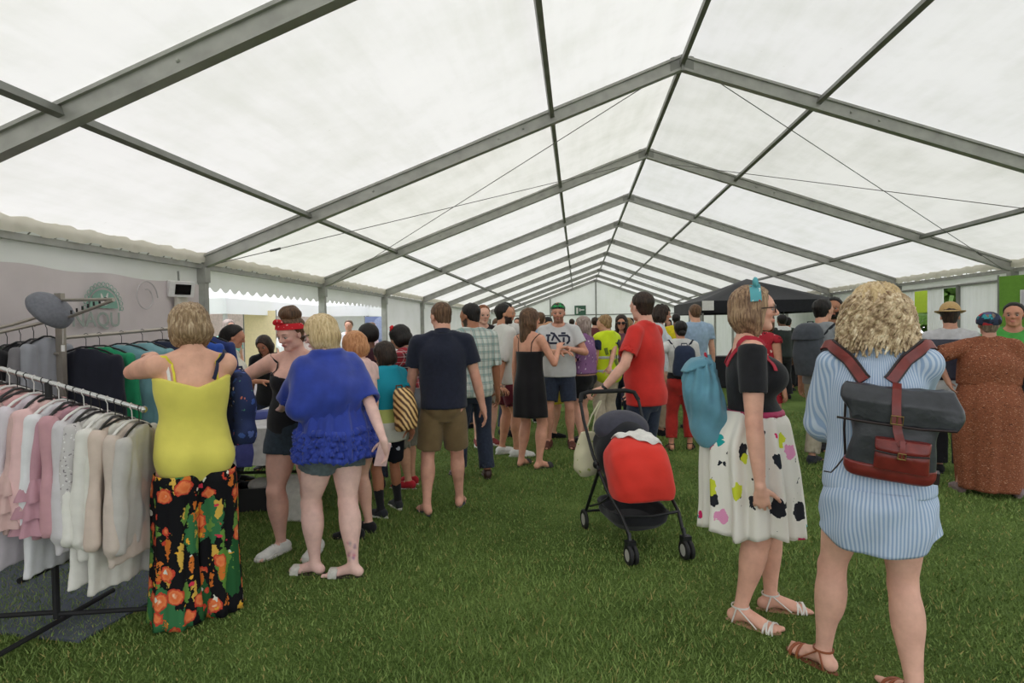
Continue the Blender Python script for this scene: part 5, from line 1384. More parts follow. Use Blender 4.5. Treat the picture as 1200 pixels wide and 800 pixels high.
# bun woman with red trousers
x, y, fa = .20, 7.50, 6
P = make_person(x, y, fa, 1.55, 'f', 1, 'dark-haired woman in a white t-shirt and red trousers', skin=(206, 150, 122), head=(-12, 4, 0), hands=(loc(x, y, fa, (-.15, 7.62, 1.10)), None), poles=((-1, -.5, -.6), None), feet=((-.12, -.04, 14), (.10, .02, 12)), belly=1.1, eyes=False)
tee(P, cl((212, 212, 210)), sl=.7, sr=.02, hem=.60); garment(P, 'waistband', ('torso',), .016, M_black, lo_z=.55 * P.H, hi_z=.61 * P.H); bottoms(P, cl((168, 44, 38), 'red_twill'), 'trousers', leg=1.8, hem=.010, off=.012, top=.57)
shoes(P, 'sandal', M_black, M_rubber_b); hair(P, 'tied', hair_mat('black'), .06); quick_hair_bun(P, hair_mat('black'), (0, -.36, -.16), .045)
BUN = (P, (x, y, fa))
P = make_person(1.02, 13.0, 10, 1.745, 'm', 2, 'man in a bright yellow t-shirt standing far down the marquee', skin=(120, 80, 60), eyes=False)
tee(P, cl((226, 206, 40))); bottoms(P, M_jeans, 'jeans', leg=1.95); shoes(P, 'shoe', M_black); hair(P, 'short', hair_mat('black'), .05)
P = make_person(.66, 9.0, -12, 1.80, 'm', 2, 'man in a pale blue shirt behind the woman in glasses', skin=(226, 176, 150), eyes=False)
tee(P, cl((156, 180, 206)), 'shirt'); bottoms(P, cl((90, 84, 80)), 'trousers', leg=1.95); shoes(P, 'shoe', M_black); hair(P, 'short', hair_mat('brown'), .03)
P = make_person(1.0, 6.9, 60, 1.63, 'f', 1, 'woman in a red patterned dress half hidden behind the woman in glasses', skin=(210, 156, 130), eyes=False)
M_rd = spots_mat('red_patterned_cotton', (170, 44, 56), [(30, .3, [(220, 190, 180), (60, 30, 40)], .5, (1, 1, 1), 2.)])
tee(P, M_rd, 'dress_top', sl=.1, hem=.5); sheet('dress_skirt', P.root, [(.60 * P.H, 0, 0, .13, .10), (.5 * P.H, 0, 0, .17, .15), (.4 * P.H, 0, 0, .19, .17)], M_rd, nth=32); shoes(P, 'shoe', M_black); hair(P, 'bob', hair_mat('brown'), .06)
P = make_person(3.02, 12.6, -14, 1.68, 'm', 1, 'person in a dark green jumper and black trousers under the black gazebo', skin=(120, 84, 64), eyes=False, feet=((-.16, 0, 10), (.16, .05, 10)))
tee(P, cl((46, 52, 50), 'dark_green_knit'), 'jumper', sl=1.9, sr=.02, loose=.015, hem=.50); bottoms(P, M_black, 'trousers', leg=1.95, hem=.03); shoes(P, 'shoe', M_black); hair(P, 'short', hair_mat('black'), .08)
garment(P, 'collar', ('torso',), .022, cl((214, 214, 214)), lo_z=.81 * P.H, neck=crew(P), clips=[headcut(P)])
P = make_person(3.65, 14.2, 20, 1.64, 'm', 2, 'person all in black at the far side of the black gazebo', skin=(180, 130, 105), eyes=False)
tee(P, M_black); bottoms(P, M_black, 'trousers', leg=1.95); shoes(P, 'shoe', M_black); hair(P, 'short', hair_mat('black'), .06)
# grey shirt and green shirt men talking
x, y, fa = 1.53, 6.72, 52
P = make_person(x, y, fa, 1.75, 'm', 1, 'dark-haired man in a grey t-shirt and beige trousers', skin=(214, 164, 138), head=(8, 0, 0), hands=(None, loc(x, y, fa, (1.78, 6.80, 1.40))), poles=(None, (.3, -.4, -1)), feet=((-.12, 0, 10), (.12, .06, 20)), eyes=False)
tee(P, cl((140, 144, 148)), sl=.62, sr=.026, hem=.49, loose=.012); bottoms(P, cl((176, 168, 150)), 'trousers', leg=1.93, hem=.014, off=.012); shoes(P, 'shoe', cl((48, 50, 58))); hair(P, 'short', hair_mat('black'), .06, 36, .014, nape=-.40)
GREY = (P, (x, y, fa))
x, y, fa = 1.98, 7.55, 200
P = make_person(x, y, fa, 1.80, 'm', 1, 'bearded man in a green t-shirt facing this way', skin=(176, 126, 98), head=(10, 2, 0), beard=(34, 26, 24), brow=(26, 20, 18), hands=(loc(x, y, fa, (2.1, 7.2, 1.1)), loc(x, y, fa, (1.9, 7.2, 1.12))))
tee(P, cl((36, 150, 84), 'green_cotton'), loose=.012); bottoms(P, M_jeans, 'jeans', leg=1.95); shoes(P, 'shoe', M_black); hair(P, 'short', hair_mat('black'), .05, 36, .014)
# straw hat man
x, y, fa = 2.62, 6.42, 24
P = make_person(x, y, fa, 1.66, 'm', 1, 'man in a straw hat and a dark waistcoat seen from behind', skin=(206, 156, 134), head=(4, 6, 0), hands=(None, None), belly=1.15, eyes=False)
tee(P, cl((196, 196, 200)), 'shirt', sl=.6, sr=.03, hem=.47, loose=.014, off=.012); garment(P, 'waistcoat', ('torso',), .050, plain('waistcoat_satin', (44, 46, 64), .38, bs=.1, var=.2), lo_z=.56 * P.H, hi_z=.80 * P.H, clips=[headcut(P)], wr=.008)
bottoms(P, M_black, 'trousers', leg=1.95, hem=.02); shoes(P, 'shoe', M_black); hair(P, 'short', hair_mat('dark'), .035)
cap_hat(P, cl((190, 158, 108), 'straw', scale=90), 'straw_hat', c=(0, -.02, .26), r=(.40, .46, .44), cutz=.24, brim=(.42, -.015))
garment(P, 'hat_band_wrap', (), .0, M_black, extra=[ell(P.hp(0, -.02, .27), A3((.415, .475, .07)) * P.hh, P.RH)], wr=0)
# brown dress
x, y, fa = 2.50, 5.66, 24
P = make_person(x, y, fa, 1.575, 'f', 1, 'woman in a long rust-brown flecked dress with a black belt and colourful cap', skin=(198, 150, 130), head=(-4, 4, 0), belly=1.36, hips=1.36, chest=1.14, arm=1.2, hands=(loc(x, y, fa, (2.20, 5.72, .98)), loc(x, y, fa, (2.80, 5.75, .85))), eyes=False, poles=((-1, -.4, -.6), None), feet=((-.20, 0, 14), (.20, 0, 14)))
M_br = spots_mat('rust_flecked_viscose', (140, 84, 60), [(70, .32, [(196, 150, 124), (84, 50, 42), (170, 110, 84)], .8, (1, 1, 2.2), 2.), (46, .25, [(90, 54, 44)], .5, (1, 1, 2), 5.)])
tee(P, M_br, 'dress_top', sl=.92, sr=.03, hem=.60, off=.018, loose=.012, wr=.008)
sheet('dress_skirt', P.root, [(.655 * P.H, 0, 0, .185, .155), (.60 * P.H, 0, 0, .215, .180), (.50 * P.H, 0, -.01, .262, .235), (.30 * P.H, 0, 0, .255, .235), (.10 * P.H, 0, 0, .235, .225), (.035 * P.H, 0, 0, .225, .22)], M_br, nth=80, fold=lambda th, v, z: .016 * v * math.sin(7 * th + 1) + .008 * v * math.sin(15 * th))
garment(P, 'belt', ('torso',), .034, M_black, lo_z=.635 * P.H, hi_z=.655 * P.H, wr=0)
hair(P, 'short', hair_mat('grey_brown'), .03); cap_hat(P, spots_mat('patchwork_cap', (52, 60, 84), [(14, .6, [(190, 60, 70), (60, 150, 160), (40, 40, 52), (96, 90, 130)], .9, (1, 1, 1.4), 3.)]), c=(0, -.05, .16), r=(.42, .47, .38), cutz=.02, tilt=.25)
shoes(P, 'shoe', cl((130, 110, 110)))
# green t-shirt man far right
x, y, fa = 2.93, 5.95, 205
x, y, fa = 3.05, 6.2, 208
P = make_person(x, y, fa, 1.665, 'm', 1, 'dark-haired man in a green t-shirt with folded arms near the green banner', skin=(206, 150, 124), head=(10, 0, 0), hands=(loc(x, y, fa, (3.05, 5.95, 1.12)), loc(x, y, fa, (2.90, 5.93, 1.10))), poles=((-1, -.3, -.7), (1, -.3, -.7)), brow=(40, 30, 26))
tee(P, cl((78, 160, 74), 'green_cotton'), loose=.014, sl=.62); bottoms(P, M_jeans, 'jeans', leg=1.95); shoes(P, 'shoe', M_black); hair(P, 'short', hair_mat('black'), .04)

# women by the trestle table
x, y, fa = -4.42, 5.62, 70
P = make_person(x, y, fa, 1.565, 'f', 1, 'dark-haired woman with a ponytail in a cream sleeveless top by the table', skin=(196, 140, 112), head=(0, 14, 0), hands=(loc(x, y, fa, (-4.2, 5.8, 1.0)), None))
tee(P, cl((226, 222, 210)), 'top', sl=.12, hem=.5); bottoms(P, M_jeans, 'jeans', leg=1.95); shoes(P, 'shoe', M_black)
hair(P, 'tied', hair_mat('black'), .08, extra=lambda P, E: [ell(P.hp(-.05, -.42, .10), A3((.18, .20, .20)) * P.hh, P.RH, 'hair', .04), ell(P.hp(-.08, -.55, -.22), A3((.15, .13, .36)) * P.hh, P.RH, 'hair', .04)])
P = make_person(-4.40, 6.35, 178, 1.47, 'f', 1, 'long-haired girl in black bending towards the table', skin=(170, 116, 92), head=(0, 22, 8), lean=(0, .06))
tee(P, M_black, 'top', sl=.6); bottoms(P, M_jeans, 'jeans', leg=1.95); shoes(P, 'shoe', M_black); hair(P, 'long', hair_mat('dark'), .08)

# people far down the marquee and outside: (px-independent) x, y, heading, height, sex, shirt, trousers, hair, label
FAR = [(-3.15, 11.5, 200, 1.73, 'm', (226, 226, 224), (60, 60, 70), 'dark', 'man in white facing this way beyond the checked red shirt'),
 (-2.55, 9.0, 210, 1.57, 'm', (228, 226, 222), (50, 60, 80), 'black', 'person in white and dark glasses beyond the red flower'),
 (-2.70, 12.5, 30, 1.70, 'f', (150, 60, 70), (40, 40, 50), 'brown', 'brown-haired person in dull red far behind the navy polo'),
 (-2.35, 13.5, 190, 1.72, 'm', (90, 100, 120), (60, 60, 60), 'dark', 'man in grey-blue far behind the checked shirt man'),
 (-1.75, 12.0, 170, 1.62, 'f', (200, 160, 150), (50, 60, 90), 'dark_blonde', 'fair person in salmon far behind the black dress'),
 (-1.55, 10.6, 20, 1.68, 'm', (40, 44, 60), (60, 60, 60), 'black', 'dark-haired man in navy just left of the lettered t-shirt'),
 (-.95, 13.0, 160, 1.66, 'f', (180, 180, 190), (60, 70, 90), 'brown', 'brown-haired person in grey far behind the purple blouse'),
 (-.62, 14.5, 10, 1.72, 'm', (110, 60, 60), (50, 50, 60), 'dark', 'dark-haired man in maroon far behind the steward'),
 (.25, 15.0, 200, 1.70, 'm', (200, 200, 205), (60, 60, 60), 'black', 'man in pale grey far behind the brown bob'),
 (-.10, 11.6, 10, 1.66, 'f', (190, 120, 90), (60, 60, 80), 'dark_blonde', 'fair-haired woman in orange behind the red t-shirt man'),
 (-1.95, 15.5, 0, 1.7, 'm', (60, 70, 90), (60, 60, 60), 'brown', 'man in slate blue among the farthest people on the left'),
 (.75, 17.0, 0, 1.74, 'm', (160, 150, 150), (70, 60, 60), 'dark', 'man in taupe deep in the marquee near the gazebo'),
 (1.3, 16.0, 180, 1.66, 'f', (120, 70, 90), (50, 50, 60), 'dark', 'woman in plum deep in the marquee near the gazebo'),
 (-.3, 18.0, 180, 1.72, 'm', (190, 170, 120), (70, 60, 60), 'brown', 'man in mustard in the deepest part of the crowd'),
 (-1.2, 19.0, 0, 1.75, 'm', (70, 90, 80), (60, 60, 60), 'dark', 'man in dull green in the deepest part of the crowd'),
 (-.75, 21.0, 0, 1.70, 'm', (150, 160, 170), (60, 60, 60), 'dark_blonde', 'fair man in grey-blue in the deepest part of the crowd'),
 (-6.6, 9.2, 120, 1.70, 'f', (130, 200, 190), (220, 210, 210), 'ash', 'person with pinkish hair and turquoise top walking outside'),
 (-6.3, 10.6, 200, 1.66, 'm', (236, 236, 236), (200, 200, 196), 'strawberry', 'person all in white standing outside by the tan banner'),
 (-5.6, 11.8, 170, 1.70, 'm', (230, 230, 234), (60, 70, 90), 'brown', 'man in a white t-shirt outside beyond the blonde woman'),
 (-5.9, 14.0, 90, 1.68, 'f', (220, 190, 200), (90, 90, 120), 'brown', 'woman in pale pink outside near the blue banner')]
for (x, y, fa, H, sex, c1, c2, hk, lb) in FAR:
    P = make_person(x, y, fa, H, sex, 2, lb, skin=(214, 164, 140), eyes=False, fine_hands=False)
    tee(P, cl(c1), wr=.003); bottoms(P, cl(c2), 'trousers', leg=1.95); shoes(P, 'shoe', M_black); hair(P, 'bob' if sex == 'f' else 'short', hair_mat(hk), .06)
# ------------------------------------------------------------------ bags
def bag_root(name, P, pose, base, label, cat='backpack'):
    x, y, fa = pose; a = -math.radians(fa); c, s = math.cos(a), math.sin(a)
    r = empty(name, (x + c * base[0] - s * base[1], y + s * base[0] + c * base[1], base[2]), a, label, cat)
    return r
def shift(o, base):
    for v in o.data.vertices: v.co -= Vector(base)
def rucksack(P, pose, mat, strapmat, c, size, label, tilt=0., flap=None, flapmat=None, pocket=None, sides=(1, 1), roll=0., handle=True, seed=0, soft=.006, sw_=None, gather=0.):
    """c: centre in (u, v, z) of the wearer's torso frame; size: width, depth, height in metres"""
    w, d, h = size
    ctr = P.tp(*c); Rb = P.Rt @ rotz(math.atan2(-P.fwd[0], P.fwd[1])) @ rotx(tilt) @ roty(roll)
    base = tuple(ctr - A3((0, 0, h / 2))); root = bag_root('backpack', P, pose, base, label)
    pt = lambda x, y, z: ctr + Rb @ A3((x, y, z))
    sec = [(-h / 2, 0, 0, w * .44, d * .44), (-h * .42, 0, -.01 * 0, w * .5, d * .5), (0, 0, -.008, w * .49, d * .52), (h * .30, 0, 0, w * .44, d * .44), (h * .44, 0, .01, w * .36, d * .34), (h * .5, 0, .015, w * .24, d * .22)]
    G = Grid(ctr - max(size) * .75, ctr + max(size) * .75, LOD[P.lod]['cl']); G.add([loft(ctr, Rb, sec, n=2.6)]); G.warp(wrinkle(soft, 12, 12, 14, seed))
    if gather: G.warp(lambda X, Y, Z: gather * np.clip((Z - ctr[2]) / h + .35, 0, 1) * np.sin(15 * np.arctan2(Y - ctr[1], X - ctr[0]) + 3 * np.sin(9 * Z)))
    V, F = G.mesh(); b = mesh_obj('pack_body', V, F, mat, root); shift(b, base)
    if flap:
        G = Grid(ctr - max(size) * .8, ctr + max(size) * .8, LOD[P.lod]['cl'])
        G.add([loft(ctr, Rb, [(h * (.5 - flap), 0, -.006, w * .49, d * .56), (h * .40, 0, 0, w * .44, d * .50), (h * .5, 0, .01, w * .34, d * .34), (h * .54, 0, .01, w * .2, d * .2)], n=2.6)]); G.warp(wrinkle(soft * .7, 12, 12, 12, seed + 1))
        V, F = G.mesh(); b = mesh_obj('flap', V, F, flapmat or mat, root); shift(b, base)
    if pocket:
        pw, phh, pz = pocket
        G = Grid(pt(0, 0, 0) - max(size) * .8, pt(0, 0, 0) + max(size) * .8, LOD[P.lod]['cl'])
        G.add([loft(pt(0, -d * .46, pz), Rb, [(-phh / 2, 0, 0, pw / 2, .028), (0, 0, -.006, pw / 2, .034), (phh / 2, 0, 0, pw / 2 * .94, .022)], n=3.)])
        V, F = G.mesh(); b = mesh_obj('pocket', V, F, flapmat or mat, root); shift(b, base)
        o = MB().tube([pt(-pw * .45, -d * .46 - .03, pz + phh * .34), pt(0, -d * .46 - .036, pz + phh * .38), pt(pw * .45, -d * .46 - .03, pz + phh * .34)], .0035, 5).build('zip', M_rubber_b, root); shift(o, base)
    if handle:
        o = MB().tube([pt(-.035, d * .25, h * .47), pt(-.03, d * .25, h * .56), pt(.03, d * .25, h * .56), pt(.035, d * .25, h * .47)], .007, 6).build('handle', strapmat, root); shift(o, base)
    for s, use in ((-1, sides[0]), (1, sides[1])):
        if not use: continue
        o = strap_over(P, [(s * .045, -.07, .765), (s * .055, -.055, .79), (s * .060, -.01, .835), (s * .064, .04, .80), (s * .082, .05, .755)], sw_ or .035, strapmat, 'shoulder_strap', .020, root); shift(o, base)
    return root, base, pt
rk, base, pt = rucksack(skirtw, SKIRT, cloth('teal_canvas', (98, 148, 168), .85, .14, .4, 9), cloth('red_webbing', (176, 44, 62)), (-.0, -.128, .655), (.31, .19, .43), 'teal blue drawstring canvas backpack with red straps', tilt=.20, flap=.10, soft=.016, seed=3, sw_=.022, gather=.012)
rk, base, pt = rucksack(GREY[0], GREY[1], cl((70, 74, 82), 'grey_nylon'), cl((44, 46, 52)), (0, -.135, .70), (.32, .22, .52), 'large grey rucksack worn by the man in the grey t-shirt', tilt=.10, flap=.28, seed=4)
rk, base, pt = rucksack(BUN[0], BUN[1], cl((44, 54, 78), 'navy_nylon'), cl((36, 42, 60)), (.02, -.12, .70), (.27, .15, .36), 'small navy rucksack worn by the woman in red trousers', tilt=.1, seed=5)
M_nvf = spots_mat('navy_flower_canvas', (38, 48, 86), [(20, .32, [(28, 34, 60), (60, 84, 150), (84, 100, 160)], .8, (1, 1, 1), 1.), (30, .22, [(180, 50, 130), (200, 180, 170), (190, 110, 90), (70, 120, 110)], .35, (1, 1, 1), 4.)])
rk, base, pt = rucksack(yellow, (-3.05, 2.99, -46), M_nvf, cl((34, 40, 70)), (.155, .045, .655), (.13, .25, .40), 'navy flowered canvas bag hanging from the shoulder of the woman in yellow', sides=(0, 1), tilt=.0, seed=6, soft=.016, sw_=.02)
m, N, L, B = nt('gold_chain_print'); co = texco(N); wv = N.new('ShaderNodeTexWave'); L.new(mapping(N, L, co, (1, 1, 1), (0, .7, .4)), wv.inputs[0]); wv.inputs['Scale'].default_value = 9; wv.inputs['Distortion'].default_value = 4
L.new(ramp(N, L, wv.outputs['Fac'], [(.2, lin((84, 52, 30))), (.5, lin((196, 150, 90))), (.8, lin((232, 200, 140)))]), B.inputs['Base Color']); B.inputs['Roughness'].default_value = .5
rk, base, pt = rucksack(TEAL, (-2.57, 4.78, -62), m, cl((90, 60, 40)), (-.04, -.17, .63), (.19, .15, .33), 'tan and gold chain-print bag behind the boy in teal', tilt=-.1, seed=7, sides=(0, 0))

# the leather backpack of the curly-haired woman, piece by piece
M_lbk = plain('black_leather_soft', (52, 54, 60), .40, 0, .5, .5, 14, .28); M_lrd = plain('oxblood_leather', (118, 42, 38), .36, 0, .5, .35, 16, .26); M_edge = plain('dark_leather_edge', (38, 24, 26), .45)
P = curly; cx_, cy_, cz_ = .030, -.112, .672
ctr = P.tp(cx_, cy_, cz_); Rb = rotz(math.atan2(-P.fwd[0], P.fwd[1])) @ rotx(.10) @ roty(.09)
pt = lambda x, y, z: ctr + Rb @ A3((x, y, z))
PS = .86; base = tuple(pt(0, 0, -.20)); root = bag_root('backpack', P, CURLY, base, 'black and oxblood leather backpack with buckled straps and a roll-over top')
def part(name, prims, mat, parent=root, h=.0055, wr=0., clips=(), sd=1):
    lo = np.min([pbox(p, 0)[0] for p in prims], 0); hi = np.max([pbox(p, 0)[1] for p in prims], 0)
    G = Grid(lo, hi, h); G.add(prims)
    if wr: G.warp(wrinkle(wr, 14, 14, 12, sd))
    for c in clips: G.clip(c)
    V, F = G.mesh(); o = mesh_obj(name, V, F, mat, parent); shift(o, base); return o
part('pack_body', [loft(ctr, Rb, [(-.185, 0, 0, .160, .062), (-.15, 0, 0, .170, .070), (0, 0, 0, .165, .066), (.12, 0, .004, .172, .045), (.16, 0, .004, .172, .03)], n=3.4)], M_lbk, wr=.007)
part('base_band', [loft(ctr, Rb, [(-.200, 0, 0, .150, .058), (-.19, 0, 0, .166, .070), (-.165, 0, 0, .176, .078), (-.130, 0, 0, .176, .078)], n=3.4)], M_lrd, wr=.002)
part('roll_top', [loft(ctr, Rb, [(.060, 0, -.058, .222, .012), (.10, 0, -.052, .232, .020), (.15, 0, -.025, .236, .046), (.19, 0, .0, .215, .048), (.212, 0, .006, .19, .03)], n=3.)], M_lbk, wr=.008, sd=4)
o = MB().tube([pt(-.218, -.072, .062), pt(-.1, -.078, .058), pt(.1, -.078, .056), pt(.222, -.070, .064)], .0055, 6).build('flap_piping', M_edge, root); shift(o, base)
part('pocket', [loft(pt(.035, -.078, -.075), Rb, [(-.062, 0, 0, .098, .026), (.0, 0, -.006, .100, .034), (.060, 0, 0, .098, .024)], n=4.)], M_lrd, wr=.003)
part('pocket_flap', [loft(pt(.035, -.088, -.020), Rb, [(-.034, 0, 0, .094, .032), (-.02, 0, 0, .102, .034), (.02, 0, .01, .104, .026)], n=4.)], M_lrd, wr=.002)
o = MB().tube([pt(-.064, -.122, -.050), pt(0, -.126, -.056), pt(.07, -.126, -.056), pt(.134, -.122, -.050)], .004, 6).build('pocket_edge', M_edge, root); shift(o, base)
def bstrap(pts, w, name='strap', mat=M_lrd, t=.006):
    o = MB().ribbon([pt(*p) for p in pts], w, [tuple(Rb @ A3((0, -1, .2)))] * len(pts), t).build(name, mat, root); shift(o, base); return o
bstrap([(.0, .03, .222), (-.002, -.035, .208), (0, -.078, .15), (.006, -.084, .09), (.014, -.088, .04), (.026, -.10, .0), (.036, -.118, -.012)], .034, 'centre_strap')
bstrap([(.035, -.116, .005), (.037, -.128, -.03), (.036, -.128, -.066), (.036, -.122, -.085)], .020, 'pocket_strap')
def buckle(c, w, h_, parent=root):
    q = [pt(c[0] - w, c[1], c[2] - h_), pt(c[0] + w, c[1], c[2] - h_), pt(c[0] + w, c[1], c[2] + h_), pt(c[0] - w, c[1], c[2] + h_), pt(c[0] - w, c[1], c[2] - h_)]
    o = MB().tube(q, .0032, 6).tube([pt(c[0], c[1], c[2] - h_), pt(c[0], c[1] - .004, c[2] + h_)], .0025, 5).build('buckle', M_brass, parent); shift(o, base)
buckle((.008, -.092, .085), .022, .018); buckle((.037, -.134, -.058), .014, .012)
o = MB().tube([pt(-.09, .012, .205), pt(-.075, -.015, .17), pt(-.04, -.05, .158), (pt(.04, -.05, .158)), pt(.075, -.015, .172), pt(.09, .012, .205)], .009, 8).build('handle', M_edge, root); shift(o, base)
root.scale = (PS, PS, PS)
def unscale(o):
    for v in o.data.vertices: v.co = v.co / PS
for s in (-1, 1):
    pts_ = [(s * .030, -.10, .775), (s * .045, -.075, .80), (s * .060, -.01, .838), (s * .068, .05, .79), (s * .082, .07, .72), (s * .10, .03, .66)]
    o = strap_over(P, pts_, .052, M_edge, 'strap_backing', .040, root); shift(o, base); unscale(o)
    o = strap_over(P, pts_, .036, M_lrd, 'shoulder_strap', .047, root); shift(o, base); unscale(o)
o = MB().tube([pt(-.17, .04, -.14), pt(-.185, .05, -.02), pt(-.19, .06, .10), pt(-.17, .07, .16)], .006, 6).tube([pt(-.17, .03, -.14), pt(-.20, .0, -.19), pt(-.22, -.02, -.215), pt(-.25, -.02, -.215)], .0035, 5).build('lower_strap', M_edge, root); shift(o, base)
o = MB().box(tuple(pt(.178, 0, -.165)), (.02, .05, .05), Matrix(Rb.tolist())).build('side_tab', M_edge, root); shift(o, base)
# shoulder bag of the brown dress
bb = empty('handbag', (2.83, 5.52, .83), -.4, 'dark grey shoulder bag at the side of the rust-brown dress', 'bag')
G = Grid(A3((-.16, -.1, -.02)), A3((.16, .1, .28)), .01); G.add([loft((0, 0, 0), I3, [(0, 0, 0, .10, .05), (.05, 0, 0, .14, .07), (.18, 0, 0, .13, .06), (.25, 0, 0, .09, .03)])]); V, F = G.mesh(); mesh_obj('bag_body', V, F, cl((70, 76, 84), 'bag_cloth'), bb)
MB().tube([(-.08, 0, .24), (-.05, -.01, .40), (0, 0, .50), (.05, .01, .40), (.08, 0, .24)], .008, 6).build('strap', cl((60, 64, 70), 'bag_cloth'), bb)

# ------------------------------------------------------------------ the pushchair
pr = empty('pushchair', (-.65, 4.26, 0), -math.radians(162), 'black-framed pushchair with a bright red footmuff and grey wheels', 'pushchair')
M_frame = plain('black_frame', (30, 31, 34), .4, .2); M_blkf = cl((34, 35, 40), 'pram_fabric'); M_redf = cloth('red_pram_fabric', (226, 58, 46), .8, .06, .35, 8); M_hub = plain('grey_wheel', (186, 184, 178), .5); M_grip = plain('foam_grip', (24, 24, 26), .8)
for s in (-1, 1):
    f = MB().tube([(s * .235, -.47, .93), (s * .235, -.40, .80), (s * .23, -.22, .58), (s * .215, .02, .38), (s * .20, .24, .27), (s * .185, .33, .17)], .012, 8).build('side_tube', M_frame, pr)
    MB().tube([(s * .225, -.10, .50), (s * .235, -.24, .30), (s * .245, -.36, .12)], .012, 8).build('rear_leg', M_frame, pr)
    MB().sphere((s * .228, -.16, .52), (.022, .03, .03)).build('hinge', M_frame, pr)
    MB().tube([(s * .21, .04, .34), (s * .22, -.12, .25), (s * .235, -.28, .19)], .008, 6).build('brace', M_frame, pr)
MB().tube([(-.235, -.47, .93), (-.215, -.505, .985), (-.15, -.52, 1.0), (.15, -.52, 1.0), (.215, -.505, .985), (.235, -.47, .93)], .017, 10).build('handlebar', M_grip, pr)
MB().tube([(-.245, -.36, .13), (.245, -.36, .13)], .010, 8).build('rear_axle', M_frame, pr)
MB().tube([(-.20, .24, .27), (0, .26, .26), (.20, .24, .27)], .010, 8).build('foot_bar', M_frame, pr)
def wheel(x_, y_, r, n_=1):
    for k_ in range(n_):
        xx = x_ + (k_ - (n_ - 1) / 2) * .036
        V = []; F = []; m_ = 24
        prof = [(-.012, r * .62), (-.013, r * .86), (-.009, r), (.009, r), (.013, r * .86), (.012, r * .62)]
        for i, (a, b) in enumerate(prof):
            for q in range(m_): t = q / m_ * 6.283; V.append((xx + a, y_ + b * math.cos(t), r + b * math.sin(t)))
        for i in range(len(prof)):
            i2 = (i + 1) % len(prof)
            for q in range(m_): q2 = (q + 1) % m_; F.append((i * m_ + q, i * m_ + q2, i2 * m_ + q2, i2 * m_ + q))
        w_ = mesh_obj('wheel', V, F, M_rubber_b, pr)
        mb = MB()
        for sd_ in (-.010, .010):
            c0 = len(mb.V); mb.V += [(xx + sd_ * 1.3, y_, r)] + [(xx + sd_, y_ + r * .64 * math.cos(q / 16 * 6.283), r + r * .64 * math.sin(q / 16 * 6.283)) for q in range(16)]
            mb.F += [(c0, c0 + 1 + q, c0 + 1 + (q + 1) % 16) for q in range(16)]
        mb.build('hub', M_hub, w_)
for s in (-1, 1):
    wheel(s * .252, -.36, .072); wheel(s * .19, .37, .062, 2)
    MB().tube([(s * .187, .33, .19), (s * .189, .35, .12), (s * .19, .37, .064)], .013, 8).box((s * .19, .355, .125), (.06, .05, .045)).build('front_fork', M_frame, pr)
# seat shell, basket, footmuff, hood
def psdf(name, prims, mat, h=.008, wr=0., sub=(), clips=(), parent=pr, sd=2):
    lo = np.min([pbox(p, 0)[0] for p in prims], 0); hi = np.max([pbox(p, 0)[1] for p in prims], 0); G = Grid(lo, hi, h); G.add(prims)
    if wr: G.warp(wrinkle(wr, 14, 14, 14, sd))
    if sub: G.add(list(sub), sub=True)
    for c in clips: G.clip(c)
    V, F = G.mesh(); return mesh_obj(name, V, F, mat, parent)
psdf('basket', [loft((0, -.06, .13), I3, [(0, 0, 0, .15, .20), (.05, 0, 0, .20, .27), (.12, 0, 0, .21, .29)], n=3.)], M_blkf, wr=.004, sub=[loft((0, -.06, .16), I3, [(0, 0, 0, .14, .19), (.05, 0, 0, .185, .255), (.14, 0, 0, .195, .275)], n=3.)])
psdf('seat_shell', [ell((0, -.22, .60), (.20, .16, .24), rotx(-.35), k=.05), ell((0, -.05, .42), (.20, .25, .10), k=.05), ell((0, -.30, .66), (.19, .07, .22), rotx(-.45), k=.05)], M_blkf, wr=.006)
psdf('rear_hood', [ell((0, -.24, .76), (.205, .15, .12), rotx(-.5), k=.03)], cl((66, 66, 78), 'slate_fabric'), wr=.004)
fm_ = psdf('footmuff', [loft((0, .10, .44), rotx(.62), [(-.16, 0, .0, .165, .09), (-.10, 0, 0, .205, .15), (.02, 0, .0, .215, .19), (.16, 0, -.0, .212, .20), (.27, 0, -.02, .190, .16), (.33, 0, -.02, .14, .10)], n=2.8, k=.03)], M_redf, wr=.007, clips=[lambda X, Y, Z: -(Y + .12 + (Z - .40) * .62) * .85, lambda X, Y, Z: .345 - Z])
cv = []; cf = []; bvf = BVHTree.FromPolygons([v.co for v in fm_.data.vertices], [tuple(p.vertices) for p in fm_.data.polygons])
for i in range(21):
    for j in range(15):
        u, v = i / 20, j / 14; xx = -.03 + .27 * (u - .5) + .03 * math.sin(3 * v); yy = -.16 + .25 * v + .04 * math.sin(5 * u)
        h_ = bvf.ray_cast(Vector((xx, yy, 1.3)), Vector((0, 0, -1))); zz = h_[0].z if h_[0] is not None else .78
        cv.append((xx, yy, max(zz, .60) + .012 + .007 * math.sin(19 * u + 5 * v) + .006 * math.sin(16 * v + 4 * u)))
for i in range(20):
    for j in range(14): a = i * 15 + j; cf.append((a, a + 1, a + 16, a + 15))
mu = mesh_obj('muslin_cloth', cv, cf, cl((228, 226, 222), 'muslin')); mu.matrix_world = pr.matrix_basis.copy(); mu.location = (-.65, 4.26, 0); mu.rotation_euler = pr.rotation_euler
tag(mu, 'white muslin cloth draped over the top of the pushchair', 'cloth'); mu.modifiers.new('thickness', 'SOLIDIFY').thickness = .004
tb_ = empty('tote_bag', (-.965, 4.62, .38), .3, 'cream printed tote bag hanging from the pushchair handle', 'bag')
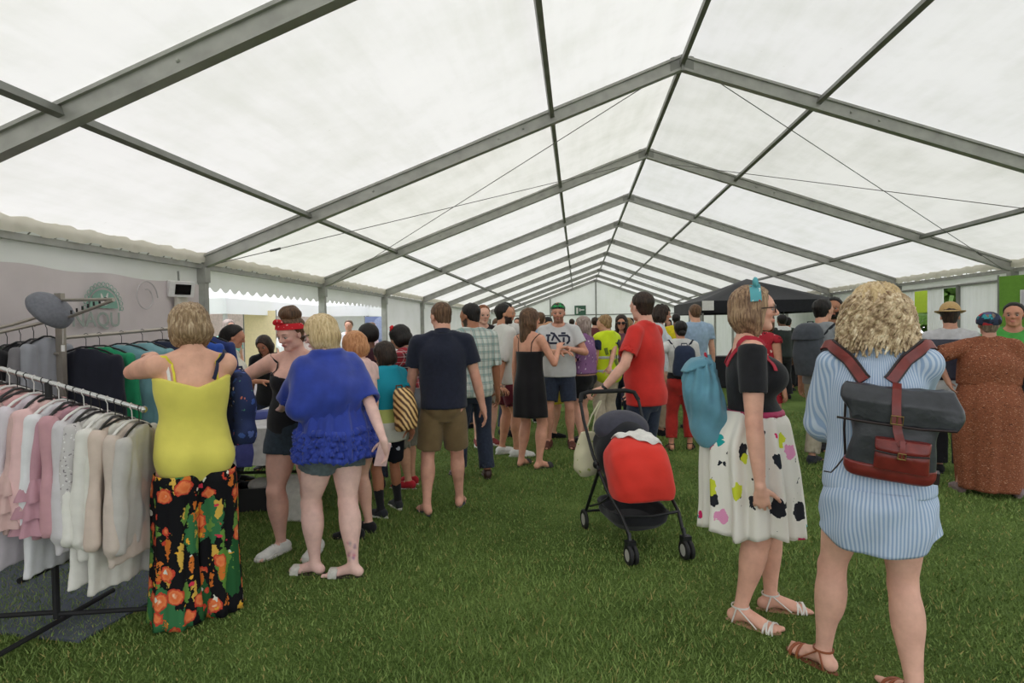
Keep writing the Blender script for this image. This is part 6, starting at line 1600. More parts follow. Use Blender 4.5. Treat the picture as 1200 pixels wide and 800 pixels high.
G = Grid(A3((-.16, -.12, -.02)), A3((.16, .12, .36)), .009); G.add([loft((0, 0, 0), I3, [(0, 0, 0, .07, .05), (.05, 0, 0, .11, .08), (.16, 0, 0, .115, .08), (.26, 0, 0, .08, .05), (.32, 0, 0, .05, .02)])]); G.warp(wrinkle(.010, 16, 16, 16, 3)); V, F = G.mesh()
mesh_obj('bag_body', V, F, spots_mat('cream_printed_cotton', (214, 208, 178), [(22, .2, [(170, 176, 110), (150, 160, 150)], .5, (1, 1, 1), 2.)]), tb_)
MB().tube([(-.03, 0, .30), (.03, .0, .45), (.09, -.02, .56)], .006, 6).tube([(.03, 0, .30), (.06, .0, .45), (.10, -.02, .56)], .006, 6).build('handle', cl((214, 208, 178)), tb_)

# the beer glass of the bearded man
P_, (x_, y_, fa_) = CUP; w, d, nr_, ax_ = P_.hd[1]; a_ = -math.radians(fa_); q = w + d * .075 + nr_ * .035
g_ = MB(); V = []; F = []; n_ = 20
for z_, r_ in ((0, .028), (.002, .030), (.13, .040), (.13, .038), (.006, .028)):
    for k_ in range(n_): V.append((r_ * math.cos(k_ / n_ * 6.283), r_ * math.sin(k_ / n_ * 6.283), z_))
for i in range(4):
    for k_ in range(n_): k2 = (k_ + 1) % n_; F.append((i * n_ + k_, i * n_ + k2, (i + 1) * n_ + k2, (i + 1) * n_ + k_))
F.append(tuple(range(n_))[::-1])
m, N, L, B = nt('clear_plastic'); B.inputs['Base Color'].default_value = (.9, .9, .88, 1); B.inputs['Transmission Weight'].default_value = .9; B.inputs['Roughness'].default_value = .08; B.inputs['IOR'].default_value = 1.3
cu = empty('beer_cup', (x_ + math.cos(a_) * q[0] - math.sin(a_) * q[1], y_ + math.sin(a_) * q[0] + math.cos(a_) * q[1], q[2] - .06), 0, 'plastic cup of amber beer held by the bearded man', 'cup')
mesh_obj('cup_wall', V, F, m, cu)
V = []; F = []
for z_, r_ in ((.008, .0265), (.10, .0345)):
    for k_ in range(n_): V.append((r_ * math.cos(k_ / n_ * 6.283), r_ * math.sin(k_ / n_ * 6.283), z_))
for k_ in range(n_): k2 = (k_ + 1) % n_; F.append((k_, k2, n_ + k2, n_ + k_))
F += [tuple(range(n_))[::-1], tuple(range(n_, 2 * n_))]
mesh_obj('beer', V, F, plain('amber_beer', (190, 120, 40), .2), cu)

# ------------------------------------------------------------------ clothes racks
M_pole = plain('rack_steel', (168, 160, 150), .35, .6); M_hangw = plain('white_plastic_hanger', (226, 224, 222), .4); M_hangb = plain('black_plastic_hanger', (26, 26, 28), .4)
def garment_template(kind, seed):
    """a garment on its hanger: width along x, thin along y, hanger hook at the origin; returns meshes"""
    r = random.Random(seed); W = .21; pr = []
    ln = {'blouse': .62, 'cardigan': .70, 'long': .86, 'ruffle': .64, 'jacket': .62, 'trousers': .80}[kind]
    z0 = -.10
    if kind == 'trousers': pr = [loft((0, 0, z0 - .06 - ln), I3, [(0, 0, 0, .13, .022), (ln * .6, 0, 0, .16, .028), (ln, 0, 0, .18, .022)], k=.02)]
    else:
        th = .035 if kind == 'jacket' else .026
        pr = [loft((0, 0, z0 - ln), I3, [(0, 0, 0, .24, th + .008), (ln * .35, 0, 0, .21, th + .004), (ln * .72, 0, 0, .21, th), (ln * .86, 0, 0, .205, th), (ln * .95, 0, 0, .14, th * .9), (ln, 0, 0, .07, th * .8)], k=.02)]
        sl = .52 if kind != 'ruffle' else .40
        for s in (-1, 1):
            pr.append(cone((s * .185, 0, z0 - .075), (s * .232, .018 * r.uniform(-1, 1), z0 - .075 - sl), (.038, .036, .030), (0, .6, 1), k=.03))
    G = Grid(np.min([pbox(p, 0)[0] for p in pr], 0), np.max([pbox(p, 0)[1] for p in pr], 0), .0125)
    G.add(pr); G.warp(wrinkle(.012, 34, 14, 3, seed))
    V, F = G.mesh(); objs = [('cloth', V, F)]
    if kind == 'ruffle':
        for s in (-1, 1):
            V2 = []; F2 = []
            for row in range(3):
                zc = z0 - .36 - row * .085; b0 = len(V2); n = 36
                for q in range(n):
                    t = q / n * 6.283
                    for k_, (rr, dz) in enumerate(((.036, .03), (.062 + .012 * math.sin(t * 7 + row), -.02), (.078 + .018 * math.sin(t * 7 + row), -.075))):
                        V2.append((s * (.215 + .008 * row) + rr * math.cos(t), rr * math.sin(t), zc + dz))
                for q in range(n):
                    for k_ in range(2): a = b0 + q * 3 + k_; a2 = b0 + ((q + 1) % n) * 3 + k_; F2.append((a, a + 1, a2 + 1, a2))
            objs.append(('ruffle', V2, F2))
    return objs
TPL = {}
for kd in ('blouse', 'cardigan', 'long', 'ruffle', 'jacket', 'trousers'):
    for v_ in range(2): TPL[(kd, v_)] = garment_template(kd, v_ * 7 + 3)
def hanger_mesh():
    mb = MB(); mb.tube([(0, 0, -.085), (0, 0, -.03), (-.012, 0, -.012), (-.014, 0, .004), (0, 0, .012), (.014, 0, .002)], .0025, 5)
    mb.tube([(-.205, 0, -.165), (-.12, 0, -.115), (-.03, 0, -.085), (.03, 0, -.085), (.12, 0, -.115), (.205, 0, -.165)], .007, 6); return mb
HM = hanger_mesh(); GM = {}
def hang(kind, v_, loc_, rz, mat, label, group=None, hm=None, sc=1., name='blouse', cat='clothes'):
    t = empty(name, loc_, rz, label, cat, group); t.rotation_euler = (random.Random(int(abs(loc_[0]) * 977 + abs(loc_[1]) * 131)).uniform(-.05, .05), 0, rz); t.scale = (sc, 1, sc)
    for nm, V, F in TPL[(kind, v_)]:
        key = (kind, v_, nm, len(t.children) if nm == 'ruffle' else 0)
        if key not in GM:
            o = mesh_obj(nm, V, F, mat, t); GM[key] = o.data
        else: o = bpy.data.objects.new(nm, GM[key]); link(o, t)
        o.material_slots[0].link = 'OBJECT'; o.material_slots[0].material = mat
    key = 'hanger'
    if key not in GM: h_ = HM.build('hanger', hm or M_hangb, t); GM[key] = h_.data
    else: h_ = bpy.data.objects.new('hanger', GM[key]); link(h_, t)
    h_.material_slots[0].link = 'OBJECT'; h_.material_slots[0].material = hm or M_hangb
    return t
def gm(rgb, n='rack_cloth'): return cloth(n, rgb, .85, .08, .35, 12)
# front rail: slopes down towards the right-hand end
fr_ = empty('clothes_rail', (-3.60, 2.80, 0), 0, 'chrome clothes rail at the front holding pink and white blouses', 'clothes rail')
RA, RB = Vector((-4.32, 2.62, 1.49)), Vector((-3.23, 2.86, 1.115))
def off_(p): return (p[0] + 3.60, p[1] - 2.80, p[2])
MB().tube([off_(RA), off_(RB)], .0125, 10).sphere(off_(RB), .018).build('top_rail', M_metal, fr_)
MB().tube([off_(RA.lerp(RB, .6)), off_((-3.67, 2.775, .07))], .016, 8).build('upright', M_rubber_b, fr_)
MB().tube([off_((-4.25, 2.64, 1.46)), off_((-4.25, 2.64, .07))], .016, 8).build('upright', M_rubber_b, fr_)
for a, b in (((-3.67, 2.45, .05), (-3.67, 3.15, .05)), ((-4.25, 2.3, .05), (-4.25, 3.0, .05)), ((-4.25, 2.64, .10), (-3.67, 2.775, .10)), ((-3.67, 2.775, .09), (-3.30, 2.95, .05))):
    MB().tube([off_(a), off_(b)], .013, 8).build('foot_tube', M_rubber_b, fr_)
WORN = [('blouse', (226, 168, 158), 'salmon pink'), ('long', (204, 152, 146), 'dusky salmon'), ('cardigan', (192, 160, 154), 'rosy beige knitted'), ('blouse', (206, 158, 160), 'dusky pink'), ('long', (178, 148, 144), 'mushroom pink'), ('ruffle', (214, 166, 166), 'dusky rose frilled'),
        ('long', (214, 206, 214), 'lilac white'), ('blouse', (226, 188, 188), 'pale pink'), ('ruffle', (204, 172, 168), 'blush frill-sleeved'), ('long', (222, 222, 226), 'cool white'), ('blouse', (196, 150, 158), 'old rose'), ('ruffle', (186, 142, 154), 'mauve pink frilled'),
        ('cardigan', (204, 200, 204), 'pale silver'), ('blouse', (176, 172, 176), 'grey lace-sleeved'), ('long', (226, 224, 218), 'plain white'), ('cardigan', (220, 218, 212), 'off-white knitted'), ('blouse', (208, 190, 178), 'pale beige'), ('long', (216, 214, 206), 'ivory'), ('cardigan', (200, 186, 176), 'oatmeal'), ('blouse', (190, 186, 182), 'light grey')]
M_lace = spots_mat('grey_lace', (196, 192, 192), [(60, .28, [(130, 124, 128), (226, 224, 224)], .8, (1, 1, 1), 3.)])
nW = len(WORN); ang = math.atan2(RB.y - RA.y, RB.x - RA.x)
nouns = {'blouse': 'blouse', 'long': 'long tunic', 'cardigan': 'cardigan', 'ruffle': 'blouse'}
for i, (kd, c, nm) in enumerate(WORN):
    t = .34 + .64 * i / (nW - 1); p = RA.lerp(RB, t); p.z += .004
    where = 'at the left end of' if i < 4 else 'left of the middle of' if i < 9 else 'right of the middle of' if i < 15 else 'near the right end of'
    hang(kd, i % 2, p, ang + math.pi / 2 + .22 * math.sin(i * 2.1) - .15, M_lace if 'lace' in nm else gm(c), '%s %s hanging %s the front rail' % (nm, nouns[kd], where), None, M_hangw if i % 3 == 0 else M_hangb, .93, name=nouns[kd].split()[-1])
# rear four-way stand with its cap and dark garments
st = empty('clothes_stand', (-4.38, 3.62, 0), 0, 'tall steel four-way clothes stand with notched arms behind the front rail', 'clothes stand')
MB().box((0, 0, .90), (.045, .035, 1.74)).build('post', M_pole, st, smooth=False)
MB().tube([(0, 0, 1.725), (.56, -.22, 1.71)], .010, 8).build('arm', M_pole, st)
MB().tube([(0.02, 0, 1.60), (.56, -.22, 1.705)], .010, 8).build('arm', M_pole, st)
for k_ in range(8): MB().tube([(.06 + .06 * k_, -.02 - .024 * k_, 1.62 + .0115 * k_), (.06 + .06 * k_, -.02 - .024 * k_, 1.645 + .0115 * k_)], .006, 5).build('notch', M_rubber_b, st)
MB().tube([(-.44, -.24, 1.50), (-.22, -.12, 1.57), (0, 0, 1.66)], .010, 8).tube([(-.44, -.30, 1.46), (0, -.02, 1.60)], .010, 8).build('arm', M_pole, st)
MB().tube([(0, .02, 1.48), (.42, .95, 1.56)], .012, 8).build('arm', M_pole, st)
MB().tube([(-.46, -.15, 1.34), (.0, -.02, 1.38)], .010, 8).build('arm', M_pole, st)
for a in (0, 1): MB().tube([(-.35 * (1 - a), -.35 * a, .03), (.35 * (1 - a), .35 * a, .03)], .018, 8).build('foot', M_rubber_b, st)
DARK = [('jacket', (32, 34, 46), 'near-black', (-.00, .10)), ('jacket', (36, 140, 96), 'emerald green', (.10, .18)), ('jacket', (108, 150, 158), 'dusty teal', (.16, .32)), ('jacket', (124, 166, 172), 'pale teal', (.22, .46)), ('jacket', (40, 46, 66), 'dark navy', (.28, .60)), ('jacket', (34, 38, 56), 'midnight navy', (.33, .72)), ('jacket', (46, 82, 170), 'bright royal blue', (.38, .84)), ('jacket', (44, 58, 110), 'deep blue', (.42, .94))]
for i, (kd, c, nm, (u, v)) in enumerate(DARK):
    hang(kd, i % 2, (-4.36 + .42 * v, 3.66 + .93 * v, 1.49 + .07 * v), .35 + .10 * math.sin(i), gm(c), '%s jacket on the far arm of the tall clothes stand' % nm, None, M_hangb, .95, 'jacket')
LFT = [((36, 38, 40), 'black'), ((56, 60, 58), 'charcoal'), ((84, 84, 88), 'mid grey'), ((60, 70, 60), 'dark olive'), ((30, 30, 34), 'jet black'), ((120, 118, 122), 'soft grey'), ((150, 152, 160), 'light grey')]
for i, (c, nm) in enumerate(LFT):
    v = i / 6
    hang('jacket', i % 2, (-4.80 + .36 * v, 3.38 + .20 * v, 1.47 + .10 * v), 1.75 + .1 * math.sin(i * 3), gm(c), '%s top hanging on the left arm of the tall clothes stand' % nm, None, M_hangb, .92, 'top')
for i, (c, nm) in enumerate((((150, 150, 160), 'silver grey'), ((176, 166, 170), 'pale mauve'), ((92, 92, 100), 'slate'), ((188, 188, 192), 'whitish'))):
    hang('cardigan', i % 2, (-4.78 + .10 * i, 3.49 + .03 * i, 1.335 + .01 * i), 1.5 + .15 * math.sin(i * 2), gm(c), '%s knit on the lower left arm of the clothes stand' % nm, None, M_hangw, .9, 'cardigan')
# the cap on the stand
cp = empty('flat_cap', (-4.42, 3.56, 1.64), 0, 'grey tweed flat cap perched on top of the clothes stand', 'cap'); cp.rotation_euler = (.15, .85, .3)
G = Grid(A3((-.17, -.14, -.08)), A3((.17, .16, .12)), .006); G.add([ell((0, 0, .02), (.14, .135, .065), k=.02), ell((0, .02, .05), (.125, .125, .055), k=.03)]); G.add([ell((0, 0, -.03), (.105, .105, .05))], sub=True); G.warp(wrinkle(.003, 20, 20, 20, 2)); V, F = G.mesh()
mesh_obj('crown', V, F, cl((112, 114, 122), 'grey_tweed', scale=60), cp)
for v_ in (0,): psdf('peak', [ell((0, .12, -.01), (.09, .06, .010), rotx(-.2))], cl((100, 102, 110), 'grey_tweed', scale=60), parent=cp)
tgm = MB().tube([(0, 0, 0), (.0, -.005, -.10)], .0015, 4).box((0, -.005, -.125), (.025, .003, .04)).build('price_tag', M_hangw, None); tgm.location = (-4.27, 3.52, 1.54); tag(tgm, 'small white price tag dangling beside the grey flat cap', 'tag')

# ------------------------------------------------------------------ the banner, the floodlight, the sign on the left
bn = empty('banner', (-TW + .05, 0, 0), 0, 'large pale grey trader banner with a green half-round emblem and lettering', 'banner')
V = []; F = []; ny, nz = 60, 14
M_ban = cloth('banner_pvc', (206, 196, 196), .75, .06, .25, 3)
for j in range(nz):
    for i in range(ny):
        yy = .2 + (5.92 - .2) * i / (ny - 1); zz = .05 + (2.0 - .05) * j / (nz - 1) + .0 * i
        V.append((.012 * math.sin(i * .9 + j * .35) + .010 * math.sin(i * .33), yy, zz + (.010 * math.sin(i * .7) if j == nz - 1 else 0)))
for j in range(nz - 1):
    for i in range(ny - 1): a = j * ny + i; F.append((a, a + 1, a + ny + 1, a + ny))
mesh_obj('sheet', V, F, M_ban, bn)
M_gr = plain('emblem_green', (128, 166, 150), .8); M_gw = plain('emblem_pale', (216, 212, 208), .8); M_gl = plain('lettering_grey_green', (150, 160, 152), .8)
def disc(name, cy_, cz_, r0, r1, a0, a1, mat, x_=.036, n=40, th=.003):
    V = []; F = []
    for i in range(n + 1):
        t = a0 + (a1 - a0) * i / n
        for r_ in (r0, r1):
            for dx in (0, th): V.append((x_ + dx, cy_ + r_ * math.cos(t), cz_ + r_ * math.sin(t)))
    for i in range(n): a = i * 4; F += [(a + 1, a + 3, a + 7, a + 5), (a, a + 4, a + 6, a + 2), (a + 2, a + 6, a + 7, a + 3), (a, a + 1, a + 5, a + 4)]
    return mesh_obj(name, V, F, mat, bn, smooth=False)
ec, ez, er = 4.62, 1.715, .150
disc('emblem', ec, ez, 0.001, er, 0, math.pi, M_gr)
disc('emblem_ring', ec, ez, er + .018, er + .026, -.12, math.pi + .12, M_gr)
bd_ = MB()
for k_ in range(15):
    t = math.pi * k_ / 14; c = (.037, ec + (er + .046) * math.cos(t), ez + (er + .046) * math.sin(t))
    pts = [(c[0], c[1] + .017 * math.cos(q), c[2] + .017 * math.sin(q)) for q in np.linspace(0, 6.283, 11)]; bd_.tube(pts, .003, 4, False)
bd_.build('emblem_beads', M_gr, bn)
lf_ = MB()
for a_, l_ in ((.6, .10), (1.2, .12), (1.9, .11), (2.6, .09), (1.57, .07)):
    c = Vector((.041, ec + l_ * .5 * math.cos(a_), ez + .02 + l_ * .5 * math.sin(a_))); lf_.sphere(c, (.002, l_ * .5, .012), 10, 5, Matrix.Rotation(a_, 3, 'X'))
lf_.build('emblem_leaves', M_gw, bn)
t = text_mesh('NAQU', .17, 'lettering', M_gl, bn, .002, .001)
t.rotation_euler = (math.pi / 2, 0, math.pi / 2); t.location = (.040, ec - .08, ez - .10)
sw = MB().tube([(.035, 5.12 + .15 * math.cos(q) * (1 - q / 14), 1.83 + .16 * math.sin(q) * (1 - q / 14)) for q in np.linspace(0, 8, 40)], .006, 5); sw.build('swirl', plain('swirl_grey', (186, 180, 180), .8), bn)
fl2 = empty('floodlight', (-TW + .12, 5.55, 1.93), 0, 'small white-framed floodlight box mounted on the banner near the tent post', 'light'); fl2.rotation_euler = (0, .25, -.5)
MB().box((0, 0, 0), (.06, .24, .15)).build('housing', M_hangw, fl2, smooth=False); MB().box((.032, .01, 0), (.006, .15, .10)).build('lens', plain('black_glass', (20, 22, 22), .15), fl2, smooth=False)
MB().tube([(-.04, 0, .05), (-.08, 0, .16)], .01, 6).build('bracket', M_alu_d, fl2)
dt = MB().box((0, 0, 0), (.035, .16, .20)).build('junction_box', plain('beige_plastic', (206, 200, 188), .5), None, smooth=False); dt.location = (-TW + .09, 5.6, 1.76); tag(dt, 'pale beige junction box under the floodlight', 'box')
es = empty('exit_sign', (-TW + .09, 5.82, 1.655), 0, 'small green emergency exit sign on the banner right of the short-haired woman', 'sign')
MB().box((0, 0, 0), (.02, .20, .12)).build('panel', M_hangw, es, smooth=False); MB().box((.012, 0, 0), (.004, .18, .10)).build('face', plain('exit_green', (96, 150, 60), .5), es, smooth=False)
# exit sign on the far gable
ex = empty('exit_sign', (-.86, yb - .12, 2.42), 0, 'green and white exit sign hanging on the far gable wall', 'sign')
MB().box((0, 0, 0), (.62, .04, .52)).build('panel', plain('sign_green_dark', (60, 100, 80), .5), ex, smooth=False)
MB().box((-.17, -.024, -.02), (.10, .006, .34)).build('door_symbol', M_hangw, ex, smooth=False); MB().box((.10, -.024, .02), (.24, .006, .06)).box((-.02, -.024, .02), (.06, .006, .16)).build('arrow_symbol', M_hangw, ex, smooth=False)

# ------------------------------------------------------------------ trestle table and what is on and under it
tb = empty('trestle_table', (-3.62, 5.2, 0), .15, 'long black-legged trestle table covered with a pale cloth behind the women', 'table')
MB().box((0, 0, .735), (.76, 1.5, .03)).build('table_top', cl((150, 148, 144), 'table_top'), tb, smooth=False)
for sy in (-.62, .62):
    MB().tube([(-.30, sy, .72), (-.30, sy, .38), (-.36, sy, .02)], .014, 8).build('leg', M_rubber_b, tb); MB().tube([(.30, sy, .72), (.30, sy, .38), (.36, sy, .02)], .014, 8).build('leg', M_rubber_b, tb)
    MB().tube([(-.30, sy, .38), (.30, sy, .38)], .012, 8).build('leg_brace', M_rubber_b, tb)
V = []; F = []; n_ = 80
for k_, (o_, z_) in enumerate(((.0, .757), (.012, .752), (.016, .62), (.03, .47))):
    for i in range(n_):
        t = i / n_ * 4; sd_ = int(t); f_ = t - sd_; hx, hy = .385 + o_, .755 + o_
        q = [(-hx + 2 * hx * f_, -hy), (hx, -hy + 2 * hy * f_), (hx - 2 * hx * f_, hy), (-hx, hy - 2 * hy * f_)][sd_]; wv_ = .012 * math.sin(i * 1.9) * (k_ / 3)
        V.append((q[0] * (1 + wv_), q[1] * (1 + wv_), z_))
for k_ in range(3):
    for i in range(n_): i2 = (i + 1) % n_; F.append((k_ * n_ + i, k_ * n_ + i2, (k_ + 1) * n_ + i2, (k_ + 1) * n_ + i))
F.append(tuple(range(n_)))
tc = mesh_obj('tablecloth', V, F, cl((206, 204, 204), 'tablecloth'), smooth=False); tc.location = (-3.62, 5.2, 0); tc.rotation_euler = (0, 0, .15); tag(tc, 'pale grey cloth draped over the trestle table', 'tablecloth')
rg = random.Random(12)
for i, (dx, dy, c, nm, w_, h_) in enumerate(((.1, -.5, (190, 150, 160), 'folded pink top', .22, .05), (-.15, -.2, (80, 90, 150), 'folded indigo garment', .26, .06), (.15, .05, (210, 200, 190), 'folded cream top', .24, .06), (-.1, .35, (120, 130, 140), 'folded grey top', .24, .05), (.15, .5, (200, 120, 90), 'folded orange scarf', .2, .04))):
    cs, sn = math.cos(.15), math.sin(.15)
    G = Grid(A3((-.16, -.14, -.01)), A3((.16, .14, .09)), .01); G.add([loft((0, 0, 0), I3, [(0, 0, 0, w_ / 2, .10), (h_ * .5, 0, 0, w_ / 2 + .006, .105), (h_, 0, 0, w_ / 2 - .006, .095)], n=4.)]); G.warp(wrinkle(.005, 20, 20, 40, i)); V, F = G.mesh()
    o = mesh_obj('folded_garment', V, F, gm(c)); o.location = (-3.62 + cs * dx - sn * dy, 5.2 + sn * dx + cs * dy, .76); o.rotation_euler = (0, 0, rg.random()); tag(o, nm + ' lying on the cloth of the trestle table', 'clothes')
bx = empty('crate', (-3.78, 4.92, 0), .2, 'low black plastic crate on the grass under the table', 'crate')
mb = MB().box((0, 0, .01), (.40, .28, .02)); 
for sx in (-1, 1): mb.box((sx * .19, 0, .10), (.015, .28, .18)); mb.box((0, sx * .135, .10), (.40, .015, .18))
mb.build('crate_body', plain('black_plastic', (24, 24, 26), .5), bx, smooth=False); MB().sphere((.03, 0, .19), (.11, .09, .06), 12, 8).build('contents', cl((216, 214, 208), 'paper'), bx)
sk = mesh_obj('paper_bag', *Grid(A3((-.15, -.1, 0)), A3((.15, .1, .4)), .011).add([loft((0, 0, 0), I3, [(0, 0, 0, .13, .08), (.2, 0, 0, .12, .07), (.36, 0, 0, .11, .02)], n=5.)]).mesh(), cl((212, 210, 204), 'paper')); sk.location = (-3.28, 4.62, 0); tag(sk, 'tall white paper bag standing on the grass by the table leg', 'bag')
hb2 = empty('tote_bag', (-3.60, 4.42, .46), .3, 'indigo cloth bag hanging on the near edge of the table', 'bag')
mesh_obj('bag_body', *Grid(A3((-.12, -.06, -.02)), A3((.12, .06, .32)), .01).add([loft((0, 0, 0), I3, [(0, 0, 0, .06, .02), (.1, 0, 0, .075, .03), (.24, 0, 0, .05, .02)])]).mesh(), cl((80, 84, 150), 'indigo_cloth'), hb2)
MB().tube([(-.03, 0, .2), (-.02, .01, .30), (.02, .01, .30), (.03, 0, .2)], .006, 6).build('handle', cl((80, 84, 150), 'indigo_cloth'), hb2)
rug = MB().box((0, 0, .006), (1.5, 1.2, .012)).build('floor_mat', cl((84, 92, 108), 'blue_grey_mat'), None, smooth=False); rug.location = (-4.15, 3.35, 0); rug.rotation_euler = (0, 0, -.1); tag(rug, 'blue-grey mat on the grass under the clothes racks', 'mat')

# ------------------------------------------------------------------ black gazebo inside the marquee
gz = empty('gazebo', (3.25, 16.0, 0), .05, 'black pop-up gazebo with a peaked roof standing inside the marquee', 'gazebo')
M_gz = cl((40, 41, 46), 'black_polyester')
V = [(0, 0, 2.66)]; F = []; n_ = 10
ring = []
for sd_ in range(4):
    for i in range(n_):
        f_ = i / n_; q = [(-1.5 + 3 * f_, -1.5), (1.5, -1.5 + 3 * f_), (1.5 - 3 * f_, 1.5), (-1.5, 1.5 - 3 * f_)][sd_]; ring.append(q)
m_ = len(ring)
for rr in (.33, .66, 1.0):
    for q in ring:
        e = max(abs(q[0]), abs(q[1])) ; dg = min(abs(q[0]), abs(q[1])) / 1.5
        V.append((q[0] * rr, q[1] * rr, 2.66 - .60 * rr - (1 - dg) * .05 * math.sin(math.pi * rr)))
for i in range(m_): F.append((0, 1 + i, 1 + (i + 1) % m_))
for k_ in range(2):
    for i in range(m_): i2 = (i + 1) % m_; F.append((1 + k_ * m_ + i, 1 + (k_ + 1) * m_ + i, 1 + (k_ + 1) * m_ + i2, 1 + k_ * m_ + i2))
mesh_obj('canopy', V, F, M_gz, gz)
for sd_, (a, b) in enumerate((((-1.5, -1.5), (1.5, -1.5)), ((1.5, -1.5), (1.5, 1.5)), ((1.5, 1.5), (-1.5, 1.5)), ((-1.5, 1.5), (-1.5, -1.5)))):
    a, b = Vector((*a, 0)), Vector((*b, 0)); V = []; F = []
    for i in range(31):
        p = a.lerp(b, i / 30); V += [(p.x * 1.005, p.y * 1.005, 2.06), (p.x * 1.008, p.y * 1.008, 1.92), (p.x * (1.006 + .004 * math.sin(i)), p.y * (1.006 + .004 * math.sin(i)), 1.78)]
    for i in range(30):
        for k_ in range(2): q = i * 3 + k_; F.append((q, q + 1, q + 4, q + 3))
    mesh_obj('valance', V, F, M_gz, gz)
for sx in (-1, 1):
    for sy in (-1, 1): MB().box((sx * 1.47, sy * 1.47, 1.03), (.035, .035, 2.06)).box((sx * 1.47, sy * 1.47, .01), (.09, .09, .02)).build('leg', M_alu_d, gz, smooth=False)
tg = MB().box((0, 0, 0), (.26, .02, .22)).build('hanging_sign', M_hangw, None, smooth=False); tg.location = (1.95, 14.35, 1.95); tag(tg, 'small white sign at the near left corner of the black gazebo', 'sign')
for i, (gx, gy) in enumerate(((2.6, 15.2), (3.9, 15.6))):
    t = empty('display_table', (gx, gy, 0), 0, ('black-draped table under the left half of the gazebo', 'black-draped table under the right half of the gazebo')[i], 'table')
    MB().box((0, 0, .73), (1.1, .6, .03)).build('table_top', M_gz, t, smooth=False); mesh_obj('drape', *Grid(A3((-.62, -.36, 0)), A3((.62, .36, .74)), .03).add([loft((0, 0, 0), I3, [(0, 0, 0, .60, .34), (.72, 0, 0, .56, .31)], n=6.)]).mesh(), M_gz, t)

# ------------------------------------------------------------------ right side: banners, doorway
def flat_banner(name, loc_, size, rgb, label, rz=0., letters=(), mat2=None):
    b = empty(name, loc_, rz, label, 'banner'); w_, h_ = size
    V = []; F = []
    for j in range(8):
        for i in range(12): V.append((w_ * (i / 11 - .5), .008 * math.sin(i * .9 + j * .5), h_ * j / 7))
    for j in range(7):
        for i in range(11): a = j * 12 + i; F.append((a, a + 1, a + 13, a + 12))
    mesh_obj('sheet', V, F, cl(rgb, 'banner_print', var=.05), b)
    for sx in (-1, 1): MB().tube([(sx * (w_ / 2 + .015), .01, -loc_[2]), (sx * (w_ / 2 + .015), .01, h_ + .02)], .012, 6).build('pole', M_alu_d, b)
    for (tx, x__, z__, s__, c__) in letters:
        t = text_mesh(tx, s__, 'lettering', plain('print_' + str(c__[0]), c__, .8), b, .004, .001); t.rotation_euler = (math.pi / 2, 0, 0); t.location = (x__, -.016, z__)
    return b
b = flat_banner('banner', (TW - .12, 8.83, .75), (.52, 1.36), (110, 156, 62), 'lime green banner with a purple square emblem at the right-hand marquee post', rz=math.radians(-62), letters=(('N', .12, 1.03, .24, (86, 44, 110)),))
MB().box((.12, -.012, 1.03), (.24, .006, .26)).build('emblem_frame', plain('emblem_white', (226, 226, 226), .7), b, smooth=False); MB().box((.12, -.014, 1.03), (.21, .008, .23)).build('emblem_square', plain('emblem_grey', (200, 196, 206), .7), b, smooth=False)
flat_banner('banner', (5.50, 12.8, 1.68), (.9, .62), (140, 160, 40), 'olive green banner seen through the doorway gap', rz=math.radians(-50))
mb = MB().box((0, 0, .6), (.5, .05, 1.2)).build('notice_board', plain('board_dark', (50, 54, 60), .6), None, smooth=False); mb.location = (5.45, 12.4, 0); mb.rotation_euler = (0, 0, -.9); tag(mb, 'dark notice board standing outside the doorway gap', 'board')

# ------------------------------------------------------------------ outside on the left: other marquees, banners, trees
M_mq = fabric_white('outside_marquee', .25, (.92, .92, .92), .03); M_mqb = cl((110, 140, 200), 'blue_marquee')
def pagoda(x_, y_, w_, zt, ze, mat, label, wallc=None, rz=0.):
    g = empty('marquee', (x_, y_, 0), rz, label, 'tent'); V = [(0, 0, zt)]; F = []; h_ = w_ / 2
    ring = []
    for sd_ in range(4):
        for i in range(6): f_ = i / 6; ring.append([(-h_ + w_ * f_, -h_), (h_, -h_ + w_ * f_), (h_ - w_ * f_, h_), (-h_, h_ - w_ * f_)][sd_])
    for rr in (.25, .5, .75, 1): V += [(q[0] * rr, q[1] * rr, ze + (zt - ze) * (1 - rr) ** 1.25) for q in ring]
    F = [(0, 1 + i, 1 + (i + 1) % 24) for i in range(24)] + [(1 + k_ * 24 + i, 1 + (k_ + 1) * 24 + i, 1 + (k_ + 1) * 24 + (i + 1) % 24, 1 + k_ * 24 + (i + 1) % 24) for k_ in range(3) for i in range(24)]
    mesh_obj('roof', V, F, mat, g)
    V = []; F = []
    for i in range(24): V += [(ring[i][0], ring[i][1], ze), (ring[i][0], ring[i][1], ze - .3)]
    for i in range(24): a, b_ = i * 2, ((i + 1) % 24) * 2; F.append((a, a + 1, b_ + 1, b_))
    mesh_obj('valance', V, F, mat, g, smooth=False)
    for sx in (-1, 1):
        for sy in (-1, 1): MB().box((sx * (h_ - .05), sy * (h_ - .05), ze / 2), (.06, .06, ze)).build('leg', M_alu, g, smooth=False)
    MB().box((0, h_ - .08, ze / 2), (w_ - .15, .02, ze)).build('back_wall', wallc or mat, g, smooth=False); MB().box((-h_ + .08, 0, ze / 2), (.02, w_ - .15, ze)).build('side_wall', wallc or mat, g, smooth=False)
    return g
pagoda(-9.8, 13.0, 4.4, 3.6, 2.15, M_mq, 'white peaked marquee outside, nearest beyond the open side', cl((232, 214, 210), 'pinkish_wall'))
pagoda(-9.0, 18.5, 4.5, 3.7, 2.2, M_mq, 'white peaked marquee outside, behind the blonde woman')
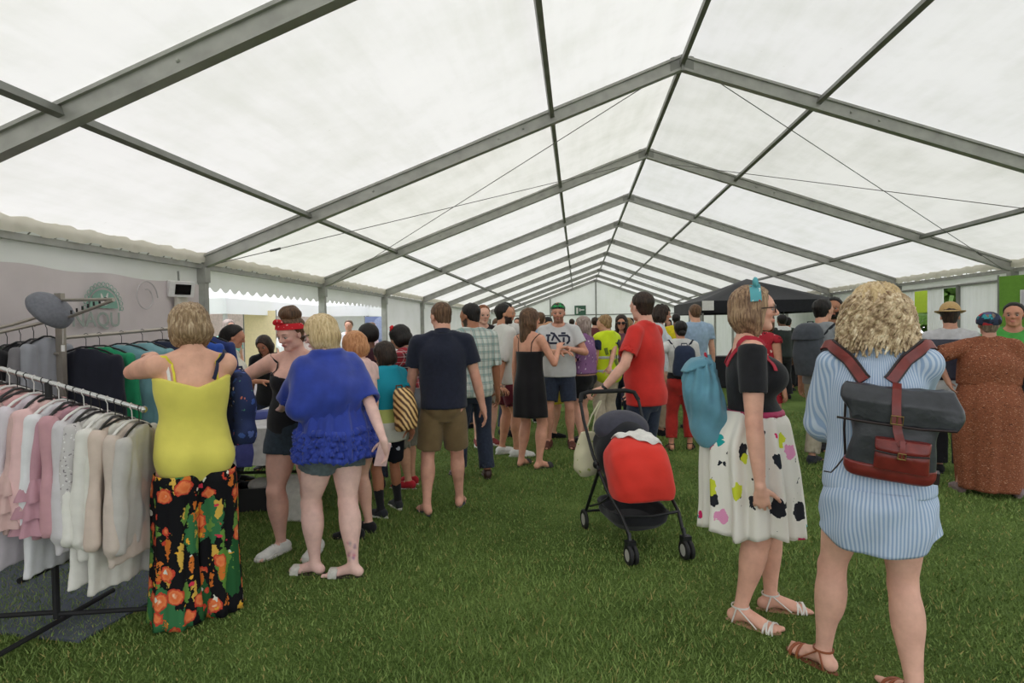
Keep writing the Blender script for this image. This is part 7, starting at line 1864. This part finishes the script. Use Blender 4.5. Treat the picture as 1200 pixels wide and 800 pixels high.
pagoda(-11.5, 25.0, 4.5, 4.6, 2.4, M_mqb, 'pale blue peaked marquee outside between the white ones')
pagoda(-6.4, 25.0, 3.2, 3.5, 2.2, M_mq, 'white marquee outside, farthest to the right by the wall')
flat_banner('banner', (-7.75, 12.3, .7), (.62, 1.25), (226, 208, 166), 'tan yellow banner hanging outside behind the headband woman', rz=.35)
flat_banner('banner', (-8.75, 11.3, .6), (.5, 1.5), (206, 206, 226), 'narrow pale lilac banner outside by the nearest white marquee', rz=.4)
b = flat_banner('banner', (-6.15, 15.2, 1.0), (.62, .85), (122, 134, 170), 'blue picture banner outside beside the marquee post', rz=.25)
MB().sphere((.1, -.03, .55), (.22, .012, .30), 14, 8).build('picture', cl((150, 160, 190), 'picture_print'), b)
for i, (bx_, by_, c) in enumerate(((-7.9, 13.6, (226, 214, 222)), (-6.8, 12.8, (236, 234, 236)))):
    t = empty('stall_table', (bx_, by_, 0), .3, ('pale stall table outside behind the turquoise top', 'white stall table outside near the tan banner')[i], 'table'); MB().box((0, 0, .74), (1.8, .7, .04)).build('table_top', cl(c), t, smooth=False); MB().box((0, 0, .36), (1.76, .66, .72)).build('drape', cl(c), t, smooth=False)
M_leaf = [cl((96, 128, 58), 'leaves_a', var=.3), cl((120, 150, 78), 'leaves_b', var=.3), cl((80, 112, 56), 'leaves_c', var=.3)]; M_bark = cl((84, 72, 60), 'bark', var=.3)
def tree(x_, y_, h_, r_, mat, label, seed, group='trees outside'):
    g = empty('tree', (x_, y_, 0), 0, label, 'tree', group); rr = np.random.default_rng(seed)
    mb = MB().tube([(0, 0, 0), (.05, 0, h_ * .35), (0, .05, h_ * .6)], [.25, .18, .10], 8)
    for k_ in range(6): a = k_ * 1.05; mb.tube([(0, 0, h_ * (.3 + .05 * k_)), (r_ * .6 * math.cos(a), r_ * .6 * math.sin(a), h_ * (.55 + .06 * k_))], [.09, .03], 6)
    mb.build('trunk', M_bark, g)
    n = 5200; cen = rr.normal(size=(30, 3)) * A3((r_ * .48, r_ * .48, h_ * .16)) + A3((0, 0, h_ * .68)); c = cen[rr.integers(0, 30, n)] + rr.normal(size=(n, 3)) * r_ * .17
    a = rr.normal(size=(n, 3)); a /= np.linalg.norm(a, axis=1)[:, None]; b_ = np.cross(a, rr.normal(size=(n, 3))); b_ /= np.linalg.norm(b_, axis=1)[:, None]; s_ = (.10 + .10 * rr.random(n))[:, None]
    V = np.stack([c - a * s_, c + b_ * s_ * .6, c + a * s_, c - b_ * s_ * .6], 1).reshape(-1, 3)
    o = mesh_obj('foliage', V, np.arange(4 * n).reshape(-1, 4), mat, g, smooth=False)
tree(-20, 24, 8.0, 3.4, M_leaf[0], 'green tree outside behind the nearest white marquee', 1); tree(-18, 34, 8.5, 3.6, M_leaf[1], 'light green tree outside above the blonde woman', 2)
tree(-12.5, 40, 8.0, 3.4, M_leaf[2], 'green tree outside left of the marquee wall post', 3); tree(-28, 28, 7.0, 3.2, M_leaf[1], 'small green tree at the left edge of the open side', 4)
tree(12.0, 22.5, 5.6, 2.6, M_leaf[1], 'leafy tree outside the right doorway gap', 6); tree(8.0, 16.2, 4.2, 1.6, M_leaf[0], 'low bushy green tree nearest the right doorway outside', 7); tree(17.0, 24.0, 6.0, 2.6, M_leaf[2], 'taller tree farther outside the right doorway', 8)
# ------------------------------------------------------------------ the ground
def grass_ground():
    m, N, L, B = nt('mown_grass'); co = texco(N)
    n1 = noise(N, L, co, 1.1, 5, .6); n2 = noise(N, L, co, 60, 4, .7); n3 = noise(N, L, mapping(N, L, co, (1, .35, 1)), 260, 2, .6)
    f = vmath(N, L, 'ADD', vmath(N, L, 'MULTIPLY', n1, .35), vmath(N, L, 'ADD', vmath(N, L, 'MULTIPLY', n2, .35), vmath(N, L, 'MULTIPLY', n3, .3)))
    L.new(ramp(N, L, f, [(.36, lin((54, 72, 32))), (.5, lin((96, 122, 58))), (.63, lin((146, 168, 94)))]), B.inputs['Base Color'])
    B.inputs['Roughness'].default_value = .9; B.inputs['Specular IOR Level'].default_value = .15
    bump(N, L, B, vmath(N, L, 'ADD', n2, n3), .8, .03)
    return m
M_grass = grass_ground()
V = [(-60, -12, 0), (40, -12, 0), (40, 90, 0), (-60, 90, 0)]
fl = mesh_obj('floor', V, [(0, 1, 2, 3)], M_grass, smooth=False); tag(fl, kind='structure')
def blades():
    r = np.random.default_rng(4)
    # density falls with distance from the viewer
    n = 300000
    Y = 1.3 + 9.5 * r.random(n) ** 1.75
    X = -1.037 - Y * .107 + (r.random(n) * 2 - 1) * (Y * .92 + .5)
    keep = np.abs(X) < 4.9; X, Y = X[keep], Y[keep]; n = len(X)
    h = (.012 + .02 * r.random(n)) * (1 + .35 * np.sin(X * 2.1 + 1) * np.sin(Y * 1.7)); w = .0016 + .0016 * r.random(n) + .0006 * Y * .5
    a = r.random(n) * 6.283; ln = h * (.2 + .9 * r.random(n)); b = r.random(n) * 6.283
    V = np.zeros((n, 3, 3), np.float32)
    V[:, 0, 0] = X - np.cos(a) * w; V[:, 0, 1] = Y - np.sin(a) * w
    V[:, 1, 0] = X + np.cos(a) * w; V[:, 1, 1] = Y + np.sin(a) * w
    V[:, 2, 0] = X + np.cos(b) * ln; V[:, 2, 1] = Y + np.sin(b) * ln; V[:, 2, 2] = h
    m, N, L, B = nt('grass_blades')
    g = N.new('ShaderNodeNewGeometry'); at = N.new('ShaderNodeAttribute'); at.attribute_name = 'Col'
    L.new(at.outputs['Color'], B.inputs['Base Color']); B.inputs['Roughness'].default_value = .6; B.inputs['Specular IOR Level'].default_value = .25
    q = r.random(n); patch = .5 + .5 * np.sin(X * 1.3 + 2 * np.sin(Y * .9)) * np.sin(Y * 1.1 + X * .4)
    q = np.clip(.7 * q + .3 * patch, 0, 1)[:, None]
    c = (1 - q) * np.array(lin((74, 98, 44))) + q * np.array(lin((150, 174, 96)))
    dry = (r.random(n) < .07)[:, None]; c = np.where(dry, np.array(lin((170, 160, 98))), c)
    o = mesh_obj('grass', V.reshape(-1, 3), np.arange(3 * n).reshape(-1, 3), m, col=np.repeat(c, 3, 0))
    tag(o, 'short mown green grass covering the ground inside the marquee', 'grass', kind='stuff')
blades()
